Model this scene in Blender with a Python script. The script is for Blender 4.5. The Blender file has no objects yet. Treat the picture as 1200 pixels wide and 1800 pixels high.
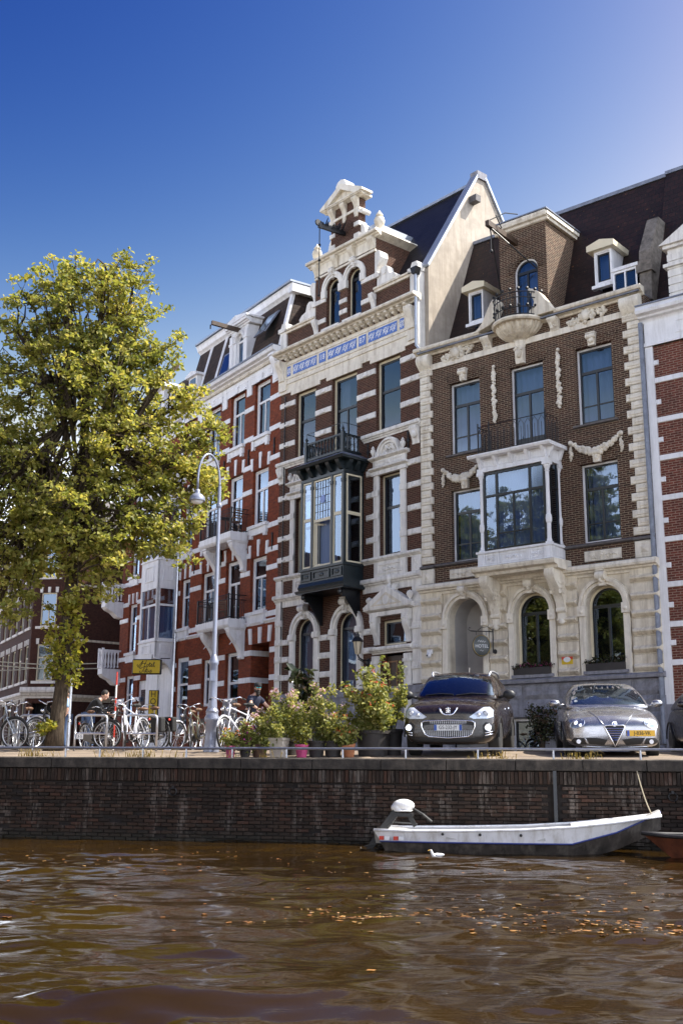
import bpy, bmesh, math, random
import numpy as np
from mathutils import Vector, Matrix, Euler
from mathutils.bvhtree import BVHTree
from mathutils.geometry import tessellate_polygon
random.seed(7); np.random.seed(7)
R = math.radians
PI = math.pi
scene = bpy.context.scene
COL = scene.collection

# ------------------------------------------------------------------ camera
CAM_Z = -0.2                      # the photographer sits low in a boat, just under street level
PITCH, ROLL, FPX = R(13.1667), R(0.38881), 1934.15   # focal length in pixels of the 1200x1800 photo
cp, sp, cr, sr = math.cos(PITCH), math.sin(PITCH), math.cos(ROLL), math.sin(ROLL)
cd = bpy.data.cameras.new('camera'); cam = bpy.data.objects.new('camera', cd); COL.objects.link(cam)
cd.sensor_fit = 'VERTICAL'; cd.sensor_height = 24; cd.sensor_width = 24; cd.lens = 24 * FPX / 1800
cd.clip_start = 0.1; cd.clip_end = 2000
right = Vector((cr, -sp * sr, cp * sr)); up = Vector((-sr, -sp * cr, cp * cr)); fwd = Vector((0, cp, sp))
m = Matrix.Identity(4)
for i in range(3):
    m[i][0] = right[i]; m[i][1] = up[i]; m[i][2] = -fwd[i]
m[2][3] = CAM_Z
cam.matrix_world = m
scene.camera = cam

# ------------------------------------------------------------------ sky, sun, exposure
SUN_AZ, SUN_EL = 5.0, 52.0       # azimuth counted from +X towards +Y
SKY_GRADE = ((.227, .150, 6.5, 1.0), (.363, .180, 4.6, 1.05), (.644, .280, 2.2, 1.2))   # reference, value there, contrast, limit (r, g, b)
world = bpy.data.worlds.new('World'); scene.world = world; world.use_nodes = True
nt = world.node_tree; nt.nodes.clear()
sky = nt.nodes.new('ShaderNodeTexSky'); sky.sky_type = 'NISHITA'; sky.sun_disc = False
sky.sun_elevation = R(SUN_EL); sky.sun_rotation = R(90 - SUN_AZ)
sky.altitude = 0; sky.air_density = 1.0; sky.dust_density = 0.6; sky.ozone_density = 2.5
bg = nt.nodes.new('ShaderNodeBackground'); bg.inputs['Strength'].default_value = 0.15
wo = nt.nodes.new('ShaderNodeOutputWorld')
# photographic grade of the whole sky: each channel gets its own contrast, with a soft pale limit
sep = nt.nodes.new('ShaderNodeSeparateColor'); com = nt.nodes.new('ShaderNodeCombineColor'); nt.links.new(sky.outputs[0], sep.inputs[0])
for ch, (ref, val, ex, top) in enumerate(SKY_GRADE):
    m0 = nt.nodes.new('ShaderNodeMath'); m0.operation = 'MULTIPLY'; m0.inputs[1].default_value = .15/ref; nt.links.new(sep.outputs[ch], m0.inputs[0])
    m1 = nt.nodes.new('ShaderNodeMath'); m1.operation = 'POWER'; m1.inputs[1].default_value = ex; nt.links.new(m0.outputs[0], m1.inputs[0])
    m2 = nt.nodes.new('ShaderNodeMath'); m2.operation = 'MULTIPLY'; m2.inputs[1].default_value = val/.15; nt.links.new(m1.outputs[0], m2.inputs[0])
    m3 = nt.nodes.new('ShaderNodeMath'); m3.operation = 'SMOOTH_MIN'; m3.inputs[1].default_value = top/.15; m3.inputs[2].default_value = .25*top/.15; nt.links.new(m2.outputs[0], m3.inputs[0])
    if ch:      # haze stays white: green and blue never fall below red
        m4 = nt.nodes.new('ShaderNodeMath'); m4.operation = 'MULTIPLY'; m4.inputs[1].default_value = (1, 1.07, 1.22)[ch]; nt.links.new(red, m4.inputs[0])
        m5 = nt.nodes.new('ShaderNodeMath'); m5.operation = 'MAXIMUM'; nt.links.new(m3.outputs[0], m5.inputs[0]); nt.links.new(m4.outputs[0], m5.inputs[1]); m3 = m5
    else: red = m3.outputs[0]
    nt.links.new(m3.outputs[0], com.inputs[ch])
nt.links.new(com.outputs[0], bg.inputs['Color'])
nt.links.new(bg.outputs[0], wo.inputs['Surface'])
sl = bpy.data.lights.new('sun', 'SUN'); sl.energy = 3.3; sl.angle = R(0.5); sl.color = (1.0, 0.93, 0.82)
so = bpy.data.objects.new('sun', sl); COL.objects.link(so)
sdir = Vector((math.cos(R(SUN_AZ)) * math.cos(R(SUN_EL)), math.sin(R(SUN_AZ)) * math.cos(R(SUN_EL)), math.sin(R(SUN_EL))))
so.rotation_euler = sdir.to_track_quat('Z', 'Y').to_euler(); so.location = (20, 10, 30)
vs = scene.view_settings
scene.display_settings.display_device = 'sRGB'
vs.view_transform = 'Standard'; vs.look = 'None'; vs.exposure = 1.6; vs.gamma = 1.0; vs.use_curve_mapping = False
scene.cycles.max_bounces = 8; scene.cycles.transparent_max_bounces = 24; scene.cycles.caustics_reflective = False
scene.cycles.sample_clamp_indirect = 6.0

# ------------------------------------------------------------------ materials
MATS = {}
def _mat(name):
    mt = bpy.data.materials.new(name); mt.use_nodes = True
    n = mt.node_tree.nodes; n.clear()
    out = n.new('ShaderNodeOutputMaterial'); MATS[name] = mt
    return mt, mt.node_tree, out
def _bsdf(tree, rough=.6, metal=0., spec=.5):
    b = tree.nodes.new('ShaderNodeBsdfPrincipled')
    b.inputs['Roughness'].default_value = rough; b.inputs['Metallic'].default_value = metal
    b.inputs['Specular IOR Level'].default_value = spec
    return b
def N(tree, t, **kw):
    n = tree.nodes.new(t)
    for k, v in kw.items():
        if k in n.inputs: n.inputs[k].default_value = v
        else: setattr(n, k, v)
    return n
def _ramp(tree, fac, stops):
    r = tree.nodes.new('ShaderNodeValToRGB'); e = r.color_ramp.elements
    while len(e) < len(stops): e.new(.5)
    for k, (p, c) in enumerate(stops):
        e[k].position = p; e[k].color = (c[0], c[1], c[2], 1)
    tree.links.new(fac, r.inputs[0]); return r.outputs[0]
def _coord(tree, kind='Object'):
    return tree.nodes.new('ShaderNodeTexCoord').outputs[kind]
def _mix(tree, fac, a, b, mode='MIX'):
    x = tree.nodes.new('ShaderNodeMix'); x.data_type = 'RGBA'; x.blend_type = mode
    for sock, v in ((x.inputs[0], fac), (x.inputs[6], a), (x.inputs[7], b)):
        if isinstance(v, bpy.types.NodeSocket): tree.links.new(v, sock)
        elif isinstance(v, (int, float)): sock.default_value = v
        else: sock.default_value = (v[0], v[1], v[2], 1)
    return x.outputs[2]
def _bump(tree, h, b, strength=.3, dist=.01):
    bp = N(tree, 'ShaderNodeBump', Strength=strength, Distance=dist)
    tree.links.new(h, bp.inputs['Height']); tree.links.new(bp.outputs[0], b.inputs['Normal'])

def mat_plain(name, c, rough=.6, metal=0., spec=.5, var=.0, scale=3., bump=0., dirt=None, coat=0., bscale=40.):
    mt, t, out = _mat(name); b = _bsdf(t, rough, metal, spec)
    b.inputs['Base Color'].default_value = (*c, 1)
    if coat: b.inputs['Coat Weight'].default_value = coat; b.inputs['Coat Roughness'].default_value = .04
    co = _coord(t)
    if var or dirt:
        nz = N(t, 'ShaderNodeTexNoise', Scale=scale, Detail=6., Roughness=.65); t.links.new(co, nz.inputs['Vector'])
        c0 = tuple(max(0, x * (1 - var)) for x in c); c1 = tuple(min(1, x * (1 + var)) for x in c)
        colr = _ramp(t, nz.outputs['Fac'], [(.3, c0), (.7, c1)])
        if dirt:
            # vertical weather streaks: noise stretched in z
            mp = N(t, 'ShaderNodeMapping'); mp.inputs['Scale'].default_value = (3.5, 3.5, .35); t.links.new(co, mp.inputs['Vector'])
            n2 = N(t, 'ShaderNodeTexNoise', Scale=1.6, Detail=8., Roughness=.7); t.links.new(mp.outputs[0], n2.inputs['Vector'])
            f = _ramp(t, n2.outputs['Fac'], [(.47, (0, 0, 0)), (.74, (1, 1, 1))])
            colr = _mix(t, f, colr, dirt)
        t.links.new(colr, b.inputs['Base Color'])
    if bump:
        n3 = N(t, 'ShaderNodeTexNoise', Scale=bscale, Detail=4.); t.links.new(co, n3.inputs['Vector'])
        _bump(t, n3.outputs['Fac'], b, bump, .01)
    t.links.new(b.outputs[0], out.inputs[0]); return mt

def mat_brick(name, c1, c2, mortar, bw=.215, rh=.062, ms=.011, rough=.85, dirt=(.05, .035, .03), dirt_amt=.55, bump=.6):
    mt, t, out = _mat(name); b = _bsdf(t, rough, 0, .3)
    co = _coord(t)
    sep = N(t, 'ShaderNodeSeparateXYZ'); t.links.new(co, sep.inputs[0])
    ad = N(t, 'ShaderNodeMath', operation='ADD'); t.links.new(sep.outputs[0], ad.inputs[0]); t.links.new(sep.outputs[1], ad.inputs[1])
    cb = N(t, 'ShaderNodeCombineXYZ'); t.links.new(ad.outputs[0], cb.inputs[0]); t.links.new(sep.outputs[2], cb.inputs[1])
    br = N(t, 'ShaderNodeTexBrick'); t.links.new(cb.outputs[0], br.inputs['Vector'])
    br.inputs['Color1'].default_value = (*c1, 1); br.inputs['Color2'].default_value = (*c2, 1); br.inputs['Mortar'].default_value = (*mortar, 1)
    br.inputs['Scale'].default_value = 1.0; br.inputs['Mortar Size'].default_value = ms; br.inputs['Mortar Smooth'].default_value = .2
    br.inputs['Bias'].default_value = -.1; br.inputs['Brick Width'].default_value = bw; br.inputs['Row Height'].default_value = rh
    n1 = N(t, 'ShaderNodeTexNoise', Scale=.9, Detail=7., Roughness=.7); t.links.new(co, n1.inputs['Vector'])
    f = _ramp(t, n1.outputs['Fac'], [(.45, (0, 0, 0)), (.8, (dirt_amt,) * 3)])
    colr = _mix(t, f, br.outputs['Color'], dirt)
    n2 = N(t, 'ShaderNodeTexNoise', Scale=9., Detail=3.); t.links.new(co, n2.inputs['Vector'])
    v = _ramp(t, n2.outputs['Fac'], [(.3, (.72, .72, .72)), (.7, (1.2, 1.2, 1.2))])
    colr = _mix(t, 1., colr, v, 'MULTIPLY')
    t.links.new(colr, b.inputs['Base Color'])
    inv = N(t, 'ShaderNodeMath', operation='SUBTRACT'); inv.inputs[0].default_value = 1; t.links.new(br.outputs['Fac'], inv.inputs[1])
    _bump(t, inv.outputs[0], b, bump, .012)
    t.links.new(b.outputs[0], out.inputs[0]); return mt

def mat_glass(name, tint=(.50, .57, .68), base=.15, rough=0.015, refl=(.62, .78, 1)):
    mt, t, out = _mat(name)
    tr = N(t, 'ShaderNodeBsdfTransparent'); tr.inputs[0].default_value = (*tint, 1)
    gl = N(t, 'ShaderNodeBsdfGlossy'); gl.inputs['Roughness'].default_value = rough; gl.inputs[0].default_value = (*refl, 1)  # blue put into the reflection colour, as if a bluer sky were mirrored
    lw = N(t, 'ShaderNodeLayerWeight', Blend=.5); pw = N(t, 'ShaderNodeMath', operation='POWER'); pw.inputs[1].default_value = 3.5; t.links.new(lw.outputs['Facing'], pw.inputs[0])
    ad = N(t, 'ShaderNodeMath', operation='ADD', use_clamp=True); ad.inputs[1].default_value = base; t.links.new(pw.outputs[0], ad.inputs[0])
    co = _coord(t); nz = N(t, 'ShaderNodeTexNoise', Scale=1.3, Detail=1.); t.links.new(co, nz.inputs['Vector'])
    bp = N(t, 'ShaderNodeBump', Strength=.05, Distance=.05); t.links.new(nz.outputs['Fac'], bp.inputs['Height']); t.links.new(bp.outputs[0], gl.inputs['Normal'])
    mx = N(t, 'ShaderNodeMixShader'); t.links.new(ad.outputs[0], mx.inputs[0]); t.links.new(tr.outputs[0], mx.inputs[1]); t.links.new(gl.outputs[0], mx.inputs[2])
    t.links.new(mx.outputs[0], out.inputs[0]); return mt

def mat_leaf(name, stops, trans=.45, rough=.5):
    mt, t, out = _mat(name)
    geo = N(t, 'ShaderNodeNewGeometry')
    colr = _ramp(t, geo.outputs['Random Per Island'], stops)
    co = _coord(t); nz = N(t, 'ShaderNodeTexNoise', Scale=.8, Detail=2.); t.links.new(co, nz.inputs['Vector'])
    v = _ramp(t, nz.outputs['Fac'], [(.35, (.7, .75, .7)), (.65, (1.2, 1.15, 1.1))])
    colr = _mix(t, 1., colr, v, 'MULTIPLY')
    b = _bsdf(t, rough, 0, .35); t.links.new(colr, b.inputs['Base Color'])
    tl = N(t, 'ShaderNodeBsdfTranslucent')
    c2 = _mix(t, 1., colr, (1.2, 1.15, .7), 'MULTIPLY'); t.links.new(c2, tl.inputs[0])
    mx = N(t, 'ShaderNodeMixShader'); mx.inputs[0].default_value = trans
    t.links.new(b.outputs[0], mx.inputs[1]); t.links.new(tl.outputs[0], mx.inputs[2]); t.links.new(mx.outputs[0], out.inputs[0]); return mt

def mat_curtain(name, c):
    mt, t, out = _mat(name)
    b = _bsdf(t, .9, 0, .1); b.inputs['Base Color'].default_value = (*c, 1)
    t.links.new(b.outputs[0], out.inputs[0]); return mt

def mat_tiles(name, c1, c2, joint, bw, rh, ms, rough=.6, lichen=None, bump=1.0):
    mt, t, out = _mat(name); b = _bsdf(t, rough, 0, .4)
    uv = _coord(t, 'UV')
    br = N(t, 'ShaderNodeTexBrick'); t.links.new(uv, br.inputs['Vector'])
    br.inputs['Color1'].default_value = (*c1, 1); br.inputs['Color2'].default_value = (*c2, 1); br.inputs['Mortar'].default_value = (*joint, 1)
    br.inputs['Scale'].default_value = 1; br.inputs['Mortar Size'].default_value = ms; br.inputs['Brick Width'].default_value = bw; br.inputs['Row Height'].default_value = rh
    n1 = N(t, 'ShaderNodeTexNoise', Scale=1.5, Detail=8., Roughness=.7); t.links.new(uv, n1.inputs['Vector'])
    v = _ramp(t, n1.outputs['Fac'], [(.3, (.55, .55, .55)), (.7, (1.35, 1.3, 1.25))])
    colr = _mix(t, 1., br.outputs['Color'], v, 'MULTIPLY')
    if lichen:
        n2 = N(t, 'ShaderNodeTexNoise', Scale=11., Detail=3.); t.links.new(uv, n2.inputs['Vector'])
        f = _ramp(t, n2.outputs['Fac'], [(.69, (0, 0, 0)), (.74, (1, 1, 1))]); colr = _mix(t, f, colr, lichen)
    t.links.new(colr, b.inputs['Base Color'])
    inv = N(t, 'ShaderNodeMath', operation='SUBTRACT'); inv.inputs[0].default_value = 1; t.links.new(br.outputs['Fac'], inv.inputs[1])
    _bump(t, inv.outputs[0], b, bump, .02)
    t.links.new(b.outputs[0], out.inputs[0]); return mt

mat_brick('brick_brown', (.085, .036, .022), (.038, .02, .014), (.29, .225, .155), ms=.0098)
mat_brick('brick_umber', (.095, .034, .022), (.055, .022, .015), (.18, .12, .08), ms=.0085)
mat_brick('brick_red', (.28, .06, .021), (.17, .038, .016), (.14, .065, .042), ms=.006, dirt=(.07, .02, .013), dirt_amt=.6)
mat_brick('brick_right', (.17, .042, .026), (.105, .028, .019), (.30, .21, .16), ms=.0105, bw=.215, rh=.068)
mat_brick('brick_dark', (.09, .034, .022), (.06, .024, .017), (.06, .032, .024), ms=.008, dirt=(.03, .018, .014))
mat_plain('stone_cream', (.74, .67, .54), .75, var=.12, scale=5, bump=.15, dirt=(.38, .31, .22))
mat_plain('stone_ivory', (.81, .75, .63), .7, var=.10, scale=5, bump=.12, dirt=(.46, .39, .29))
mat_plain('stone_white', (.82, .79, .73), .7, var=.10, scale=4, bump=.12, dirt=(.44, .41, .37))
mat_plain('stone_grey', (.25, .25, .28), .85, var=.25, scale=7, bump=.7, dirt=(.13, .13, .15), bscale=18)
mat_plain('stone_dark', (.13, .12, .12), .8, var=.3, scale=8, bump=.4)
mat_plain('paint_white', (.84, .84, .85), .4, var=.05, scale=4, dirt=(.62, .61, .60))
mat_plain('paint_cream', (.74, .66, .47), .45, var=.05, scale=4)
mat_plain('paint_black', (.012, .014, .017), .3)
mat_plain('paint_green_black', (.014, .022, .026), .35, var=.3)
mat_plain('iron', (.012, .012, .014), .45, metal=.3)
mat_plain('wall_cream', (.40, .345, .28), .85, var=.2, scale=2.2, bump=.3, dirt=(.27, .225, .175))
mat_plain('wall_grey', (.42, .40, .38), .8, var=.08)
mat_plain('zinc', (.34, .38, .45), .45, metal=.5, var=.2, scale=3)
mat_plain('lead', (.20, .22, .27), .5, metal=.3, var=.3, scale=5)
mat_plain('mossy_stone', (.16, .14, .12), .9, var=.5, scale=6, bump=.6)
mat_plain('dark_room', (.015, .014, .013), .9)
mat_plain('dark_wood', (.06, .035, .02), .55, var=.4, scale=6)
mat_plain('teak', (.25, .13, .06), .6, var=.3, scale=8)
mat_plain('tile_blue', (.10, .19, .52), .25, var=.15, scale=20)
mat_plain('tile_white', (.80, .82, .86), .3)
mat_plain('steel_grey', (.38, .39, .42), .35, metal=.85, var=.2, scale=9)
mat_plain('galvanised', (.55, .56, .60), .33, metal=.8, var=.15, scale=9)
mat_plain('lamp_paint', (.26, .28, .35), .3, metal=.25, var=.1)
mat_glass('glass')
mat_glass('glass_dark', (.35, .38, .4), .12)
mat_glass('stained_glass', (.45, .55, .75), .2, .12)
mat_curtain('curtain', (.22, .28, .42))
mat_curtain('curtain_grey', (.27, .28, .32))
mat_tiles('roof_slate', (.02, .02, .027), (.012, .012, .018), (.012, .012, .014), .28, .16, .012, .45)
mat_tiles('roof_tile', (.03, .013, .010), (.016, .008, .007), (.012, .008, .006), .24, .19, .018, .6, lichen=(.24, .11, .035))
mat_tiles('roof_shingle', (.055, .032, .022), (.03, .018, .013), (.02, .013, .01), .30, .18, .014, .8)

mat_plain('stucco_light', (.70, .66, .58), .85, var=.1, scale=1.2, dirt=(.5, .46, .4)); mat_plain('stucco_sand', (.62, .52, .38), .85, var=.1, scale=1.2, dirt=(.42, .35, .26))
# ------------------------------------------------------------------ mesh helpers
class MB:
    """collects shapes; build() links them as one mesh object"""
    def __init__(s): s.v = []; s.f = []
    def add(s, vs_, fs_):
        k = len(s.v); s.v += [tuple(p) for p in vs_]; s.f += [tuple(i + k for i in q) for q in fs_]; return s
    def box(s, x0, x1, y0, y1, z0, z1):
        return s.add([(x0,y0,z0),(x1,y0,z0),(x1,y1,z0),(x0,y1,z0),(x0,y0,z1),(x1,y0,z1),(x1,y1,z1),(x0,y1,z1)],
                     [(0,3,2,1),(4,5,6,7),(0,1,5,4),(1,2,6,5),(2,3,7,6),(3,0,4,7)])
    def _ext(s, A, Bv):
        n = len(A)
        return s.add(list(A) + list(Bv), [tuple(range(n)), tuple(range(2*n-1, n-1, -1))] + [(i, (i+1) % n, n + (i+1) % n, n + i) for i in range(n)])
    def prism(s, poly, y0, y1): return s._ext([(x,y0,z) for x,z in poly], [(x,y1,z) for x,z in poly])
    def prism_x(s, poly, x0, x1): return s._ext([(x0,y,z) for y,z in poly], [(x1,y,z) for y,z in poly])
    def prism_z(s, poly, z0, z1): return s._ext([(x,y,z0) for x,y in poly], [(x,y,z1) for x,y in poly])
    def ring(s, outer, inner, y0, y1, closed=True):
        n = len(outer); V = [(x,y0,z) for x,z in outer] + [(x,y0,z) for x,z in inner] + [(x,y1,z) for x,z in outer] + [(x,y1,z) for x,z in inner]
        F = []
        for i in range(n if closed else n-1):
            j = (i+1) % n
            F += [(i,j,n+j,n+i), (2*n+i,3*n+i,3*n+j,2*n+j), (i,2*n+i,2*n+j,j), (n+i,n+j,3*n+j,3*n+i)]
        if not closed: F += [(0,n,3*n,2*n), (n-1,3*n-1,4*n-1,2*n-1)]
        return s.add(V, F)
    def tube(s, pts, r, n=6, closed=False):
        pts = [Vector(p) for p in pts]; m_ = len(pts); rs = r if isinstance(r, (list, tuple)) else [r]*m_
        V = []; ref = None
        for i, p in enumerate(pts):
            if closed: t = pts[(i+1) % m_] - pts[i-1]
            else: t = pts[min(i+1, m_-1)] - pts[max(i-1, 0)]
            if t.length < 1e-9: t = Vector((0,0,1))
            t.normalize()
            if ref is None: ref = t.orthogonal().normalized()
            a = (ref - t * ref.dot(t))
            a = a.normalized() if a.length > 1e-6 else t.orthogonal().normalized()
            ref = a; b = t.cross(a)
            for k in range(n):
                w = 2*PI*k/n; V.append(p + (a*math.cos(w) + b*math.sin(w)) * rs[i])
        F = []
        for i in range(m_ if closed else m_-1):
            i2 = (i+1) % m_
            F += [(i*n+k, i*n+(k+1) % n, i2*n+(k+1) % n, i2*n+k) for k in range(n)]
        if not closed: F += [tuple(range(n-1,-1,-1)), tuple(range((m_-1)*n, m_*n))]
        return s.add(V, F)
    def bar(s, a, b, w, h=None):
        """square bar from a to b"""
        a = Vector(a); b = Vector(b); h = h or w; t = (b-a).normalized()
        u_ = t.cross(Vector((0,0,1))); u_ = u_.normalized() if u_.length > 1e-4 else Vector((1,0,0)); v_ = u_.cross(t)
        c = [u_*w/2+v_*h/2, -u_*w/2+v_*h/2, -u_*w/2-v_*h/2, u_*w/2-v_*h/2]
        return s._ext([a+q for q in c], [b+q for q in c])
    def lathe(s, prof, c=(0,0,0), n=12, a0=0., a1=2*PI, axis='z'):
        full = abs(a1-a0-2*PI) < 1e-6; k = n if full else n+1; V = []
        for r_, z in prof:
            for i in range(k):
                w = a0 + (a1-a0)*i/n; x, y = r_*math.cos(w), r_*math.sin(w)
                p = (x,y,z) if axis == 'z' else ((x,z,y) if axis == 'y' else (z,x,y))
                V.append((c[0]+p[0], c[1]+p[1], c[2]+p[2]))
        F = []
        for j in range(len(prof)-1):
            for i in range(n if full else n):
                i2 = (i+1) % k if full else i+1
                F.append((j*k+i, j*k+i2, (j+1)*k+i2, (j+1)*k+i))
        if full: F += [tuple(range(k)), tuple(range((len(prof)-1)*k, len(prof)*k))]
        return s.add(V, F)
    def ball(s, c, r, seg=8, rings=5):
        rx, ry, rz = r if isinstance(r, tuple) else (r, r, r)
        V = [(c[0], c[1], c[2]-rz)]; 
        for j in range(1, rings):
            t = -PI/2 + PI*j/rings
            for i in range(seg):
                w = 2*PI*i/seg; V.append((c[0]+rx*math.cos(t)*math.cos(w), c[1]+ry*math.cos(t)*math.sin(w), c[2]+rz*math.sin(t)))
        V.append((c[0], c[1], c[2]+rz)); L = len(V)-1; F = []
        for i in range(seg):
            F.append((0, 1+(i+1) % seg, 1+i)); F.append((L, L-seg+i, L-seg+(i+1) % seg))
            for j in range(rings-2): F.append((1+j*seg+i, 1+j*seg+(i+1) % seg, 1+(j+1)*seg+(i+1) % seg, 1+(j+1)*seg+i))
        return s.add(V, F)
    def xf(s, M_):
        s.v = [tuple(M_ @ Vector(p)) for p in s.v]; return s
    def join(s, o, M_=None):
        return s.add([tuple(M_ @ Vector(p)) for p in o.v] if M_ else o.v, o.f)
    def mesh(s, name, mat, smooth=False):
        me = bpy.data.meshes.new(name); me.from_pydata(s.v, [], s.f)
        bm = bmesh.new(); bm.from_mesh(me); bmesh.ops.recalc_face_normals(bm, faces=bm.faces); bm.to_mesh(me); bm.free()
        if mat: me.materials.append(MATS[mat])
        if smooth:
            me.polygons.foreach_set('use_smooth', [True]*len(me.polygons))
            if smooth != 'all': me.set_sharp_from_angle(angle=R(40))
        me.update(); return me
    def build(s, name, mat, parent=None, smooth=False, bevel=0.):
        return link(name, s.mesh(name, mat, smooth), parent, bevel)

def link(name, me, parent=None, bevel=0., loc=None):
    o = bpy.data.objects.new(name, me); COL.objects.link(o)
    if parent: o.parent = parent
    if loc: o.location = loc
    if bevel:
        md = o.modifiers.new('bevel', 'BEVEL'); md.width = bevel; md.segments = 2; md.limit_method = 'ANGLE'; md.angle_limit = R(40)
    return o
def tag(o, label=None, cat=None, group=None, kind=None):
    if label: o['label'] = label
    if cat: o['category'] = cat
    if group: o['group'] = group
    if kind: o['kind'] = kind
    return o
def thing(name, label, cat, loc=(0,0,0), rz=0., group=None):
    o = bpy.data.objects.new(name, None); COL.objects.link(o); o.empty_display_size = .3
    o.location = loc; o.rotation_euler = (0, 0, rz); return tag(o, label, cat, group)
def copy_tree(o, parent=None):
    c = o.copy(); COL.objects.link(c); c.parent = parent
    for ch in list(o.children): copy_tree(ch, c)
    return c
def apply_mods(o):
    dg = bpy.context.evaluated_depsgraph_get(); ev = o.evaluated_get(dg)
    me = bpy.data.meshes.new_from_object(ev); o.modifiers.clear(); o.data = me; return o

def arch(x0, x1, z0, zs, n=14, rise=None):
    """opening outline: sill z0, springing zs, round (or segmental) head"""
    cx = (x0+x1)/2; r = (x1-x0)/2; rz_ = r if rise is None else rise
    return [(x0,z0),(x1,z0)] + [(cx + r*math.cos(PI*i/n), zs + rz_*math.sin(PI*i/n)) for i in range(n+1)]
def rect(x0, x1, z0, z1): return [(x0,z0),(x1,z0),(x1,z1),(x0,z1)]
def inset(poly, d):
    """shrink a convex-ish outline by d"""
    n = len(poly); out = []; A = sum(poly[i][0]*poly[(i+1) % n][1]-poly[(i+1) % n][0]*poly[i][1] for i in range(n)); sg = 1 if A > 0 else -1
    for i in range(n):
        p0 = Vector(poly[i-1]); p1 = Vector(poly[i]); p2 = Vector(poly[(i+1) % n])
        e1 = (p1-p0); e2 = (p2-p1)
        if e1.length < 1e-7: e1 = e2
        if e2.length < 1e-7: e2 = e1
        e1.normalize(); e2.normalize()
        n1 = Vector((-e1.y, e1.x))*sg; n2 = Vector((-e2.y, e2.x))*sg; b = n1+n2
        if b.length < 1e-6: b = n1
        b.normalize(); k = d/max(.35, b.dot(n1)); out.append((p1.x+b.x*k, p1.y+b.y*k))
    return out
def wall_holes(mb, outline, holes, depth=.22, y=0., back=False):
    """flat wall (x,z) with openings; reveals of the given depth"""
    loops = [[Vector((x, z, 0)) for x, z in outline]] + [[Vector((x, z, 0)) for x, z in h] for h in holes]
    flat = [p for l in loops for p in l]; tris = tessellate_polygon(loops)
    mb.add([(p.x, y, p.y) for p in flat], [tuple(t) for t in tris])
    for h in holes:
        n = len(h)
        mb.add([(x,y,z) for x,z in h] + [(x,y+depth,z) for x,z in h], [(i,(i+1) % n,n+(i+1) % n,n+i) for i in range(n)])
    return mb
def shell(mb, W, D, z0, z1, y0=0.):
    """side and back walls plus a lid, so that no daylight leaks into the rooms"""
    mb.add([(0,y0,z0),(W,y0,z0),(W,D,z0),(0,D,z0),(0,y0,z1),(W,y0,z1),(W,D,z1),(0,D,z1)], [(1,2,6,5),(2,3,7,6),(3,0,4,7),(4,5,6,7)])
    return mb
def roof_face(name, mat, parent, pts, th=.08, uvr=0.):
    """a roof slope: quad/polygon pts (ccw from outside), uv in metres, with thickness"""
    P = [Vector(p) for p in pts]; n = (P[1]-P[0]).cross(P[2]-P[0]).normalized()
    ex = Vector((1,0,0)); ex = (P[1]-P[0]).normalized(); ey = n.cross(ex); k = len(P)
    V = [p+n*th for p in P] + P
    F = [tuple(range(k)), tuple(range(2*k-1, k-1, -1))] + [(i,k+i,k+(i+1) % k,(i+1) % k) for i in range(k)]
    me = bpy.data.meshes.new(name); me.from_pydata(V, [], F); me.materials.append(MATS[mat])
    uv = me.uv_layers.new(name='UVMap')
    for lp in me.loops:
        d = me.vertices[lp.vertex_index].co - P[0]; uv.data[lp.index].uv = (d.dot(ex), d.dot(ey))
    me.update(); return link(name, me, parent)

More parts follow.
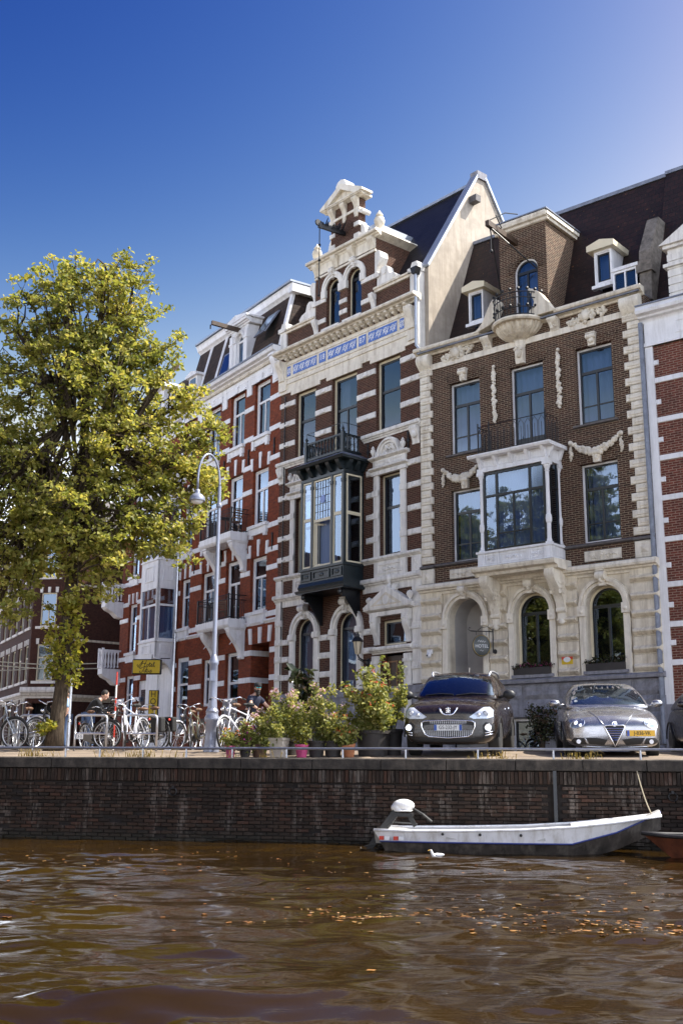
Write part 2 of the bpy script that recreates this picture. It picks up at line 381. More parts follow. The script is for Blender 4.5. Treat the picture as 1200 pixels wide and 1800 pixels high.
def window(root, x0, x1, z0, z1, spring=None, y=.12, frame='paint_white', sash='paint_black', fw=.07, sw=.05, transom=.66, cols=2, bars=(), top_cols=1,
           curtain='curtain', glass='glass', sill=None, drape=.20, name='window', open_hole=True, rise=None, sash_white=False, gap=0.):
    """frame (part) > sash, panes, curtain (sub-parts). y = depth of the frame behind the wall face"""
    poly = arch(x0, x1, z0, spring, rise=rise) if spring else rect(x0, x1, z0, z1)
    top = (spring + (rise if rise is not None else (x1-x0)/2)) if spring else z1
    w = MB(); inner = inset(poly, fw); w.ring(poly, inner, y, y+.10); win = w.build(name, frame, root)
    s = MB(); in2 = inset(inner, sw); s.ring(inner, in2, y+.03, y+.085)
    ix0, ix1 = x0+fw+sw, x1-fw-sw; iz0, iz1 = z0+fw+sw, top-fw-sw; zt = iz0 + (iz1-iz0)*transom if transom else iz1
    if spring and transom: zt = spring
    if transom: s.box(ix0-.005, ix1+.005, y+.022, y+.09, zt-.045, zt+.045)
    for c in range(1, cols):
        xm = ix0+(ix1-ix0)*c/cols; s.box(xm-.032, xm+.032, y+.026, y+.088, iz0-.004, zt-.044 if transom else iz1)
    for c in range(1, top_cols):
        xm = ix0+(ix1-ix0)*c/top_cols; s.box(xm-.022, xm+.022, y+.03, y+.08, zt+.044, iz1)
    for b in bars:
        zb = iz0+(iz1-iz0)*b; s.box(ix0, ix1, y+.034, y+.078, zb-.018, zb+.018)
    s.build('sash', sash, win)
    # panes, one per light
    lights = []
    zz = [iz0] + [iz0+(iz1-iz0)*b for b in bars] + [zt]
    for c in range(cols):
        xa = ix0+(ix1-ix0)*c/cols; xb = ix0+(ix1-ix0)*(c+1)/cols
        for a, b in zip(zz[:-1], zz[1:]): lights.append(rect(xa, xb, a, b))
    if transom:
        if spring:
            q = [p for p in in2 if p[1] > zt-.001]; q = [(ix0, zt), (ix1, zt)] + [p for p in q if p[1] > zt+.01]
            lights.append(q)
        else:
            for c in range(top_cols): lights.append(rect(ix0+(ix1-ix0)*c/top_cols, ix0+(ix1-ix0)*(c+1)/top_cols, zt, iz1))
    for q in lights:
        g = MB(); t_ = random.uniform(-.004, .004); k = len(q)
        cx_ = sum(p[0] for p in q)/k
        g.add([(x, y+.055+(x-cx_)*t_, z) for x, z in q], [tuple(range(k))]); g.build('pane', glass, win)
    if curtain:
        cu = MB(); n = max(8, int((ix1-ix0)/.03)); V = []; halves = [(ix0-.1, (ix0+ix1)/2-gap/2), ((ix0+ix1)/2+gap/2, ix1+.1)] if gap else [(ix0-.1, ix1+.1)]
        for ha, hb in halves:
            V = []
            for i in range(n+1):
                x = ha+(hb-ha)*i/n; yy = y+.14+drape+.045*math.sin(i*1.05)+.02*math.sin(i*.43+x*9)
                V += [(x, yy, z0+.02), (x, yy+.004*math.sin(i), top+.05)]
            cu.add(V, [(2*i, 2*i+2, 2*i+3, 2*i+1) for i in range(n)])
        cu.build('curtain', curtain, win, smooth='all')
    if sill:
        MB().box(x0-.08, x1+.08, -.10, y+.02, z0-.10, z0).build('sill', sill, win)
    return win
def cornice(mb, x0, x1, z0, z1, out, y=0., steps=None):
    """classical moulding profile between z0 and z1, projecting up to 'out' in front of y"""
    h = z1-z0
    pr = steps or [(0,0),(.18,0),(.22,.12),(.30,.22),(.55,.30),(.60,.42),(.92,.50),(1,.70),(.94,.86),(.90,1)]
    poly = [(y+.002,z0)] + [(y-out*a, z0+h*b) for a, b in pr] + [(y+.002, z1)]
    if pr[0][0] == 0: poly = poly[1:]
    if poly[0][0] != y+.002: poly = [(y+.002, z0)] + poly
    return mb.prism_x(poly, x0, x1)
def stone_block(mb, x0, x1, z0, z1, out, ch=.02, y=0.):
    """block with chamfered edges standing proud of the wall"""
    V = [(x0,y,z0),(x1,y,z0),(x1,y,z1),(x0,y,z1),(x0,y-out+ch,z0),(x1,y-out+ch,z0),(x1,y-out+ch,z1),(x0,y-out+ch,z1),
         (x0+ch,y-out,z0+ch),(x1-ch,y-out,z0+ch),(x1-ch,y-out,z1-ch),(x0+ch,y-out,z1-ch)]
    F = [(0,3,2,1),(0,1,5,4),(1,2,6,5),(2,3,7,6),(3,0,4,7),(4,5,9,8),(5,6,10,9),(6,7,11,10),(7,4,8,11),(8,9,10,11)]
    return mb.add(V, F)
def archivolt(mb, cx, zs, r0, r1, out, y=0., n=18, a0=0., a1=PI, rise=1.):
    """moulded arch ring, stepped profile"""
    for ra, rb, o in ((r0, r0+(r1-r0)*.45, out*.6), (r0+(r1-r0)*.45, r0+(r1-r0)*.8, out), (r0+(r1-r0)*.8, r1, out*.75)):
        A = [(cx+rb*math.cos(a0+(a1-a0)*i/n), zs+rb*rise*math.sin(a0+(a1-a0)*i/n)) for i in range(n+1)]
        Bp = [(cx+ra*math.cos(a0+(a1-a0)*i/n), zs+ra*rise*math.sin(a0+(a1-a0)*i/n)) for i in range(n+1)]
        mb.ring(A, Bp, y-o, y+.002, closed=False)
    return mb
def carving(mb, cx, cz, w, h, y=0., depth=.08, seed=0, n=None, r=.05):
    """leaf-and-scroll relief: many small lobes on an ellipse-shaped field"""
    rd = random.Random(seed); n = n or int(60*w*h/.25)+8
    for i in range(n):
        a = rd.uniform(0, 2*PI); q = math.sqrt(rd.random()); x = cx+w/2*q*math.cos(a); z = cz+h/2*q*math.sin(a)
        rr = r*rd.uniform(.5, 1.15)
        mb.ball((x, y-depth*rd.uniform(.1, .7)*(1.1-q*.7), z), (rr*rd.uniform(.6, 1.4), depth*.55, rr*rd.uniform(.6, 1.4)), 6, 4)
    return mb
def keystone(mb, cx, z0, z1, w0, w1, out, y=0.):
    """tapered key block with a scroll on top and a drop below"""
    mb.prism([(cx-w0/2,z0),(cx+w0/2,z0),(cx+w1/2,z1),(cx-w1/2,z1)], y-out*.7, y+.002)
    mb.lathe([(.001,-w1*.55),(out*.5,-w1*.55),(out*.5,w1*.55),(.001,w1*.55)], (cx, y-out*.72, z1-out*.5), 10, axis='x')
    mb.ball((cx, y-out*.75, z0+(z1-z0)*.38), (w0*.33, out*.4, (z1-z0)*.22), 8, 5)
    mb.box(cx-w1*.56, cx+w1*.56, y-out, y, z1, z1+.035); return mb
def console(mb, x0, x1, z0, z1, out, y=0., n=12, thick_bot=.25):
    """S-scroll bracket: deep at the top, slim at the bottom"""
    h = z1-z0; pts = []
    for i in range(n+1):
        t = i/n; o = out*(1-t)**1.35*(1+.18*math.sin(t*PI*2.0)) + out*thick_bot*t**.5*(1-t*.35)
        pts.append((y-max(o, .02), z1-h*t))
    poly = [(y+.002, z1)] + pts + [(y+.002, z0)]
    mb.prism_x(poly, x0, x1)
    mb.lathe([(.001,x0-.012),(out*.16,x0-.012),(out*.16,x1+.012),(.001,x1+.012)], (0, y-out*.86, z1-out*.17), 10, axis='x')
    mb.lathe([(.001,x0-.01),(out*.10,x0-.01),(out*.10,x1+.01),(.001,x1+.01)], (0, y-out*.16, z0+out*.12), 10, axis='x')
    return mb
def urn(mb, c, h):
    mb.lathe([(.001,0),(.16*h,0),(.16*h,.06*h),(.07*h,.1*h),(.07*h,.16*h),(.2*h,.34*h),(.23*h,.5*h),(.19*h,.64*h),(.09*h,.7*h),(.15*h,.74*h),(.15*h,.78*h),(.06*h,.9*h),(.001,h)], c, 12)
    return mb
def baluster(mb, c, h, r):
    mb.lathe([(r*.9,0),(r*.9,h*.08),(r*.5,h*.14),(r*.9,h*.34),(r*.55,h*.6),(r*.4,h*.75),(r*.75,h*.86),(r*.9,h*.92),(r*.9,h)], c, 8); return mb
def text_mesh(body, size, depth=.004, shear=0., spacing=1.):
    """outline lettering turned into a mesh in the x,z plane facing -y, centred on the origin"""
    cu = bpy.data.curves.new('lettering', 'FONT'); cu.body = body; cu.size = size; cu.extrude = depth; cu.align_x = 'CENTER'; cu.align_y = 'CENTER'
    cu.shear = shear; cu.space_character = spacing; cu.resolution_u = 3
    o = bpy.data.objects.new('lettering', cu); COL.objects.link(o)
    dg = bpy.context.evaluated_depsgraph_get(); me = bpy.data.meshes.new_from_object(o.evaluated_get(dg))
    bpy.data.objects.remove(o); bpy.data.curves.remove(cu)
    me.transform(Matrix.Rotation(PI/2, 4, 'X')); return me
def text_obj(body, size, mat, parent, loc, depth=.004, shear=0., spacing=1., rz=0., sx=1., name='lettering', rx=0.):
    me = text_mesh(body, size, depth, shear, spacing); me.materials.clear(); me.materials.append(MATS[mat])
    o = link(name, me, parent, loc=loc); o.rotation_euler = (rx, 0, rz); o.scale = (sx, 1, 1); return o
# ================================================================== house with cream rusticated ground floor (the hotel)
def hotel():
    W = 7.78
    root = thing('hotel_house', 'brown brick house with cream rusticated ground floor, white bay window and garlands', 'building', (2.584, 34.072, 0), R(49.41-90))
    up_holes = [rect(1.10,2.24,6.03,8.30), rect(5.58,6.75,6.05,8.35), rect(2.95,4.65,5.95,8.45), rect(1.10,2.24,9.46,11.82), rect(3.34,4.50,8.95,11.82), rect(5.58,6.75,9.53,11.86)]
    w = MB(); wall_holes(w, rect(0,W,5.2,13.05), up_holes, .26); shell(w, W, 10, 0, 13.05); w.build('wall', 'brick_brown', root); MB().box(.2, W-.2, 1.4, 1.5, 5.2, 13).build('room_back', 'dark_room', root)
    # ground floor
    gf = [arch(.95,2.21,.2,4.26), arch(3.30,4.46,2.45,4.24), arch(5.60,6.73,2.45,4.25)]
    g = MB(); wall_holes(g, rect(0,W,2.35,5.22), [arch(.95,2.21,2.351,4.26), gf[1], gf[2]], .30); g.build('ground_floor_wall', 'stone_cream', root)
    # rusticated courses, pier by pier: each block is flat above and flares into a wedge below
    cz = [2.36+.478*i for i in range(7)]
    piers = [(0,.72),(2.44,3.06),(4.70,5.36),(6.97,W)]
    def rust(x0, x1, z0, z1, nm='rusticated_block'):
        h = z1-z0
        pr = [(0,z0),(-.05,z0+.004),(-.055,z0+.03),(-.085,z0+.045),(-.185,z0+.12),(-.19,z0+.15),(-.10,z0+.215),(-.08,z0+.235),(-.08,z1-.004),(0,z1)]
        b = MB(); e = .045
        A = [(x0+(e if y < -.1 else 0), y, z) for y, z in pr]; Bq = [(x1-(e if y < -.1 else 0), y, z) for y, z in pr]
        b._ext(A, Bq); b.build(nm, 'stone_cream', root)
    for i in range(6):
        for k, (a, b_) in enumerate(piers):
            rust(a - (.05 if k == 0 else 0), b_ + (.02 if k == 3 else 0), cz[i], cz[i+1]-.004)
    for k, (c, r_) in enumerate(((1.58,.63),(3.88,.58),(6.165,.565))):
        a = MB(); archivolt(a, c, 4.26, r_, r_+.2, .16); 
        for sx in (-1, 1):
            x = c+sx*(r_+.1); a.box(x-.115, x+.115, -.17, .002, 3.98, 4.26); a.ball((x,-.17,4.10), (.06,.035,.06), 8, 5)
            a.box(x-.095, x+.095, -.105, .002, 2.36, 3.98)
        a.build('archivolt', 'stone_ivory', root, smooth=True)
        kb = MB(); keystone(kb, c, 4.26+r_-.05, 4.26+r_+.36, .16, .24, .26); carving(kb, c, 4.26+r_+.2, .16, .2, -.2, .08, k, 10, .04); kb.build('keystone', 'stone_ivory', root, smooth=True)
    c = MB(); cornice(c, -.08, W+.05, 5.08, 5.38, .30); c.build('string_cornice', 'stone_ivory', root)
    MB().box(-.05, W+.03, -.21, .0, 5.382, 5.40).build('cornice_flashing', 'lead', root)
    # porch niche
    n = MB(); n.add([(x, .30, z) for x, z in gf[0]] + [(x, .95, z) for x, z in gf[0]], [(i,(i+1) % 17,17+(i+1) % 17,17+i) for i in range(17)] + [tuple(range(17,34))]); n.build('porch_niche', 'wall_grey', root)
    window(root, 3.30, 4.46, 2.62, 0, spring=4.24, y=.18, frame='paint_cream', fw=.06, transom=.6, cols=2, curtain=None)
    window(root, 5.60, 6.73, 2.62, 0, spring=4.25, y=.18, frame='paint_cream', fw=.06, transom=.6, cols=2, curtain=None)
    for x0, x1 in ((3.2,4.56),(5.5,6.83)): MB().box(x0, x1, -.16, .25, 2.37, 2.46).build('sill', 'stone_grey', root)
    # plinth of rough grey stone
    p = MB(); wall_holes(p, rect(-.04,W+.04,-.3,2.30), [rect(3.05,4.15,-.2,1.25), rect(.9,2.26,-.2,2.28)], .3, y=-.03); p.build('plinth', 'stone_grey', root)
    MB().prism_x([(0,2.20),(-.20,2.22),(-.22,2.30),(-.10,2.36),(0,2.36)], -.06, W+.05).build('plinth_ledge', 'stone_grey', root)
    rd = random.Random(3)
    for i in range(5):
        z0 = .05+i*.43; x = -.04
        while x < W:
            L = rd.uniform(.9, 1.6); x1 = min(x+L, W+.04)
            cut = (x1 > 3.0 and x < 4.2 and z0 < 1.2) or (x1 > .85 and x < 2.3)
            if not cut and x1-x > .2:
                b = MB(); nx, nz = 7, 4; V = []; o = .07
                for jz in range(nz+1):
                    for jx in range(nx+1):
                        ed = jx in (0,nx) or jz in (0,nz)
                        V.append((x+.012+(x1-x-.024)*jx/nx, -.03-(.02 if ed else o+rd.uniform(-.025,.03)), z0+.012+.406*jz/nz))
                F = [(jz*(nx+1)+jx, jz*(nx+1)+jx+1, (jz+1)*(nx+1)+jx+1, (jz+1)*(nx+1)+jx) for jz in range(nz) for jx in range(nx)]
                b.add(V, F); b.build('rough_stone', 'stone_grey', root)
            x = x1
    bw = window(root, 3.05, 4.15, .0, 1.25, y=.12, frame='paint_white', sash='paint_black', transom=None, cols=1, curtain=None, name='basement_window', glass='glass_dark')
    MB().prism([(2.9,1.28),(4.3,1.28),(4.1,1.45),(3.6,1.52),(3.1,1.45)], -.12, -.02).build('basement_lintel', 'stone_grey', root)
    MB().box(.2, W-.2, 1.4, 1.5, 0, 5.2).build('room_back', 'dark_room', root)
    # first floor: relief panels, string, pedestals
    for x0, x1 in ((1.02,2.34),(5.62,6.74)):
        b = MB(); stone_block(b, x0, x1, 5.50, 5.80, .06); carving(b, (x0+x1)/2, 5.65, (x1-x0)*.85, .16, -.055, .05, int(x0*9), 26, .035); b.build('relief_panel', 'stone_ivory', root)
    for x0, x1 in ((.5,2.9),(4.7,7.1)): MB().prism_x([(0,5.93),(-.10,5.95),(-.12,5.99),(-.05,6.03),(0,6.03)], x0, x1).build('sill_string', 'stone_dark', root)
    for x0, x1 in ((-.02,.44),(7.16,7.74)):
        b = MB(); stone_block(b, x0, x1, 5.42, 5.90, .10, .03); b.box(x0+.09, x1-.09, -.115, -.09, 5.5, 5.83)
        b.add([(x0+.15,-.115,5.56),(x1-.15,-.115,5.56),(x1-.15,-.115,5.77),(x0+.15,-.115,5.77),((x0+x1)/2,-.16,5.66)], [(0,1,4),(1,2,4),(2,3,4),(3,0,4)])
        b.build('pedestal', 'stone_ivory', root)
        MB().prism_x([(0,5.91),(-.14,5.93),(-.15,5.98),(0,6.04)], x0-.03, x1+.03).build('pedestal_cap', 'stone_dark', root)
    # quoins
    z = 6.06; i = 0
    while z < 12.3:
        for side in (0, 1):
            if side == 0: x0, x1 = (-.02, .45) if i % 2 == 0 else (-.02, .36)
            else: x0, x1 = (7.14, 7.75) if i % 2 == 0 else (7.28, 7.75)
            b = MB(); stone_block(b, x0, x1, z+.006, z+.232, .085, .025)
            cx0, cx1 = (x0+.10, x1-.08); b.prism_x([(-.085,z+.075),(-.105,z+.09),(-.105,z+.15),(-.085,z+.165)], cx0, cx1)
            b.build('quoin', 'stone_ivory', root)
        z += .2385; i += 1
    for x0, x1 in ((-.02,.44),(7.16,7.75)):       # bulbous caps over the quoins
        b = MB(); c0 = (x0+x1)/2; hw = (x1-x0)/2
        b.prism_x([(0,12.36),(-.10,12.36),(-.13,12.42),(-.06,12.47),(-.12,12.52),(-.27,12.68),(-.30,12.82),(-.24,12.95),(-.12,13.0),(0,13.0)], x0, x1)
        for j in range(3): b.ball((c0-.12+.12*j, -.11, 12.44), (.035,.03,.05), 6, 4)
        b.build('quoin_cap', 'stone_ivory', root, smooth=True)
    def soldiers(cx, wd, z1, gap, n=17):
        for sg in (-1, 1):     # soldier bricks of the flat arch, splayed; one half on each side of the keystone
            f = MB()
            for k in range(n):
                t = (k+.5)/n-.5
                if abs(t) < gap or t*sg < 0: continue
                xa = cx+t*(wd+.12); xb = cx+t*(wd+.42); f.prism([(xa-.028,z1+.005),(xa+.028,z1+.005),(xb+.036,z1+.30),(xb-.036,z1+.30)], -.022, .002)
            f.build('flat_arch', 'brick_brown', root)
    # windows
    for (x0,x1,z0,z1) in ((1.10,2.24,6.03,8.30),(5.58,6.75,6.05,8.35),(1.10,2.24,9.46,11.82),(5.58,6.75,9.53,11.86)):
        window(root, x0, x1, z0, z1, y=.14, transom=.70, cols=2, bars=(.22,), fw=.055)
        cx = (x0+x1)/2; soldiers(cx, x1-x0, z1, .09)
        k = MB(); keystone(k, cx, z1-.02, z1+.34, .20, .26, .16); carving(k, cx, z1+.16, .2, .22, -.1, .08, int(z1*7+cx), 10, .05); k.build('keystone', 'stone_ivory', root, smooth=True)
        if z0 > 9: MB().prism_x([(0,z0-.09),(-.09,z0-.07),(-.10,z0-.02),(.14,z0)], x0-.12, x1+.1).build('sill', 'stone_dark', root)
    window(root, 3.34, 4.50, 8.95, 11.82, y=.14, transom=.72, cols=2, fw=.055, bars=())
    MB().box(3.47, 4.37, .155, .22, 9.02, 9.55).build('door_panel', 'paint_black', root)
    soldiers(3.92, 1.16, 11.82, .12)
    # garlands and drops
    rd = random.Random(11)
    for x0, x1, zt in ((.78,2.30,8.98),(5.28,6.98,9.02)):
        g = MB()
        for k in range(44):
            t = k/43; x = x0+.1+(x1-x0-.2)*t; zz = zt-.36*math.sin(PI*t)**.85; r_ = .05+.055*math.sin(PI*t)
            for q in range(3): g.ball((x+rd.uniform(-.03,.03), -.05-rd.uniform(0,.05), zz+rd.uniform(-r_,r_)*.8), r_*rd.uniform(.55,.85), 6, 4)
        for x in (x0+.06, x1-.06):
            g.ball((x,-.06,zt+.02), .075, 8, 5)
            for k in range(9): g.ball((x+rd.uniform(-.02,.02),-.05,zt-.1-.05*k), .035+.03*math.sin(k/8*PI), 6, 4)
        g.build('garland', 'stone_ivory', root, smooth='all')
    for x in (2.80, 5.05):
        g = MB(); g.ball((x,-.05,12.0), .055, 8, 5)
        for k in range(34):
            zz = 11.9-k*.052; r_ = .045+.05*abs(math.sin(k*.38))
            g.ball((x+rd.uniform(-.035,.035), -.05-rd.uniform(0,.04), zz), (r_*.9, .06, r_*.75), 6, 4)
        g.build('garland_drop', 'stone_ivory', root, smooth='all')
    # entablature
    MB().box(.44, 7.18, -.05, .002, 12.45, 12.64).build('frieze_band', 'stone_ivory', root)
    for x0, x1 in ((-.12,2.45),(5.1,W+.06)):
        c = MB(); cornice(c, x0, x1, 12.96, 13.22, .32); c.build('cornice', 'stone_cream', root)
    c = MB(); cornice(c, 2.45, 5.1, 12.98, 13.10, .16); c.build('cornice', 'stone_cream', root)
    for x in (2.60, 4.98):
        b = MB(); console(b, x-.15, x+.15, 12.62, 13.0, .26); carving(b, x, 12.8, .2, .3, -.16, .06, int(x*5), 12, .04); b.build('cornice_bracket', 'stone_ivory', root, smooth=True)
    for x in (1.42, 6.02):
        b = MB(); carving(b, x, 12.80, .5, .42, 0, .18, 5+int(x), 40, .075); carving(b, x-.4, 12.74, .5, .26, 0, .11, 9+int(x), 26, .065); carving(b, x+.4, 12.82, .5, .26, 0, .11, 7+int(x), 26, .065)
        b.ball((x,-.12,12.80), (.16,.1,.17), 10, 6); b.build('cartouche', 'stone_ivory', root, smooth='all')
    # shell balcony
    b = MB(); CX, n = 3.78, 60; prof = [(.10,12.58),(.30,12.62),(.52,12.72),(.68,12.86),(.77,13.02)]
    V = []
    for r_, zz in prof:
        for k in range(n+1):
            a = PI+PI*k/n; fl = 1+.035*(1 if (k % 4) < 2 else -1)*min(1, r_/.4); V.append((CX+r_*fl*math.cos(a), r_*.92*fl*math.sin(a), zz))
    b.add(V, [(j*(n+1)+k, j*(n+1)+k+1, (j+1)*(n+1)+k+1, (j+1)*(n+1)+k) for j in range(4) for k in range(n)])
    b.build('shell_balcony', 'stone_cream', root)
    b = MB(); b.lathe([(.001,13.02),(.84,13.02),(.88,13.07),(.86,13.13),(.001,13.13)], (CX,0,0), 24, PI, 2*PI); b.build('balcony_slab', 'stone_cream', root)
    b = MB(); b.lathe([(.001,12.34),(.15,12.36),(.20,12.5),(.19,12.56),(.24,12.6),(.001,12.6)], (CX,-.02,0), 14, PI, 2*PI)
    b.prism_x([(0,11.86),(-.10,11.86),(-.14,11.95),(-.16,12.2),(-.18,12.36),(0,12.36)], CX-.14, CX+.14); b.ball((CX,-.19,12.16), (.10,.09,.15), 10, 7); carving(b, CX, 12.32, .3, .12, -.16, .06, 2, 14, .04)
    b.build('head_corbel', 'stone_ivory', root, smooth=True)
    b = MB()
    for z, rr in ((13.2,.76),(13.42,.78),(13.72,.80),(13.90,.80)):
        b.tube([(CX+rr*math.cos(PI+PI*k/20), rr*math.sin(PI+PI*k/20), z) for k in range(21)], .018, 5)
    for k in range(19):
        a = PI+PI*(k+.5)/19; b.tube([(CX+.76*math.cos(a), .76*math.sin(a), 13.13), (CX+.80*math.cos(a), .80*math.sin(a), 13.9)], .011, 4)
        if k % 2 == 0:
            for z in (13.47, 14.0): b.ball((CX+.80*math.cos(a), .80*math.sin(a), z), .055, 6, 4)
    b.build('iron_railing', 'iron', root)
    for poly, yb in (([(2.24,13.14),(2.37,13.13),(2.83,13.26),(3.08,13.38),(3.12,13.62),(3.24,13.86),(3.22,14.0),(3.04,14.12),(2.90,13.98),(2.76,13.72),(2.60,13.42),(2.44,13.26)], 0),
                     ([(5.22,13.14),(5.05,13.28),(4.85,13.58),(4.66,13.86),(4.44,14.02),(4.22,14.12),(4.36,13.90),(4.46,13.60),(4.42,13.46),(4.27,13.34),(4.30,13.14)], 0)):
        b = MB(); b.prism(poly[::-1], -.34, -.02); b.build('scroll_wing', 'stone_cream', root, bevel=.02)
    # brick dormer behind the balcony
    d = MB(); wall_holes(d, rect(3.0,4.68,13.06,16.42), [arch(3.50,4.36,13.15,14.95)], .24, y=.16)
    for x in (3.0, 4.68): d.add([(x,.16,13.06),(x,.16,16.42),(x,2.04,16.42),(x,.9,13.06)], [(0,1,2,3)])
    dm = d.build('brick_dormer', 'brick_brown', root)
    f = MB(); n = 30
    for k in range(n):
        a = PI*(k+.5)/n; f.prism([(3.93+.45*math.cos(a-.035),14.95+.45*math.sin(a-.035)),(3.93+.70*math.cos(a-.042),14.95+.70*math.sin(a-.042)),(3.93+.70*math.cos(a+.042),14.95+.70*math.sin(a+.042)),(3.93+.45*math.cos(a+.035),14.95+.45*math.sin(a+.035))], .135, .165)
    f.build('brick_arch', 'brick_brown', dm)
    window(root, 3.50, 4.36, 13.15, 0, spring=14.95, y=.26, cols=2, transom=.7, fw=.05)
    b = MB(); pr = [(.16,16.42),(.10,16.44),(.06,16.5),(-.02,16.53),(-.06,16.62),(-.06,16.68),(.16,16.70)]
    b.prism_x(pr, 2.88, 4.80); b.box(2.90, 4.78, .16, 2.2, 16.44, 16.69); b.box(4.68, 4.84, .0, 2.25, 16.55, 16.66); b.build('dormer_cornice', 'stone_ivory', root)
    MB().box(2.86, 4.86, -.08, 2.3, 16.70, 16.74).build('dormer_lead', 'lead', root)
    h = MB(); h.bar((3.62,.3,15.98), (3.62,-1.5,16.02), .13, .18); h.build('hoist_beam', 'dark_wood', root)
    h = MB(); h.tube([(3.62,-1.35,15.95),(4.34,.12,14.9)], .022, 5); h.tube([(3.62,-1.35,15.95),(3.05,.12,14.4)], .022, 5); h.tube([(3.62,-1.3,15.93),(3.62,-1.3,15.2)], .014, 5); h.ball((3.62,-1.3,15.15), .06, 8, 5)
    h.tube([(3.62,-1.45,16.1),(3.9,-.9,16.5),(4.1,-.5,16.55)], .018, 5); h.tube([(3.75,-1.2,16.35),(3.7,-.8,16.1)], .018, 5); h.build('hoist_stays', 'iron', root)
    # roof
    roof_face('roof_slope', 'roof_tile', root, [(.2,.92,13.06),(W+.1,.92,13.06),(W+.2,2.52,17.78),(.2,2.52,17.78)])
    b = MB(); b.prism_x([(.95,13.04),(2.54,17.76),(8.0,17.76),(9.5,13.04)], .22, W+.08); b.build('roof_body', 'roof_slate', root)
    MB().box(.2, W+.2, 2.40, 2.75, 17.80, 17.92).build('ridge_lead', 'lead', root)
    MB().box(0, W, -.26, .95, 13.04, 13.075).build('gutter', 'lead', root)
    b = MB(); b.add([(x, y, z) for x in (-.05,.32) for y, z in ((.55,13.0),(.75,13.05),(2.75,18.7),(3.2,18.7),(3.2,13.0))], [(0,1,2,3,4),(9,8,7,6,5)] + [(i,(i+1) % 5,5+(i+1) % 5,5+i) for i in range(5)])
    b.box(-.10, .40, 2.62, 3.3, 18.55, 18.95); b.build('firewall', 'mossy_stone', root)
    b = MB(); b.add([(x, y, z) for x in (W-.28,W+.08) for y, z in ((.45,13.0),(.55,14.6),(1.25,15.9),(1.75,15.9),(1.75,13.0))], [(0,1,2,3,4),(9,8,7,6,5)] + [(i,(i+1) % 5,5+(i+1) % 5,5+i) for i in range(5)])
    b.box(W-.34, W+.14, .42, .75, 13.9, 14.25); b.build('firewall', 'mossy_stone', root)
    # little dormers
    for x0, x1 in ((1.42,1.98),(5.98,6.55)):
        b = MB(); wall_holes(b, rect(x0,x1,14.0,15.12), [rect(x0+.05,x1-.05,14.1,15.06)], .1, y=.72)
        for x in (x0, x1): b.add([(x,.72,14.0),(x,.72,15.12),(x,1.7,15.12),(x,1.25,14.0)], [(0,1,2,3)])
        b.box(x0-.07, x1+.07, .62, .80, 13.9, 14.0); dd = b.build('small_dormer', 'paint_white', root)
        window(root, x0+.05, x1-.05, 14.1, 15.06, y=.76, transom=None, cols=1, fw=.03, sw=.05)
        c = MB(); c.prism([(x0-.16,15.12),(x1+.16,15.12),(x1+.16,15.30),((x0+x1)/2,15.42),(x0-.16,15.30)], .55, 1.75); c.build('dormer_roof', 'paint_cream', root)
    b = MB(); wall_holes(b, rect(6.68,7.45,13.35,14.15), [rect(6.74,7.05,13.42,14.08), rect(7.09,7.4,13.42,14.08)], .1, y=.45); b.box(6.66, 7.5, .4, 1.3, 14.15, 14.25)
    b.add([(6.68,.45,13.3),(6.68,.45,14.15),(6.68,1.3,14.15),(6.68,1.0,13.3)], [(0,1,2,3)]); b.build('low_dormer', 'paint_white', root)
    MB().box(6.7, 7.44, .5, .52, 13.4, 14.1).build('pane', 'glass_dark', root)
    # white timber bay window
    yF = -.80
    b = MB(); pr = [(0,5.30),(-.75,5.32),(-.80,5.40),(-.95,5.44),(-.99,5.52),(-.99,5.56),(0,5.60)]
    b.prism_x(pr, 2.42, 5.18); bay = b.build('bay_platform', 'stone_ivory', root)
    for x in (2.73, 4.90):
        k = MB(); console(k, x-.14, x+.14, 4.12, 5.32, .78, -.03); 
        for sx in (-1, 1): 
            for q in range(9): k.ball((x+sx*.145, -.25-.35*(q % 3)/3, 4.95-.13*(q//3)), (.02,.07,.06), 6, 4)
        k.box(x-.12, x+.12, -.16, 0, 3.86, 4.12); k.ball((x,-.17,3.88), (.09,.07,.09), 8, 5); k.build('bay_console', 'stone_ivory', root, smooth=True)
    b = MB(); b.box(2.60, 5.00, yF, 0, 5.60, 5.98)
    for x0, x1 in ((2.60,2.78),(4.82,5.00)): b.box(x0-.02, x1+.02, yF-.03, yF+.2, 5.60, 5.97); b.box(x0+.04, x1-.04, yF-.045, yF-.03, 5.67, 5.90)
    for x0, x1 in ((2.84,3.24),(3.33,4.27),(4.36,4.76)):
        b.ring(rect(x0,x1,5.66,5.92), rect(x0+.035,x1-.035,5.695,5.885), yF-.022, yF)
        carving(b, (x0+x1)/2, 5.79, (x1-x0)*.7, .14, yF+.005, .05, int(x0*10), 18, .035)
    b.box(3.25, 3.32, yF-.03, yF, 5.62, 5.96); b.box(4.28, 4.35, yF-.03, yF, 5.62, 5.96)
    for y0 in (yF+.2,): b.box(5.0, 5.02, yF+.12, -.1, 5.68, 5.9)
    b.box(2.54, 5.06, yF-.07, 0, 5.97, 6.03); b.box(2.58, 5.03, yF-.04, 0, 5.60, 5.64); b.build('bay_parapet', 'paint_white', root)
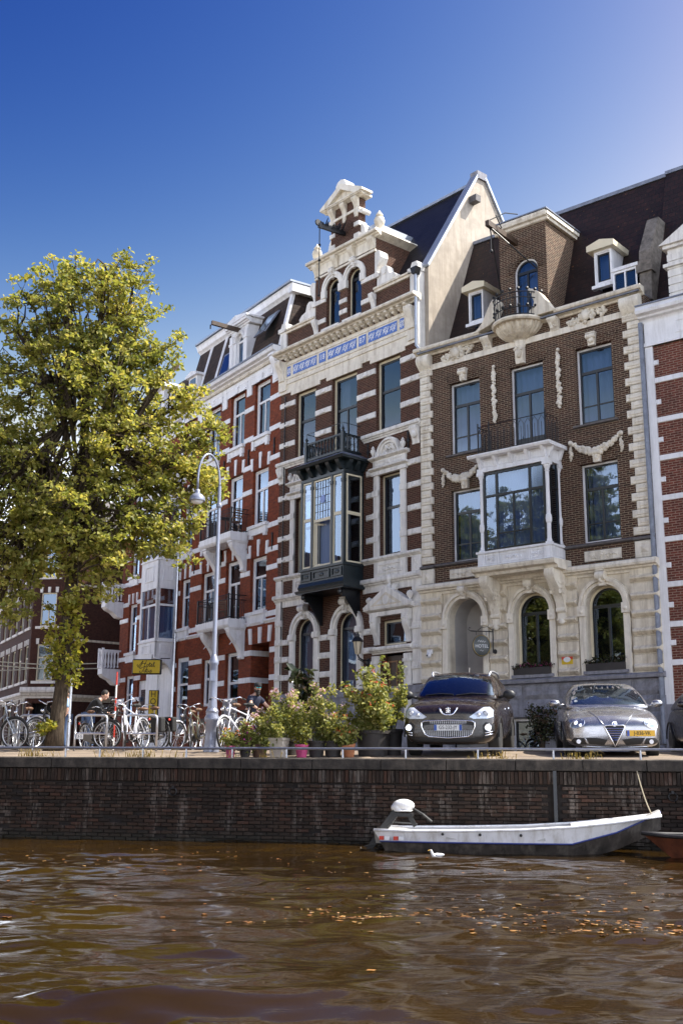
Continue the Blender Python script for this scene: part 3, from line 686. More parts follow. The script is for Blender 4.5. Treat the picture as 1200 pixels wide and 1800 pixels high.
    for x, y in ((2.69,yF+.10),(4.91,yF+.10),(2.69,-.08),(4.91,-.08)):
        k = MB(); k.box(x-.085, x+.085, y-.085, y+.085, 6.03, 6.09)
        k.lathe([(.085,6.09),(.075,6.16),(.062,6.2),(.062,6.62),(.085,6.66),(.095,6.76),(.085,6.86),(.062,6.9),(.056,7.6),(.056,8.12),(.075,8.16),(.06,8.2),(.1,8.30),(.105,8.34)], (x,y,0), 8)
        k.box(x-.11, x+.11, y-.11, y+.11, 8.34, 8.44); k.build('bay_column', 'paint_white', root)
    b = MB(); b.box(2.60, 5.00, yF, 0, 8.44, 8.56); b.box(2.62, 4.98, yF+.05, 0, 8.56, 8.86)
    for k in range(5):
        x = 2.72+k*(4.88-2.72)/4; b.prism_x([(yF+.05,8.56),(yF-.02,8.56),(yF-.06,8.7),(yF-.16,8.86),(yF+.05,8.86)], x-.05, x+.05)
        if k < 4: b.ring(rect(x+.09,x+.45,8.60,8.82), rect(x+.12,x+.42,8.63,8.79), yF+.03, yF+.05)
    for y in (yF+.08, -.12): b.prism([(4.98,8.56),(5.03,8.56),(5.15,8.86),(4.98,8.86)], y-.05, y+.05)
    b.prism_x([(yF+.05,8.86),(yF-.2,8.86),(yF-.24,8.92),(yF-.24,8.96),(0,8.98),(0,8.86)], 2.40, 5.20); b.build('bay_entablature', 'paint_white', root)
    s = MB(); y = yF+.10
    def bars(xs, zs, fr=.045):
        for x in xs: s.box(x-fr/2, x+fr/2, y-.03, y+.03, 6.03, 8.44)
        for z in zs: s.box(2.76, 4.84, y-.028, y+.028, z-fr/2, z+fr/2)
    bars((2.79,3.22,4.34,4.81), (6.08,7.70,8.39), .07); s.box(3.76, 3.81, y-.025, y+.025, 6.06, 7.68); s.box(3.25, 4.31, y-.02, y+.02, 6.52, 6.56)
    s.box(4.89, 4.95, yF+.2, yF+.25, 6.03, 8.44); s.box(4.885, 4.945, yF+.2, -.15, 7.67, 7.73); s.box(4.887, 4.943, yF+.2, -.15, 6.03, 6.12); s.box(4.888, 4.942, -.22, -.15, 6.03, 8.44)
    sash = s.build('bay_sash', 'paint_black', root)
    for x0, x1, z0, z1 in ((2.8,3.2,6.1,7.68),(3.24,3.78,6.54,7.68),(3.24,3.78,6.1,6.54),(3.79,4.32,6.54,7.68),(3.79,4.32,6.1,6.54),(4.36,4.8,6.1,7.68),(3.24,4.32,7.72,8.38)):
        t_ = random.uniform(-.006,.006); g = MB(); g.add([(x0,y-t_,z0),(x1,y+t_,z0),(x1,y+t_,z1),(x0,y-t_,z1)], [(0,1,2,3)]); g.build('pane', 'glass', sash)
    for x0, x1 in ((2.8,3.2),(4.36,4.8)): g = MB(); g.add([(x0,y,7.72),(x1,y,7.72),(x1,y,8.38),(x0,y,8.38)], [(0,1,2,3)]); g.build('pane', 'stained_glass', sash)
    g = MB(); g.add([(4.915,yF+.2,6.05),(4.915,-.15,6.05),(4.915,-.15,8.4),(4.915,yF+.2,8.4)], [(0,1,2,3)]); g.build('pane', 'glass_dark', sash)
    cu = MB(); V = []
    for i in range(61): x = 2.8+2.0*i/60; yy = y+.17+.02*math.sin(i*1.9)+.01*math.sin(i*.7); V += [(x,yy,6.05),(x,yy,8.42)]
    cu.add(V, [(2*i,2*i+2,2*i+3,2*i+1) for i in range(60)]); cu.build('curtain', 'curtain', sash, smooth='all')
    # iron rail on top of the bay
    b = MB(); zb, zt = 9.02, 9.86
    for z in (zb+.03, zt): b.tube([(2.66,-.05,z),(2.66,yF,z),(4.96,yF,z),(4.96,-.05,z)], .014, 5)
    def bow(p0, p1):
        p0 = Vector(p0); p1 = Vector(p1); b.tube([p0, p0+Vector((0,0,.66)), (p0+p1)/2+Vector((0,0,.80)), p1+Vector((0,0,.66)), p1], .009, 4); b.tube([(p0+p1)/2, (p0+p1)/2+Vector((0,0,.6))], .008, 4)
    for k in range(10): bow((2.66+.23*k+.02,yF,zb), (2.66+.23*(k+1)-.02,yF,zb))
    for k in range(4): bow((4.96,yF+.19*k+.02,zb), (4.96,yF+.19*(k+1)-.02,zb)); bow((2.66,yF+.19*k+.02,zb), (2.66,yF+.19*(k+1)-.02,zb))
    for x in (2.66, 4.96, 3.05): b.tube([(x,yF,8.98),(x,yF,zt+.12)], .022, 5)
    b.build('bay_railing', 'iron', root)
    return root
HOTEL = hotel()
# ================================================================== house of 1887 with the black oriel and the stepped gable
def gable_house():
    W = 7.46
    root = thing('gable_house', 'brown brick house banded in white stone with black oriel and ornate stepped gable', 'building', (-2.321, 39.759, 0), R(40.78-90))
    ST = 'stone_white'
    WIN = {'2a': (.92,2.08,10.93,13.46), '2b': (3.0,4.34,10.35,13.46), '2c': (5.33,6.52,10.93,13.46), '1a': (1.0,2.05,6.62,9.38), '1c': (5.50,6.54,6.62,9.38)}
    arches = [arch(1.12,2.20,2.35,4.43), arch(3.36,4.44,2.35,4.43)]
    holes = [rect(*v) for v in WIN.values()] + arches + [rect(2.7,4.45,6.3,9.5), rect(5.55,6.72,.1,3.42), rect(5.55,6.72,3.68,4.5)]
    w = MB(); wall_holes(w, rect(0,W,-.2,15.0), holes, .28); shell(w, W, 10, 0, 15.2); w.build('wall', 'brick_umber', root)
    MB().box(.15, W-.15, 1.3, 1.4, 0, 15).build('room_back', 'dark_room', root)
    rd = random.Random(4)
    # banded stone blocks on every pier
    def band(x0, x1, z, h=.2, out=.05):
        b = MB(); stone_block(b, x0, x1, z, z+h, out, .012); cx = (x0+x1)/2
        b.prism_x([(-out,z+.05),(-out-.035,z+.02),(-out-.035,z+.09),(-out,z+.12)], cx-.12, cx+.12); b.build('stone_band', ST, root)
    for z in (13.05, 12.28, 11.48):
        for a, b_ in ((.0,.90),(2.10,2.98),(4.36,5.31),(6.54,W)): band(a, b_, z)
    for z in (9.44, 8.67, 7.91, 7.12):
        for a, b_ in ((0,.74),(6.86,W)): band(a, b_, z)
        band(4.86, 5.22, z)
    for z in (4.78, 4.09, 3.48, 2.84):
        for a, b_ in ((0,.36),(7.02,W)): band(a, b_, z, .22, .09)
        if z < 4.4:
            for a, b_ in ((.36,.92),(2.40,3.16),(4.66,5.28),(6.94,7.02)): band(a, b_, z, .2, .05)
    for x0, x1 in ((0,.34),(7.04,W)):       # ground floor corner strips
        b = MB(); b.box(x0, x1, -.06, .002, 2.4, 5.5); b.build('corner_pilaster', ST, root)
    MB().box(-.05, W+.02, -.12, .0, 2.12, 2.36).build('plinth_ledge', 'stone_grey', root)
    MB().box(-.02, W+.01, -.07, .0, -.2, 2.12).build('plinth', 'stone_grey', root)
    # arched windows
    for k, (x0, x1) in enumerate(((1.12,2.20),(3.36,4.44))):
        cx = (x0+x1)/2; a = MB(); archivolt(a, cx, 4.43, .55, .80, .14)
        for sx in (-1, 1):
            x = cx+sx*.67; a.box(x-.125, x+.125, -.09, .002, 2.36, 4.2); a.prism_x([(0,4.2),(-.15,4.22),(-.17,4.3),(-.14,4.43),(0,4.43)], x-.15, x+.15)
        a.build('archivolt', ST, root, smooth=True)
        kk = MB(); keystone(kk, cx, 4.92, 5.42, .2, .3, .24); kk.build('keystone', ST, root, smooth=True)
        window(root, x0, x1, 2.4, 0, spring=4.43, y=.17, frame='paint_cream', fw=.05, sw=.06, cols=1, transom=.6, curtain='curtain_grey', drape=.05)
    # belt course and the panel zone under the first floor
    def cor(nm, z0, z1, out, spans, mat=ST):
        for x0, x1 in spans: c = MB(); cornice(c, x0, x1, z0, z1, out); c.build(nm, mat, root)
    cor('belt_course', 5.62, 5.90, .20, [(-.06,2.42),(4.72,W+.04)])
    for x0, x1 in ((0,2.42),(4.72,W)): MB().box(x0, x1, -.05, .002, 5.46, 5.62).build('belt_band', ST, root)
    for x0, x1 in ((.98,2.1),(5.28,6.80)):
        b = MB(); b.box(x0, x1, -.07, .002, 5.92, 6.42); b.ring(rect(x0+.2,x1-.2,6.02,6.34), rect(x0+.24,x1-.24,6.06,6.30), -.10, -.07); carving(b, (x0+x1)/2, 6.18, (x1-x0)*.5, .12, -.065, .06, int(x0*3), 20, .04)
        b.build('sill_panel', ST, root)
    for x0, x1 in ((0,.36),(7.04,W)):
        b = MB(); stone_block(b, x0, x1, 5.92, 6.42, .09); carving(b, (x0+x1)/2, 6.17, .2, .36, -.085, .04, 6, 16, .04); b.build('pedestal', ST, root)
    cor('sill_course', 6.42, 6.60, .16, [(-.04,2.42),(4.74,W+.02)])
    # first floor window surrounds with lunettes
    for x0, x1, z0, z1 in (WIN['1a'], WIN['1c']):
        cx = (x0+x1)/2; s = MB()
        for sx in (-1, 1):
            xa = x0-.24 if sx < 0 else x1; s.box(xa, xa+.24, -.07, .002, 6.6, 9.4)
            for z in (7.12,7.91,8.67): s.box(xa-.03 if sx < 0 else xa-.0, xa+.24 if sx < 0 else xa+.27, -.10, .002, z, z+.2)
        s.box(x0-.3, x1+.3, -.12, .002, 9.38, 9.52); cornice(s, x0-.38, x1+.38, 9.52, 9.64, .2)
        s.box(x0-.26, x1+.26, -.08, .002, 9.64, 9.90); s.ring(rect(x0-.14,cx-.14,9.69,9.85), rect(x0-.1,cx-.18,9.73,9.81), -.1, -.08); s.ring(rect(cx+.14,x1+.14,9.69,9.85), rect(cx+.18,x1+.1,9.73,9.81), -.1, -.08); s.ball((cx,-.09,9.77), (.07,.03,.07), 8, 4)
        cornice(s, x0-.40, x1+.40, 9.90, 10.02, .2); archivolt(s, cx, 10.02, .40, .58, .16)
        carving(s, cx, 10.20, .56, .34, 0, .12, int(x0), 26, .06); s.box(cx-.4, cx+.4, -.02, .002, 10.02, 10.35)
        for sx in (-1, 1): urn(s, (cx+sx*.72, -.12, 10.02), .42); s.prism([(cx+sx*.58,10.02),(cx+sx*.68,10.02),(cx+sx*.62,10.16),(cx+sx*.6,10.2)], -.12, 0)
        s.build('window_surround', ST, root, smooth=True)
        window(root, x0, x1, z0, z1, y=.16, frame='paint_cream', fw=.05, sw=.06, transom=.60, cols=1, curtain='curtain_grey', gap=.25)
    cor('sill_course', 10.66, 10.90, .18, [(-.05,2.42),(4.72,W+.03)])
    for x in (.18, 7.26):
        b = MB(); console(b, x-.16, x+.16, 10.1, 10.68, .2); b.ball((x,-.14,10.42), (.11,.09,.14), 10, 6); b.build('lion_corbel', ST, root, smooth=True)
    for x in (.62, 4.95, 6.9):
        b = MB(); b.tube([(x,-.03,10.05),(x,-.05,10.55)], .025, 5); b.ball((x,-.04,10.3), (.08,.03,.08), 8, 4); b.ball((x,-.04,10.55), (.05,.03,.07), 6, 4); b.ball((x,-.04,10.06), (.05,.03,.07), 6, 4); b.build('wall_anchor', 'iron', root)
    # second floor
    for k in ('2a','2c'): x0,x1,z0,z1 = WIN[k]; window(root, x0, x1, z0, z1, y=.14, frame='paint_cream', fw=.08, sw=.06, transom=.56, cols=1, curtain=None)
    x0,x1,z0,z1 = WIN['2b']; window(root, x0, x1, z0, z1, y=.14, frame='paint_cream', fw=.08, sw=.06, transom=.62, cols=2, curtain='curtain_grey', gap=.4)
    # entablature with tile frieze
    e = MB(); e.box(0, W, -.05, .002, 13.60, 13.70); 
    for x0, x1 in ((.66,2.34),(2.72,4.62),(5.06,6.78)): e.box(x0, x1, -.05, .002, 13.46, 13.60)
    e.box(-.01, W, -.03, .002, 13.70, 13.95); e.box(-.02, W+.01, -.07, .002, 13.95, 14.05); e.box(-.01, W, -.045, .002, 14.05, 14.86); e.box(-.02, W+.01, -.075, .002, 14.14, 14.20); e.box(-.02, W+.01, -.075, .002, 14.70, 14.76)
    e.build('frieze', 'stone_ivory', root)
    for x0, x1, kind in ((.42,.62,0),(.78,2.16,1),(2.30,2.68,'18'),(2.80,4.36,1),(4.48,4.86,'87'),(4.98,6.42,1),(6.56,6.76,0)):
        n = max(1, round((x1-x0)/.36)); sw_ = (x1-x0)/n
        for k in range(n):
            xa = x0+k*sw_; t_ = MB(); t_.box(xa+.004, xa+sw_-.004, -.062, -.04, 14.26, 14.64); tile = t_.build('tile', 'tile_blue', root)
            if isinstance(kind, str):
                tt = text_obj(kind, .30, 'tile_white', tile, ((x0+x1)/2, -.066, 14.45), .004)
            else:
                q = MB(); r2 = random.Random(int(xa*100))
                for i in range(16):
                    a = i/16*2*PI; rr = .05+.075*((i*7) % 5)/4; px, pz = xa+sw_/2+rr*1.1*math.cos(a), 14.45+rr*math.sin(a)
                    q.ball((px,-.064,pz), (.03*r2.uniform(.6,1.2),.006,.026*r2.uniform(.6,1.2)), 6, 3)
                q.tube([(xa+.02,-.064,14.34),(xa+sw_*.35,-.066,14.56),(xa+sw_*.65,-.066,14.34),(xa+sw_-.02,-.064,14.56)], .012, 4)
                q.build('flower_ornament', 'tile_white', tile)
    for x in (.17, 7.18):
        b = MB(); b.box(x-.22, x+.22, -.10, .0, 13.72, 14.86); console(b, x-.15, x+.15, 14.1, 14.86, .26, -.1); b.build('frieze_bracket', 'stone_ivory', root)
    for i in range(22):
        x = .48+i*(6.98-.48)/21
        if i % 1 == 0 and i < 22:
            b = MB(); b.prism_x([(0,14.86),(-.10,14.86),(-.16,14.94),(-.28,15.0),(-.28,15.06),(0,15.06)], x-.065, x+.065); b.ball((x,-.18,14.9), (.055,.07,.05), 6, 4); b.build('modillion', 'stone_cream', root)
    c = MB(); cornice(c, -.12, W+.08, 15.04, 15.28, .42); c.build('cornice', 'stone_ivory', root)
    MB().box(-.02, W+.0, -.18, .3, 15.28, 15.36).build('attic_step', 'stone_ivory', root)
    # attic parapet and corner posts
    for x0, x1 in ((.3,2.02),(5.3,7.1)): MB().box(x0, x1, 0, .25, 15.36, 16.02).build('attic_parapet', 'brick_umber', root)
    for x0, x1 in ((.28,2.04),(5.3,7.12)): b = MB(); b.box(x0, x1, -.08, .3, 16.02, 16.12); b.box(x0, x1, -.13, .33, 16.12, 16.19); b.build('parapet_coping', 'stone_cream', root)
    for x in (.14, 7.26):
        b = MB(); b.box(x-.18, x+.2, -.07, .42, 15.36, 16.12); b.box(x-.24, x+.26, -.13, .48, 16.12, 16.28); b.prism([(x-.2,16.28),(x+.22,16.28),(x+.12,16.5),(x-.1,16.5)], -.05, .4); b.build('corner_post', 'stone_white', root)
    # side wall strip at the right (drain side)
    b = MB(); b.box(W-.02, W+.04, -.12, .9, 13.0, 16.1); b.build('side_pier', 'stone_white', root)
    # gable front
    GX0, GX1 = 2.02, 5.32
    gh = [arch(2.66,3.40,15.42,17.02), arch(3.84,4.58,15.42,17.02)]
    g = MB(); wall_holes(g, rect(GX0,GX1,15.36,18.2), gh, .25, y=-.02)
    for x in (GX0, GX1): g.add([(x,-.02,15.36),(x,-.02,18.2),(x,2.05,18.2),(x,.28,15.36)], [(0,1,2,3)])
    gm = g.build('gable_wall', 'brick_umber', root)
    for x0, x1 in ((2.66,3.40),(3.84,4.58)):
        window(root, x0, x1, 15.45, 0, spring=17.02, y=.12, frame='paint_cream', fw=.05, sw=.05, cols=1, transom=.7, curtain=None)
        cx = (x0+x1)/2; a = MB(); archivolt(a, cx, 17.02, .38, .60, .10, -.02); a.box(cx-.60, cx-.36, -.12, .0, 16.72, 17.02); a.box(cx+.36, cx+.60, -.12, .0, 16.72, 17.02); a.build('archivolt', ST, root, smooth=True)
        kk = MB(); keystone(kk, cx, 17.36, 17.74, .13, .2, .18); kk.build('keystone', ST, root, smooth=True)
        MB().box(cx-.48, cx+.48, -.2, .1, 15.36, 15.46).build('sill', ST, root)
    for z in (15.78, 16.58):
        for x0, x1 in ((GX0-.04,2.64),(3.42,3.82),(4.60,GX1+.04)):
            if z > 16 and x0 > 3 and x0 < 4: continue
            b = MB(); stone_block(b, x0, x1, z, z+.18, .06, .012, -.02); b.build('stone_band', ST, root)
    MB().box(3.42, 3.82, -.08, -.02, 16.2, 16.36).build('stone_band', ST, root)
    e = MB(); e.box(GX0-.03, GX1+.03, -.07, .0, 17.62, 17.70); e.box(GX0, GX1, -.05, .002, 17.76, 18.14); cornice(e, GX0-.30, GX1+.30, 18.14, 18.36, .30, -.02); 
    e.prism([(GX1,18.15),(GX1+.3,18.3),(GX1+.28,18.36),(GX1,18.36)], -.1, 2.0); e.prism([(GX0,18.15),(GX0-.3,18.3),(GX0-.28,18.36),(GX0,18.36)], -.1, 2.0); e.box(GX0-.25, GX1+.25, -.02, 2.05, 18.30, 18.38); e.build('gable_cornice', 'stone_ivory', root)
    for x in (2.14, 3.22, 4.14, 5.20):
        b = MB(); console(b, x-.13, x+.13, 17.72, 18.16, .2, -.04); b.build('cornice_console', 'stone_cream', root, smooth=True)
    for x, s_ in ((2.1,-1),(5.24,1)):     # scroll brackets on the gable's flanks
        b = MB(); P = [(0,17.55),(.16,17.6),(.28,17.5),(.30,17.3),(.2,17.1),(.1,16.95),(.08,16.8),(.2,16.72),(.16,16.6),(0,16.58)]
        X = GX1 if s_ > 0 else GX0
        b.prism([(X+s_*a, z) for a, z in P], -.06, .3); b.build('side_scroll', ST, root)
        b = MB(); P = [(0,16.19),(.95,16.19),(1.0,16.4),(.86,16.52),(.62,16.6),(.55,16.85),(.42,16.95),(.22,16.9),(.1,16.7),(.02,16.62)]
        b.prism([(X+s_*(a+.02), z) for a, z in P], .02, .28); b.lathe([(.001,-.01),(.1,-.01),(.1,.3),(.001,.3)], (X+s_*.78,.0,16.38), 12, axis='y'); b.lathe([(.001,-.01),(.11,-.01),(.11,.3),(.001,.3)], (X+s_*.4,.0,16.72), 12, axis='y'); b.build('volute', ST, root)
        b = MB(); console(b, x-.1 if s_ < 0 else x-.1, x+.1, 15.42, 16.0, .2, -.02); b.build('gable_console', ST, root, smooth=True)
    # crown of the gable
    b = MB(); b.box(2.86, 4.42, .0, .30, 18.38, 20.10); wallc = b.build('gable_crown', 'brick_umber', root)
    for z in (18.55, 19.0, 19.5):
        for x0, x1 in ((2.82,3.1),(4.18,4.46)): b = MB(); b.box(x0, x1, -.05, .34, z, z+.16); b.build('stone_band', ST, root)
    b = MB()
    for k in range(14):
        a = PI*(k+.5)/14; b.prism([(3.64+.3*math.cos(a-.09),19.0+.3*math.sin(a-.09)),(3.64+.46*math.cos(a-.09),19.0+.46*math.sin(a-.09)),(3.64+.46*math.cos(a+.09),19.0+.46*math.sin(a+.09)),(3.64+.3*math.cos(a+.09),19.0+.3*math.sin(a+.09))], -.03, .0)
    b.build('brick_arch', 'brick_umber', root)
    b = MB(); b.box(2.80, 4.48, -.06, .34, 19.60, 19.70); cornice(b, 2.56, 4.72, 20.10, 20.20, .22); b.box(2.60,4.68,-.1,.40,20.13,20.20)
    b.ring([(2.46,20.20),(4.82,20.20),(4.82,20.28),(3.64,20.90),(2.46,20.28)], [(2.92,20.24),(4.36,20.24),(4.20,20.34),(3.64,20.66),(3.08,20.34)], -.24, .30); b.build('pediment', 'stone_ivory', root)
    MB().prism([(2.86,20.22),(4.42,20.22),(3.64,20.72)], -.08, .2).build('tympanum', 'stone_cream', root)
    b = MB(); b.prism([(3.36,20.76),(3.92,20.76),(3.92,20.86),(3.82,21.0),(3.64,21.06),(3.46,21.0),(3.36,20.86)], -.22, .24); b.build('pediment_block', 'stone_white', root)
    for x in (2.98, 3.64, 4.30):
        k = MB(); console(k, x-.12, x+.12, 19.70, 20.12, .2, -.0); k.prism([(x-.09,19.6),(x+.09,19.6),(x+.06,19.36),(x-.06,19.36)], -.07, 0); k.build('cornice_console', 'stone_cream', root, smooth=True)
    for s_, X in ((-1,2.86),(1,4.42)):
        b = MB(); P = [(0,18.38),(.86,18.38),(.86,18.48),(.5,18.52),(.26,18.66),(.2,18.9),(.1,19.05),(0,19.1)]; b.prism([(X+s_*a, z) for a, z in P], .08, .36); b.lathe([(.001,.02),(.09,.02),(.09,.4),(.001,.4)], (X+s_*.1,0,19.55), 10, axis='y'); b.build('volute', ST, root)
        b = MB(); urn(b, (X+s_*.95, .12, 18.38), .86); b.build('urn', 'stone_cream', root, smooth=True)
    h = MB(); h.bar((3.64,.2,18.95), (3.64,-1.25,18.85), .1, .16); h.build('hoist_beam', 'iron', root)
    h = MB(); h.tube([(3.64,-1.2,18.85),(3.64,-1.2,16.1)], .02, 5)
    for z in (18.1, 17.5, 16.8, 16.15): h.ball((3.64,-1.2,z), (.06,.06,.04), 6, 4)
    r2 = random.Random(8)
    for k in range(26): h.tube([(3.64+r2.uniform(-.08,.08), -.1-1.0*k/26, 18.9), (3.64+r2.uniform(-.25,.25), -.1-1.0*k/26+r2.uniform(-.1,.1), 19.05+r2.uniform(0,.3)*(1-k/30)), (3.64+r2.uniform(-.2,.2), -.1-1.0*k/26, 18.92)], .018, 4)
    h.lathe([(.001,-.03),(.12,-.03),(.12,.03),(.001,.03)], (3.64,-1.28,18.95), 10, axis='x'); h.build('hoist_ironwork', 'iron', root)
    # cross roof of the gable, white-lit lead flat, main roof and party wall
    b = MB(); b.box(2.2, 5.2, .1, 2.3, 18.38, 18.46); b.prism_x([(.3,18.46),(.3,18.95),(2.6,18.98),(2.6,18.46)], 4.2, 5.05); b.build('gable_roof', 'zinc', root)
    roof_face('roof_slope', 'roof_slate', root, [(-.05,.25,15.3),(W,.25,15.3),(W,2.96,20.40),(-.05,2.96,20.40)])
    b = MB(); b.prism_x([(.28,15.25),(2.96,20.38),(6.4,15.25)], -.02, W-.02); b.build('roof_body', 'roof_slate', root)
    MB().box(-.05, W, 2.8, 3.12, 20.42, 20.52).build('ridge_cap', 'zinc', root)
    b = MB(); P = [(.2,13.0),(.2,16.2),(.28,16.38),(2.75,20.5),(3.2,20.5),(6.6,15.2),(6.6,13.0)]; b.prism_x(P, W-.02, W+.22); b.build('party_wall', 'wall_cream', root)
    def cop(a, b_, x0, x1, th, mat, nm):
        a = Vector((0,)+a); b_ = Vector((0,)+b_); n = Vector((0,-(b_-a).z,(b_-a).y)).normalized()*th; 
        q = [a, b_, b_+n, a+n]; c = MB(); c._ext([(x0,p.y,p.z) for p in q], [(x1,p.y,p.z) for p in q]); c.build(nm, mat, root)
    cop((.18,16.26),(2.8,20.62),W-.06,W+.30,.09,'zinc','wall_coping'); cop((3.1,20.62),(6.6,15.3),W-.06,W+.30,.09,'zinc','wall_coping')
    MB().box(W-.06, W+.30, 2.7, 3.2, 20.5, 20.78).build('wall_finial', 'mossy_stone' if False else 'stone_grey', root)
    MB().box(W+.2, W+.55, 2.3, 2.55, 19.35, 19.6).build('wall_anchor', 'stone_dark', root)
    # hopper and down pipe on the party line
    d = MB(); d.tube([(W+.02,-.2,15.95),(W+.02,-.2,13.4),(W+.28,-.24,13.1)], .05, 8); d.build('rain_pipe', 'zinc', root)
    MB().prism([(W-.12,16.15),(W+.16,16.15),(W+.09,15.92),(W-.05,15.92)], -.32, -.08).build('rain_hopper', 'iron', root)
    d = MB(); d.tube([(.34,-.06,2.3),(.34,-.06,13.5)], .022, 6); d.build('rain_pipe', 'iron', root)
    # black timber oriel
    X0, X1, YF = 2.42, 4.70, -.90
    b = MB(); b.box(X0+.02, X1-.02, YF+.02, 0, 5.96, 6.40); b.prism_x([(0,5.72),(YF-.02,5.74),(YF-.06,5.82),(YF,5.96),(0,5.96)], X0-.04, X1+.04)
    b.prism_x([(0,5.62),(YF-.1,5.64),(YF-.12,5.70),(YF-.02,5.74),(0,5.74)], X0-.12, X1+.12); b.box(X0-.03, X1+.03, YF-.04, 0, 6.38, 6.46)
    for x0, x1 in ((X0+.08,X0+.6),(X0+.7,X1-.7),(X1-.6,X1-.08)): b.ring(rect(x0,x1,6.03,6.33), rect(x0+.05,x1-.05,6.08,6.28), YF-.02, YF+.03); b.ball(((x0+x1)/2, YF+.02, 6.18), (.13,.03,.07), 8, 4)
    b.build('oriel_base', 'paint_green_black', root)
    MB().box(X0-.1, X1+.1, YF-.1, 0, 5.60, 5.625).build('oriel_soffit', 'paint_black', root)
    for x in (X0+.16, X1-.2):
        b = MB(); b.prism_x([(0,5.6),(YF+.08,5.6),(-.3,4.95),(-.06,4.62),(0,4.6)], x-.03, x+.03); b.lathe([(.001,-.05),(.11,-.05),(.11,.05),(.001,.05)], (x,YF+.2,5.45), 10, axis='x'); b.ball((x,YF+.02,5.5), (.07,.07,.1), 8, 5); b.build('oriel_bracket', 'paint_black', root)
    b = MB()
    for x in (X0+.05, X0+.62, X1-.62, X1-.05): b.box(x-.05, x+.05, YF+.0, YF+.1, 6.46, 9.55); b.box(x-.07, x+.07, YF-.03, YF+.1, 9.2, 9.32)
    b.box(X0, X1, YF, 0, 9.52, 9.62); b.box(X0+.01, X1-.01, YF+.04, 0, 9.62, 9.95)
    b.box(X1-.1, X1, -.1, 0, 6.46, 9.55); b.box(X0, X0+.1, -.1, 0, 6.46, 9.55)
    for k in range(5):
        x = X0+.12+k*(X1-X0-.24)/4; b.prism_x([(YF+.04,9.64),(YF-.04,9.66),(YF-.2,9.86),(YF-.24,9.96),(YF+.04,9.96)], x-.09, x+.09)
    for y in (-.75,-.4,-.08): b.prism([(X1-.02,9.64),(X1+.04,9.66),(X1+.2,9.86),(X1+.22,9.96),(X1-.02,9.96)], y-.08, y+.08)
    b.prism_x([(0,9.95),(YF-.3,9.95),(YF-.36,10.03),(0,10.05)], X0-.34, X1+.30); orl = b.build('oriel_frame', 'paint_green_black', root)
    MB().add([(X0-.34,YF-.36,10.04),(X1+.30,YF-.36,10.04),(X1+.30,0,10.04),(X0-.34,0,10.04),(X0+.1,YF+.05,10.26),(X1-.1,YF+.05,10.26),(X1-.1,0,10.26),(X0+.1,0,10.26)], [(0,1,5,4),(1,2,6,5),(3,0,4,7),(4,5,6,7)]).build('oriel_lead_roof', 'lead', root)
    def light(x0, x1, z0, z1, gl, side=False):
        f = MB(); f.ring(rect(x0,x1,z0,z1), rect(x0+.055,x1-.055,z0+.055,z1-.055), 0, .06); g_ = MB(); g_.add([(x0+.05,.03,z0+.05),(x1-.05,.03,z0+.05),(x1-.05,.03,z1-.05),(x0+.05,.03,z1-.05)], [(0,1,2,3)])
        M_ = Matrix.Translation((X1-.06,-.02,0)) @ Matrix.Rotation(PI/2,4,'Z') @ Matrix.Translation((0,-.06,0)) if side else Matrix.Translation((0,YF+.03,0))
        f.xf(M_); g_.xf(M_); o = f.build('oriel_sash', 'paint_cream', root); g_.build('pane', gl, o); return o
    light(X0+.1,X0+.57,8.16,9.5,'stained_glass'); light(X0+.1,X0+.57,6.48,8.16,'glass')
    o = light(X0+.67,X1-.67,8.06,9.5,'stained_glass')
    q = MB(); cx = (X0+X1)/2
    for k in range(1, 6): x = X0+.72+(X1-X0-1.44)*k/6; q.box(x-.006, x+.006, YF+.045, YF+.075, 8.1, 9.45)
    for k in range(1, 5): z = 8.1+1.36*k/5; q.box(X0+.72, X1-.72, YF+.045, YF+.075, z-.006, z+.006)
    q.build('leading', 'iron', o); MB().lathe([(.001,-.006),(.14,-.006),(.14,.006),(.001,.006)], (cx,YF+.05,8.8), 14, axis='y').build('medallion', 'tile_blue', o)
    f = MB(); f.ring(rect(X0+.67,X1-.67,6.48,8.06), rect(X0+.72,X1-.72,6.53,8.02), YF+.03, YF+.09); of = f.build('oriel_sash', 'paint_cream', root)
    f = MB(); f.ring(rect(0,.9,6.54,8.0), rect(.06,.84,6.6,7.94), 0, .05); f.xf(Matrix.Translation((X0+.74,YF+.08,0)) @ Matrix.Rotation(R(48),4,'Z')); f.build('open_casement', 'paint_cream', of)
    light(X1-.57,X1-.1,8.16,9.5,'stained_glass'); light(X1-.57,X1-.1,6.48,8.16,'glass')
    light(-.74,-.06,8.16,9.5,'glass_dark',True); light(-.74,-.06,6.48,8.16,'glass_dark',True)
    cu = MB(); V = []
    for i in range(36): x = X0+.72+.85*i/35; yy = YF+.32+.035*math.sin(i*1.3); V += [(x,yy,6.5),(x,yy,9.4)]
    cu.add(V, [(2*i,2*i+2,2*i+3,2*i+1) for i in range(35)]); cu.build('curtain', 'curtain', orl, smooth='all')
    # balustrade on the oriel
    b = MB(); bx0, bx1, by = X0+.16, X1-.16, YF+.1
    b.bar((bx0,by,10.34),(bx1,by,10.34),.07,.08); b.bar((bx0,by,10.92),(bx1,by,10.92),.08,.06); b.bar((bx1,by,10.34),(bx1,0,10.34),.07,.08); b.bar((bx1,by,10.92),(bx1,0,10.92),.08,.06); b.bar((bx0,by,10.34),(bx0,0,10.34),.07,.08); b.bar((bx0,by,10.92),(bx0,0,10.92),.08,.06)
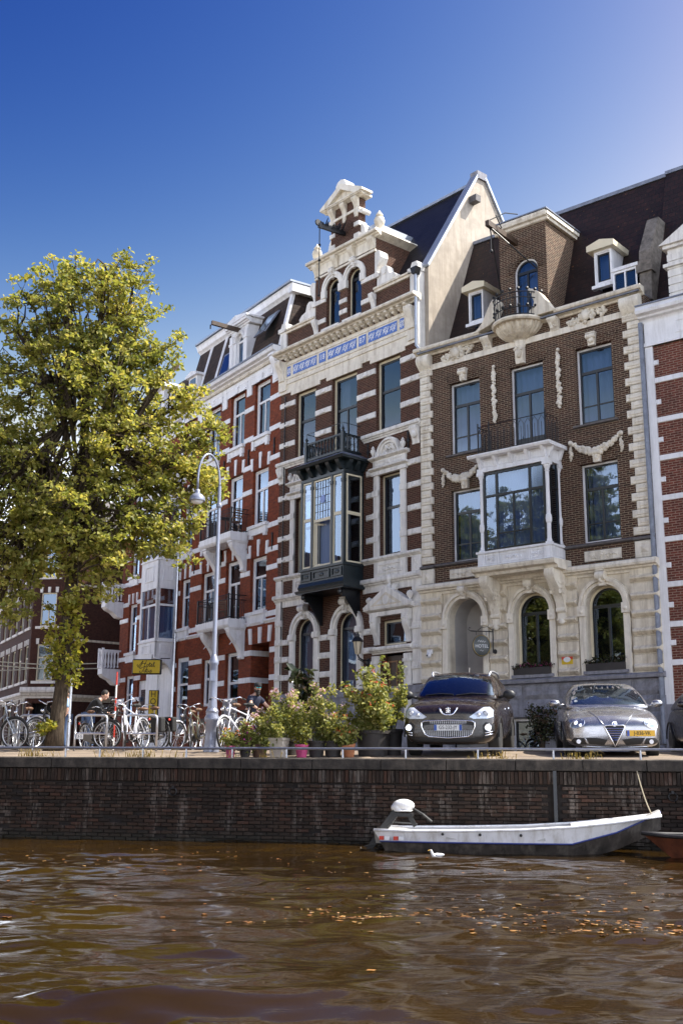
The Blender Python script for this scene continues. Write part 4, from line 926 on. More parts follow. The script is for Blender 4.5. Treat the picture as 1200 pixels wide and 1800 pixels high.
    for x in (bx0, bx1): b.box(x-.06, x+.06, by-.06, by+.06, 10.26, 11.0); b.lathe([(.06,11.0),(.03,11.04),(.06,11.1),(.001,11.2)], (x,by,0), 8)
    for x in (bx0, bx1): b.tube([(x,by,11.05),(x,by,11.32),(x,0,11.32)], .012, 4)
    b.tube([(bx0,by,11.32),(bx1,by,11.32)], .012, 4); bal = b.build('balustrade', 'paint_green_black', root)
    me = baluster(MB(), (0,0,0), .52, .05).mesh('baluster', 'paint_green_black')
    for k in range(11): link('baluster', me, bal, loc=(bx0+.14+(bx1-bx0-.28)*k/10, by, 10.38))
    for k in range(4):
        for x in (bx0, bx1): link('baluster', me, bal, loc=(x, by+.16+.17*k, 10.38))
    # front door with pediment
    d = MB(); 
    for x in (5.38, 6.86):
        d.box(x-.14, x+.14, -.12, .002, .1, 3.1); d.box(x-.17, x+.17, -.16, .002, 3.1, 3.2); d.box(x-.15, x+.15, -.13, .002, 3.2, 3.36)
        console(d, x-.12, x+.12, 3.72, 4.42, .22); d.box(x-.15, x+.15, -.22, .002, 4.42, 4.62); carving(d, x, 4.52, .28, .18, -.2, .06, 3, 10, .045); carving(d, x, 2.8, .12, .5, -.12, .03, 4, 12, .03)
    cornice(d, 5.16, 7.06, 3.42, 3.64, .2); d.box(5.2, 7.02, -.2, .002, 4.62, 4.76); cornice(d, 5.0, 7.2, 4.76, 4.88, .3)
    d.prism([(5.0,4.88),(7.2,4.88),(7.2,4.94),(6.10,5.56),(5.0,4.94)], -.30, .0); d.build('door_surround', ST, root)
    t = MB(); t.prism([(5.36,4.94),(6.84,4.94),(6.10,5.36)], -.312, -.29); t.build('door_tympanum', 'stone_cream', root)
    t = MB(); t.lathe([(.11,-.02),(.15,-.02),(.15,.02),(.11,.02)], (6.1,-.31,5.1), 14, axis='y'); t.prism([(5.62,4.98),(5.92,4.98),(5.9,5.12)], -.33, -.3); t.prism([(6.58,4.98),(6.28,4.98),(6.3,5.12)], -.33, -.3); t.build('tympanum_ornament', ST, root)
    for x, z, h in ((5.15,4.94,.36),(6.10,5.52,.44),(7.05,4.94,.4)):
        u_ = MB(); u_.lathe([(.09,0),(.09,.08*h),(.04,.25*h),(.05,.35*h),(.11,.55*h),(.12,.7*h),(.08,.88*h),(.02,.94*h),(.001,h)], (x,-.15,z), 10); u_.build('ball_finial', ST, root, smooth=True)
    u_ = MB(); 
    for s_ in (-1, 1): u_.lathe([(.05,-.05),(.11,-.05),(.11,.05),(.05,.05)], (6.1+s_*.26,-.15,5.52-.02), 10, axis='y')
    u_.build('pediment_scroll', ST, root)
    window(root, 5.55, 6.72, 3.68, 4.5, y=.16, frame='paint_cream', fw=.07, sw=.04, transom=None, cols=1, curtain=None, glass='glass_dark', name='fanlight')
    dd = MB(); dd.box(5.62, 6.66, .22, .28, .1, 3.36); dr = dd.build('door', 'dark_wood', root)
    pp = MB()
    for z0, z1 in ((.3,1.2),(1.35,2.2),(2.35,3.2)):
        for x0, x1 in ((5.7,6.1),(6.18,6.58)): pp.ring(rect(x0,x1,z0,z1), rect(x0+.05,x1-.05,z0+.05,z1-.05), .195, .22)
    pp.build('door_moulding', 'teak', dr)
    MB().box(5.2, 7.0, -.9, .2, -.1, .55).build('door_step', 'stone_grey', root); MB().box(5.2, 7.0, -.5, .2, .55, .8).build('door_step', 'stone_grey', root)
    return root
GABLE_HOUSE = gable_house()
# ================================================================== red brick house with two balconies, and the house with the tall white bay beside it
def red_house():
    x0w, x1w = -1.02, 7.36
    root = thing('red_house', 'red brick house with white bands, two iron balconies and mansard roof', 'building', (-6.3956, 45.8819, 0), R(33.64-90))
    ST = 'paint_white'
    bays = [(-.78,.10),(1.18,2.38),(3.32,4.50),(5.32,6.52)]
    holes = []
    for a, b in bays: holes += [rect(a,b,12.40,14.66), rect(a,b,8.86,11.08) if not 3 < a < 4 else rect(a,b,8.62,11.22), rect(a,b,5.52,7.62) if not 3 < a < 4 else rect(a,b,5.25,7.75)]
    holes += [rect(1.5,2.5,2.2,4.05), rect(3.5,4.55,1.2,4.15), rect(5.52,6.86,.1,4.32), rect(-.85,.25,1.2,4.3)]
    w = MB(); wall_holes(w, rect(x0w,x1w,-.2,15.1), holes, .24)
    w.add([(x0w,0,0),(x1w,0,0),(x1w,9,0),(x0w,9,0),(x0w,0,15.5),(x1w,0,15.5),(x1w,9,15.5),(x0w,9,15.5)], [(1,2,6,5),(2,3,7,6),(3,0,4,7),(4,5,6,7)]); w.build('wall', 'brick_red', root)
    MB().box(x0w+.1, x1w-.1, 1.4, 1.5, 0, 15).build('room_back', 'dark_room', root)
    # white bands between the windows
    zs = [13.62, 12.66-.28, 11.2, 10.2, 8.6, 7.66, 6.98, 5.26, 3.92, 2.92]
    for z in zs:
        zt = z+.2
        edges = [x0w] + [e for a, b in bays for e in (a-.04, b+.04)] + [x1w]
        if z < 5: edges = [x0w,-.9,.3,1.44,2.56,3.44,4.61,5.46,6.92,x1w]
        for k in range(0, len(edges)-1, 2):
            a, b_ = edges[k], edges[k+1]
            if b_-a < .05: continue
            b = MB(); stone_block(b, a, b_, z, zt, .035, .01); b.build('stone_band', ST, root)
    # windows, splayed lintel stones, sill blocks
    for a, b_ in bays:
        for fl, (z0, z1) in enumerate(((12.40,14.66),(8.86,11.08),(5.52,7.62))):
            balc = 3 < a < 4
            zz0, zz1 = (z0, z1) if not (balc and fl) else ((8.62,11.22) if fl == 1 else (5.25,7.75))
            wn = window(root, a, b_, zz0, zz1, y=.12, frame='paint_white', sash='paint_white', fw=.07, sw=.05, transom=.66, cols=(2 if b_-a > 1 else 1), curtain=('curtain_grey' if fl != 2 or a < 1 else None) if not balc else None, gap=.3, glass='glass_dark' if balc and fl else 'glass')
            cx = (a+b_)/2
            if fl:
                for dx, tilt in ((-.52*(b_-a),-.05),(0,0),(.52*(b_-a),.05)):
                    s = MB(); s.prism([(cx+dx-.06,zz1+.02),(cx+dx+.06,zz1+.02),(cx+dx+.09+tilt,zz1+.52+(.14 if dx == 0 else 0)),(cx+dx-.09+tilt,zz1+.52+(.14 if dx == 0 else 0))], -.05, .0); s.build('lintel_stone', ST, root)
                t = MB(); n = 13
                for k in range(n):
                    tt = (k+.5)/n-.5; xa = cx+tt*(b_-a)*1.0; xb = cx+tt*(b_-a)*1.12
                    if abs(tt) > .07: t.prism([(xa-.036,zz1+.02),(xa+.036,zz1+.02),(xb+.042,zz1+.46),(xb-.042,zz1+.46)], -.02, .0)
                t.build('flat_arch', 'brick_red', root)
            if not (balc and fl):
                s = MB(); s.box(a-.12, b_+.12, -.16, .12, zz0-.12, zz0); s.box(a-.06, b_+.06, -.08, .0, zz0-.38, zz0-.12); s.box(a-.02, a+.14, -.11, .0, zz0-.5, zz0-.12); s.box(b_-.14, b_+.02, -.11, .0, zz0-.5, zz0-.12); s.build('sill_block', ST, root)
    for x in (.5, 2.9, 4.95, 6.95):
        for z in (11.75, 8.05):
            b = MB(); b.tube([(x,-.03,z-.28),(x,-.03,z+.28)], .03, 5); b.ball((x,-.03,z), (.07,.03,.09), 6, 4); b.ball((x,-.03,z+.27), (.05,.03,.07), 6, 4); b.ball((x,-.03,z-.27), (.05,.03,.07), 6, 4); b.build('wall_anchor', 'iron', root)
    # ground floor
    window(root, 1.5, 2.5, 2.2, 4.05, y=.12, sash='paint_white', transom=.6, cols=1, curtain=None)
    window(root, 3.5, 4.55, 1.2, 4.15, y=.12, sash='paint_white', transom=.62, cols=1, curtain=None)
    window(root, -.85, .25, 1.2, 4.3, y=.06, sash='paint_white', fw=.12, transom=.66, cols=1, curtain='curtain_grey', gap=.4)
    b = MB(); 
    for k in range(12): b.bar((3.55+.085*k,-.06,1.2),(3.55+.085*k,-.06,2.4),.02)
    b.bar((3.5,-.06,2.4),(4.6,-.06,2.4),.03); b.build('window_guard', 'galvanised', root)
    b = MB(); b.add([(x,y,z) for x in (5.52,6.86) for y,z in ((.24,.1),(.24,4.32),(2.2,4.32),(2.2,.1))], [(0,1,2,3),(4,5,6,7),(1,2,6,5),(2,3,7,6)]); b.build('porch', 'brick_red', root)
    MB().box(5.75, 6.6, 1.9, 2.0, .1, 2.9).build('door', 'dark_wood', root)
    for z in (3.92, 2.92): MB().box(5.50, 5.53, -.03, 1.2, z, z+.2).build('stone_band', ST, root)
    for dx, tilt in ((5.5,-.06),(6.19,0),(6.88,.06)): s = MB(); s.prism([(dx-.08,4.33),(dx+.08,4.33),(dx+.11+tilt,4.92),(dx-.11+tilt,4.92)], -.06, .0); s.build('lintel_stone', ST, root)
    c = MB(); cornice(c, x0w, x1w, 5.02, 5.16, .10); c.build('string_course', ST, root)
    # balconies
    for k, zs_ in enumerate((8.34, 4.98)):
        bx0, bx1, yf = 2.42, 5.08, -.76
        b = MB(); b.prism_x([(0,zs_),(yf+.06,zs_),(yf,zs_+.06),(yf-.03,zs_+.12),(yf-.03,zs_+.34),(0,zs_+.34)], bx0, bx1); b.build('balcony_slab', ST, root)
        for x in (bx0+.28, bx1-.22):
            br = MB(); console(br, x-.14, x+.14, zs_-1.15, zs_+.0, .66); br.box(x-.18, x+.18, -.72, 0, zs_-.06, zs_); 
            for s_ in (-1, 1): br.tube([(x+s_*.145,-.1,zs_-.15),(x+s_*.145,-.5,zs_-.6)], .02, 4); br.tube([(x+s_*.145,-.1,zs_-.7),(x+s_*.145,-.4,zs_-.2)], .02, 4)
            br.build('balcony_bracket', ST, root, smooth=True)
        r_ = MB(); z0, z1 = zs_+.34, zs_+1.26; path = [(bx0+.04,0),(bx0+.04,yf),(bx1-.04,yf),(bx1-.04,0)]
        for z in (z0+.06, z1-.18, z1): r_.tube([(x,y,z) for x, y in path], .017, 5)
        for i in range(27): x = bx0+.04+(bx1-bx0-.08)*i/26; r_.tube([(x,yf,z0),(x,yf,z1)], .009, 4)
        for i in range(1, 8):
            for x in (bx0+.04, bx1-.04): r_.tube([(x,yf*i/8,z0),(x,yf*i/8,z1)], .009, 4)
        for x in (bx0+.04, bx1-.04): r_.box(x-.025, x+.025, yf-.025, yf+.025, z0, z1+.04)
        r_.build('balcony_railing', 'iron', root)
    # entablature and cornice
    e = MB(); e.box(x0w, x1w, -.06, .0, 14.98, 15.16)
    for a, b_ in bays:
        e.box(a-.3, b_+.3, -.05, .0, 14.66, 15.0); e.box(a-.16, b_+.16, -.09, .0, 14.66, 14.74); e.prism([((a+b_)/2-.1,14.66),((a+b_)/2+.1,14.66),((a+b_)/2+.14,14.95),((a+b_)/2-.14,14.95)], -.12, 0)
    for a, b_ in ((x0w,-1.0),(.35,1.0),(2.6,3.0),(4.72,5.1),(6.75,x1w)): e.box(a, b_, -.05, 0, 14.3, 15.0)
    e.build('frieze', ST, root)
    dt = MB()
    for i in range(70): x = x0w+.1+(x1w-x0w-.2)*i/69; dt.box(x-.035, x+.035, -.16, -.05, 15.16, 15.26)
    dt.build('dentils', 'stone_ivory', root)
    c = MB(); cornice(c, x0w-.05, x1w+.02, 15.24, 15.62, .45); c.build('cornice', ST, root)
    b = MB(); console(b, 6.98, 7.30, 14.35, 15.3, .34); b.box(6.94, 7.34, -.4, 0, 15.26, 15.34); b.build('cornice_bracket', ST, root, smooth=True)
    MB().box(x0w, x1w, -.46, .2, 15.60, 15.66).build('gutter', 'lead', root)
    # mansard
    roof_face('roof_slope', 'roof_shingle', root, [(x0w,.05,15.6),(x1w-.15,.05,15.6),(x1w-.3,.70,18.05),(x0w,.70,18.05)])
    roof_face('roof_side', 'roof_shingle', root, [(x1w-.15,.05,15.6),(x1w-.15,9,15.6),(x1w-.3,9,18.05),(x1w-.3,.70,18.05)])
    b = MB(); b.prism_x([(.1,15.55),(.75,18.0),(9,18.0),(9,15.55)], x0w+.05, x1w-.35); b.build('roof_body', 'roof_slate', root)
    b = MB(); pr = [(.8,18.03),(.62,18.05),(.56,18.12),(.48,18.18),(.42,18.34),(.38,18.40),(.8,18.44)]; b.prism_x(pr, x0w, x1w-.05); b.box(x1w-.34, x1w-.02, .42, 9, 18.06, 18.42); b.build('roof_cornice', ST, root)
    MB().box(x0w, x1w, .32, 9, 18.44, 18.52).build('roof_lead', 'zinc', root)
    for x, xt in ((x1w-.22,x1w-.36),(.2,.2),(1.6,1.6)):
        b = MB(); b._ext([(x-.1,-.04,15.6),(x+.12,-.04,15.6),(x+.12,.12,15.6),(x-.1,.12,15.6)], [(xt-.1,.58,18.05),(xt+.12,.58,18.05),(xt+.12,.76,18.05),(xt-.1,.76,18.05)]); b.build('roof_rib', ST, root)
    # white dormer with hoist beam
    d = MB(); wall_holes(d, rect(3.25,4.70,15.66,17.5), [arch(3.66,4.28,15.85,16.95)], .16, y=-.05)
    for x in (3.25, 4.70): d.add([(x,-.05,15.66),(x,-.05,17.5),(x,.62,17.5),(x,.1,15.66)], [(0,1,2,3)])
    for x in (3.32, 4.56): d.box(x-.09, x+.15, -.12, 0, 15.66, 17.3); d.box(x-.12, x+.18, -.15, 0, 16.9, 17.0)
    archivolt(d, 3.97, 16.95, .32, .46, .08, -.05); dm = d.build('dormer', ST, root)
    d = MB(); cornice(d, 3.05, 4.90, 17.5, 17.74, .24, -.05); d.box(3.1, 4.85, -.05, .8, 17.52, 17.74); d.prism([(3.0,17.74),(4.95,17.74),(4.95,17.82),(3.97,18.02),(3.0,17.82)], -.3, .8); d.build('dormer_roof', ST, root)
    window(root, 3.66, 4.28, 15.85, 0, spring=16.95, y=.03, sash='paint_white', fw=.04, sw=.04, cols=1, transom=.6, curtain='curtain_grey')
    h = MB(); h.bar((3.97,0,17.42),(3.97,-1.35,17.46),.12,.17); h.build('hoist_beam', 'dark_wood', root); MB().tube([(3.97,-1.4,17.35),(3.97,-1.4,17.18)], .03, 6).build('hoist_hook', 'iron', root)
    for x0, x1, z0, z1, tilt in ((2.05,2.9,15.85,17.0,0),(5.5,6.35,16.5,17.6,.42)):
        f = lambda z: .05+(z-15.6)*.265
        s = MB(); V = [(x0,f(z0)-.10-tilt*.9,z0+tilt*.1),(x1,f(z0)-.10-tilt*.9,z0+tilt*.1),(x1,f(z1)-.1,z1),(x0,f(z1)-.1,z1)]
        n_ = Vector((0,-.95,.25)); s._ext([Vector(v) for v in V], [Vector(v)+n_*.06 for v in V]); sk = s.build('skylight', 'lead', root)
        cxm = Vector(((x0+x1)/2,0,0)); V2 = [Vector(v)+n_*.066 for v in V]; cm = sum(V2, Vector())/4; g = MB(); g.add([cm+(v-cm)*.84 for v in V2], [(0,1,2,3)]); g.build('pane', 'glass_dark', sk)
        if tilt: g = MB(); g.add([(x0+.05,f(z0)-.09,z0),(x1-.05,f(z0)-.09,z0),(x1-.05,f(z1)-.09,z1),(x0+.05,f(z1)-.09,z1)], [(0,1,2,3)]); g.build('skylight_opening', 'dark_room', sk)
    d = MB(); d.box(-.75, .05, -.02, .5, 15.7, 16.7); d.prism([(-.9,16.7),(.2,16.7),(.2,16.8),(-.35,16.95),(-.9,16.8)], -.15, .7); d.build('dormer', ST, root); MB().box(-.62, -.08, -.04, -.015, 15.8, 16.6).build('pane', 'glass_dark', root)
    d = MB(); d.tube([(x0w+.02,-.08,0),(x0w+.02,-.08,15.2)], .055, 8); d.build('rain_pipe', 'galvanised', root)
    return root
RED_HOUSE = red_house()

def bay_house():
    x0, x1 = -7.25, -1.06
    root = thing('bay_house', 'red brick house with tall pale blue-white bay and hotel signs behind the tree', 'building', (-6.3956, 45.8819, 0), R(33.64-90))
    ST = 'paint_white'
    wl = [(-6.25,-5.35),(-4.55,-3.6)]; rows = ((11.9,14.2),(8.5,10.7),(4.95,7.2))
    holes = [rect(a,b,z0,z1) for a, b in wl for z0, z1 in rows] + [rect(-6.3,-5.4,1.6,3.9), rect(-4.9,-3.85,.3,3.6), rect(-2.2,-1.2,1.3,4.2)]
    w = MB(); wall_holes(w, rect(x0,x1,-.2,15.0), holes, .22)
    w.add([(x0,0,0),(x1,0,0),(x1,9,0),(x0,9,0),(x0,0,15.2),(x1,0,15.2),(x1,9,15.2),(x0,9,15.2)], [(1,2,6,5),(2,3,7,6),(3,0,4,7),(4,5,6,7)]); w.build('wall', 'brick_red', root)
    MB().box(x0+.1, x1-.1, 1.4, 1.5, 0, 15).build('room_back', 'dark_room', root)
    for z in (14.0,12.9,11.5,10.5,9.3,8.1,7.14,6.4,4.6,3.65,2.7):
        for a, b in ((x0,-6.3),(-5.3,-4.6),(-3.55,-2.8)):
            q = MB(); stone_block(q, a, b, z, z+.2, .035, .01); q.build('stone_band', ST, root)
    for a, b in wl:
        for z0, z1 in rows:
            window(root, a, b, z0, z1, y=.1, sash='paint_white', transom=.62, cols=1, curtain='curtain_grey')
            s = MB(); s.box(a-.1, b+.1, -.14, .1, z0-.12, z0); s.box(a-.02, b+.02, -.08, 0, z0-.45, z0-.12); s.build('sill_block', ST, root)
            for dx in (-.5,0,.5): s = MB(); cx = (a+b)/2+dx*(b-a); s.prism([(cx-.06,z1+.02),(cx+.06,z1+.02),(cx+.08,z1+.5),(cx-.08,z1+.5)], -.05, 0); s.build('lintel_stone', ST, root)
    window(root, -6.3, -5.4, 1.6, 3.9, y=.1, sash='paint_white', transom=.65, cols=1, curtain='curtain_grey')
    window(root, -2.2, -1.2, 1.3, 4.2, y=.05, sash='paint_white', fw=.12, transom=.66, cols=1, curtain=None)
    d = MB(); d.box(-4.9, -3.85, .1, .16, .3, 3.6); dr = d.build('door', 'paint_white', root); MB().box(-4.65, -4.1, .08, .1, 1.7, 3.2).build('pane', 'glass_dark', dr)
    q = MB(); q.box(-3.7, -1.08, -.12, -.001, .2, 4.4)
    for a, b in ((-3.55,-2.4),): q.box(a, b, -.18, -.12, .4, 4.2)
    q.build('shop_front', ST, root)
    c = MB(); cornice(c, x0-.1, x1, 14.7, 15.3, .5); c.build('cornice', ST, root)
    e = MB(); e.box(x0, x1, -.06, 0, 14.3, 14.7); e.build('frieze', ST, root)
    roof_face('roof_slope', 'roof_shingle', root, [(x0,.1,15.2),(x1,.1,15.2),(x1,1.0,17.6),(x0,1.0,17.6)]); MB().prism_x([(.15,15.1),(1.05,17.55),(9,17.55),(9,15.1)], x0+.05, x1-.02).build('roof_body', 'roof_slate', root)
    d = MB(); d.box(-4.6, -3.2, -.1, 1.0, 15.3, 17.0); d.prism([(-4.9,17.0),(-2.9,17.0),(-2.9,17.15),(-3.9,17.6),(-4.9,17.15)], -.3, 1.0); d.build('dormer', ST, root); MB().box(-4.3, -3.5, -.13, -.09, 15.6, 16.8).build('pane', 'glass_dark', root)
    # tall bay
    bx0, bx1, yf = -2.80, -1.06, -.95
    def face(M_, wd, blind=False):
        """one face of the bay: width wd, drawn in local x from 0"""
        for z0, z1, kind in ((4.35,5.05,'p'),(5.05,7.35,'w'),(7.35,8.55,'p'),(8.55,11.0,'w'),(11.0,11.75,'p')):
            if kind == 'p':
                b = MB(); b.box(0, wd, 0, .08, z0, z1); b.ring(rect(wd*.25,wd*.75,z0+(z1-z0)*.22,z1-(z1-z0)*.22), rect(wd*.25+.05,wd*.75-.05,z0+(z1-z0)*.22+.05,z1-(z1-z0)*.22-.05), -.03, 0); b.box(-.02, wd+.02, -.05, .08, z1-.06, z1); b.xf(M_); b.build('bay_panel', ST, root)
            else:
                b = MB(); b.ring(rect(0,wd,z0,z1), rect(.14,wd-.14,z0+.1,z1-.08), 0, .1); b.box(.14, wd-.14, .01, .09, z0+(z1-z0)*.64, z0+(z1-z0)*.64+.09)
                if not blind: b.box(wd/2-.03, wd/2+.03, .02, .08, z0+.1, z0+(z1-z0)*.64)
                b.xf(M_); f = b.build('bay_window', ST, root)
                for a, c_ in ((z0+.1, z0+(z1-z0)*.64), (z0+(z1-z0)*.64+.09, z1-.08)):
                    g = MB(); g.add([(.14,.05,a),(wd-.14,.05,a),(wd-.14,.05,c_),(.14,.05,c_)], [(0,1,2,3)]); g.xf(M_); g.build('pane', 'glass', f)
                cu = MB(); V = []
                for i in range(30): x = .1+(wd-.2)*i/29; yy = .2+.02*math.sin(i*1.7); V += [(x,yy,z0),(x,yy,z0+(z1-z0)*.64)]
                cu.add(V, [(2*i,2*i+2,2*i+3,2*i+1) for i in range(29)]); cu.xf(M_); cu.build('curtain', 'curtain', f, smooth='all')
    face(Matrix.Translation((bx0,yf,0)), bx1-bx0)
    face(Matrix.Translation((bx1,yf,0)) @ Matrix.Rotation(PI/2,4,'Z'), -yf-.002, True)
    b = MB(); b.box(bx0-.08, bx1+.08, yf-.08, 0, 11.75, 11.95); b.box(bx0, bx1, yf, 0, 11.95, 12.3); b.box(bx0-.05, bx1+.05, yf-.05, 0, 12.3, 12.4); MB().box(bx0, bx1-.01, yf+.01, 0, 4.28, 4.35).build('bay_floor', ST, root)
    b.build('bay_cap', ST, root)
    b = MB(); P = [(yf+.02,4.30),(yf+.06,4.26)] + [(yf+.1+.82*math.sin(t/10*PI/2), 4.26-1.15*(1-math.cos(t/10*PI/2))) for t in range(11)] + [(-.02,3.0),(0,3.0),(0,4.30)]
    for x in (bx1-.06, bx0+.06): b.prism_x(P, x-.055, x+.055)
    b.build('bay_bracket', ST, root)
    MB().box(bx0+.1, bx1-.1, yf+.1, 0, 4.12, 4.28).build('bay_soffit', 'stone_ivory', root)
    # white balconies at the far end
    for zf, nm in ((7.42,0),(4.28,1)):
        ax0, ax1, yb = -7.48, -6.96, -.9
        b = MB(); b.prism_x([(0,zf-.75),(-.25,zf-.72),(-.5,zf-.5),(-.78,zf-.38),(yb,zf-.25),(yb,zf),(0,zf)], ax0, ax1); b.build('balcony_slab', ST, root)
        r_ = MB(); r_.box(ax0, ax1, yb-.02, yb+.06, zf+.80, zf+.88); r_.box(ax0, ax1, yb, yb+.05, zf+.02, zf+.08); r_.box(ax1-.06, ax1, yb, 0, zf+.8, zf+.88); r_.box(ax0, ax0+.06, yb, 0, zf+.8, zf+.88)
        for x in (ax0+.04, ax1-.04): r_.box(x-.05, x+.05, yb-.03, yb+.07, zf, zf+.95)
        rl = r_.build('balcony_rail', ST, root); me = baluster(MB(), (0,0,0), .74, .05).mesh('baluster', ST)
        for k in range(2): link('baluster', me, rl, loc=(ax0+.18+.16*k, yb+.025, zf+.07))
        for k in range(5):
            for x in (ax0+.03, ax1-.03): link('baluster', me, rl, loc=(x, yb+.17+.15*k, zf+.07))
    return root
BAY_HOUSE = bay_house()
# ================================================================== right-hand neighbour, corner house in the side street
def right_house():
    W = 4.2
    root = thing('right_house', 'red brick house with white stone strips and cornice at the right edge', 'building', (8.504, 29.0, 0), R(51-90))
    ST = 'paint_white'
    w = MB(); wall_holes(w, rect(0,W,-.2,11.6), [rect(1.6,2.8,6.2,8.4), rect(1.6,2.8,2.9,5.2), rect(1.6,2.8,9.2,11.1)], .2); shell(w, W, 9, 0, 12.4); w.build('wall', 'brick_right', root)
    MB().box(.1, W-.1, 1.2, 1.3, 0, 12).build('room_back', 'dark_room', root)
    for z0, z1 in ((6.2,8.4),(2.9,5.2),(9.2,11.1)): window(root, 1.6, 2.8, z0, z1, y=.1, sash='paint_white')
    MB().box(-.02, .20, -.06, .0, 1.5, 11.5).build('corner_strip', ST, root)
    zs = [10.27,9.12,8.04,6.92,5.78,4.56,3.50,2.50]
    for i, z in enumerate(zs):
        for x0, x1 in ((.2,1.5),(2.9,W)): q = MB(); stone_block(q, x0, x1, z, z+.15, .04, .01); q.build('stone_band', ST, root)
        zt = z+.52; q = MB(); stone_block(q, .2, .34, zt, zt+.14, .05, .01); q.build('strip_tooth', ST, root)
    f = MB(); f.box(0, W, -.08, 0, 11.36, 12.1); f.box(-.02, W, -.11, 0, 11.36, 11.46); f.ring(rect(.9,2.4,11.58,11.98), rect(.96,2.34,11.64,11.92), -.1, -.08); f.build('frieze', ST, root)
    c = MB(); cornice(c, -.1, W, 12.06, 12.48, .42); c.build('cornice', ST, root); MB().box(-.1, W, -.42, .5, 12.48, 12.52).build('gutter', 'lead', root)
    MB().box(-.03, W, -.14, 0, -.2, 1.5).build('plinth', 'stone_grey', root)
    roof_face('roof_slope', 'roof_tile', root, [(.06,.62,12.4),(W,.62,12.4),(W,2.44,17.80),(-.02,2.44,17.80)]); MB().prism_x([(.7,12.38),(2.5,17.76),(8,17.76),(8.5,12.38)], .08, W).build('roof_body', 'roof_slate', root); MB().box(-.04, W, 2.34, 2.7, 17.84, 17.95).build('ridge_lead', 'lead', root)
    d = MB(); d.box(.80, 2.6, -.02, 1.4, 12.5, 14.1); 
    for k in range(6): d.box(.78, 2.62, -.05, -.02, 12.56+k*.235, 12.76+k*.235)
    d.box(.68, 2.72, -.12, 1.4, 13.55, 13.65); d.box(.70, 2.7, -.12, 1.5, 14.1, 14.2); d.prism([(.6,14.2),(2.82,14.2),(1.7,14.85)], -.2, 1.5); d.build('stone_dormer', 'stone_white', root)
    d = MB(); d.prism([(.5,14.8),(2.82,14.8),(1.66,15.6)], -.36, -.3) if False else None
    d = MB(); d.tube([(-.09,-.10,.5),(-.09,-.10,12.1)], .07, 8); d.build('rain_pipe', 'lead', root)
    return root
RIGHT_HOUSE = right_house()

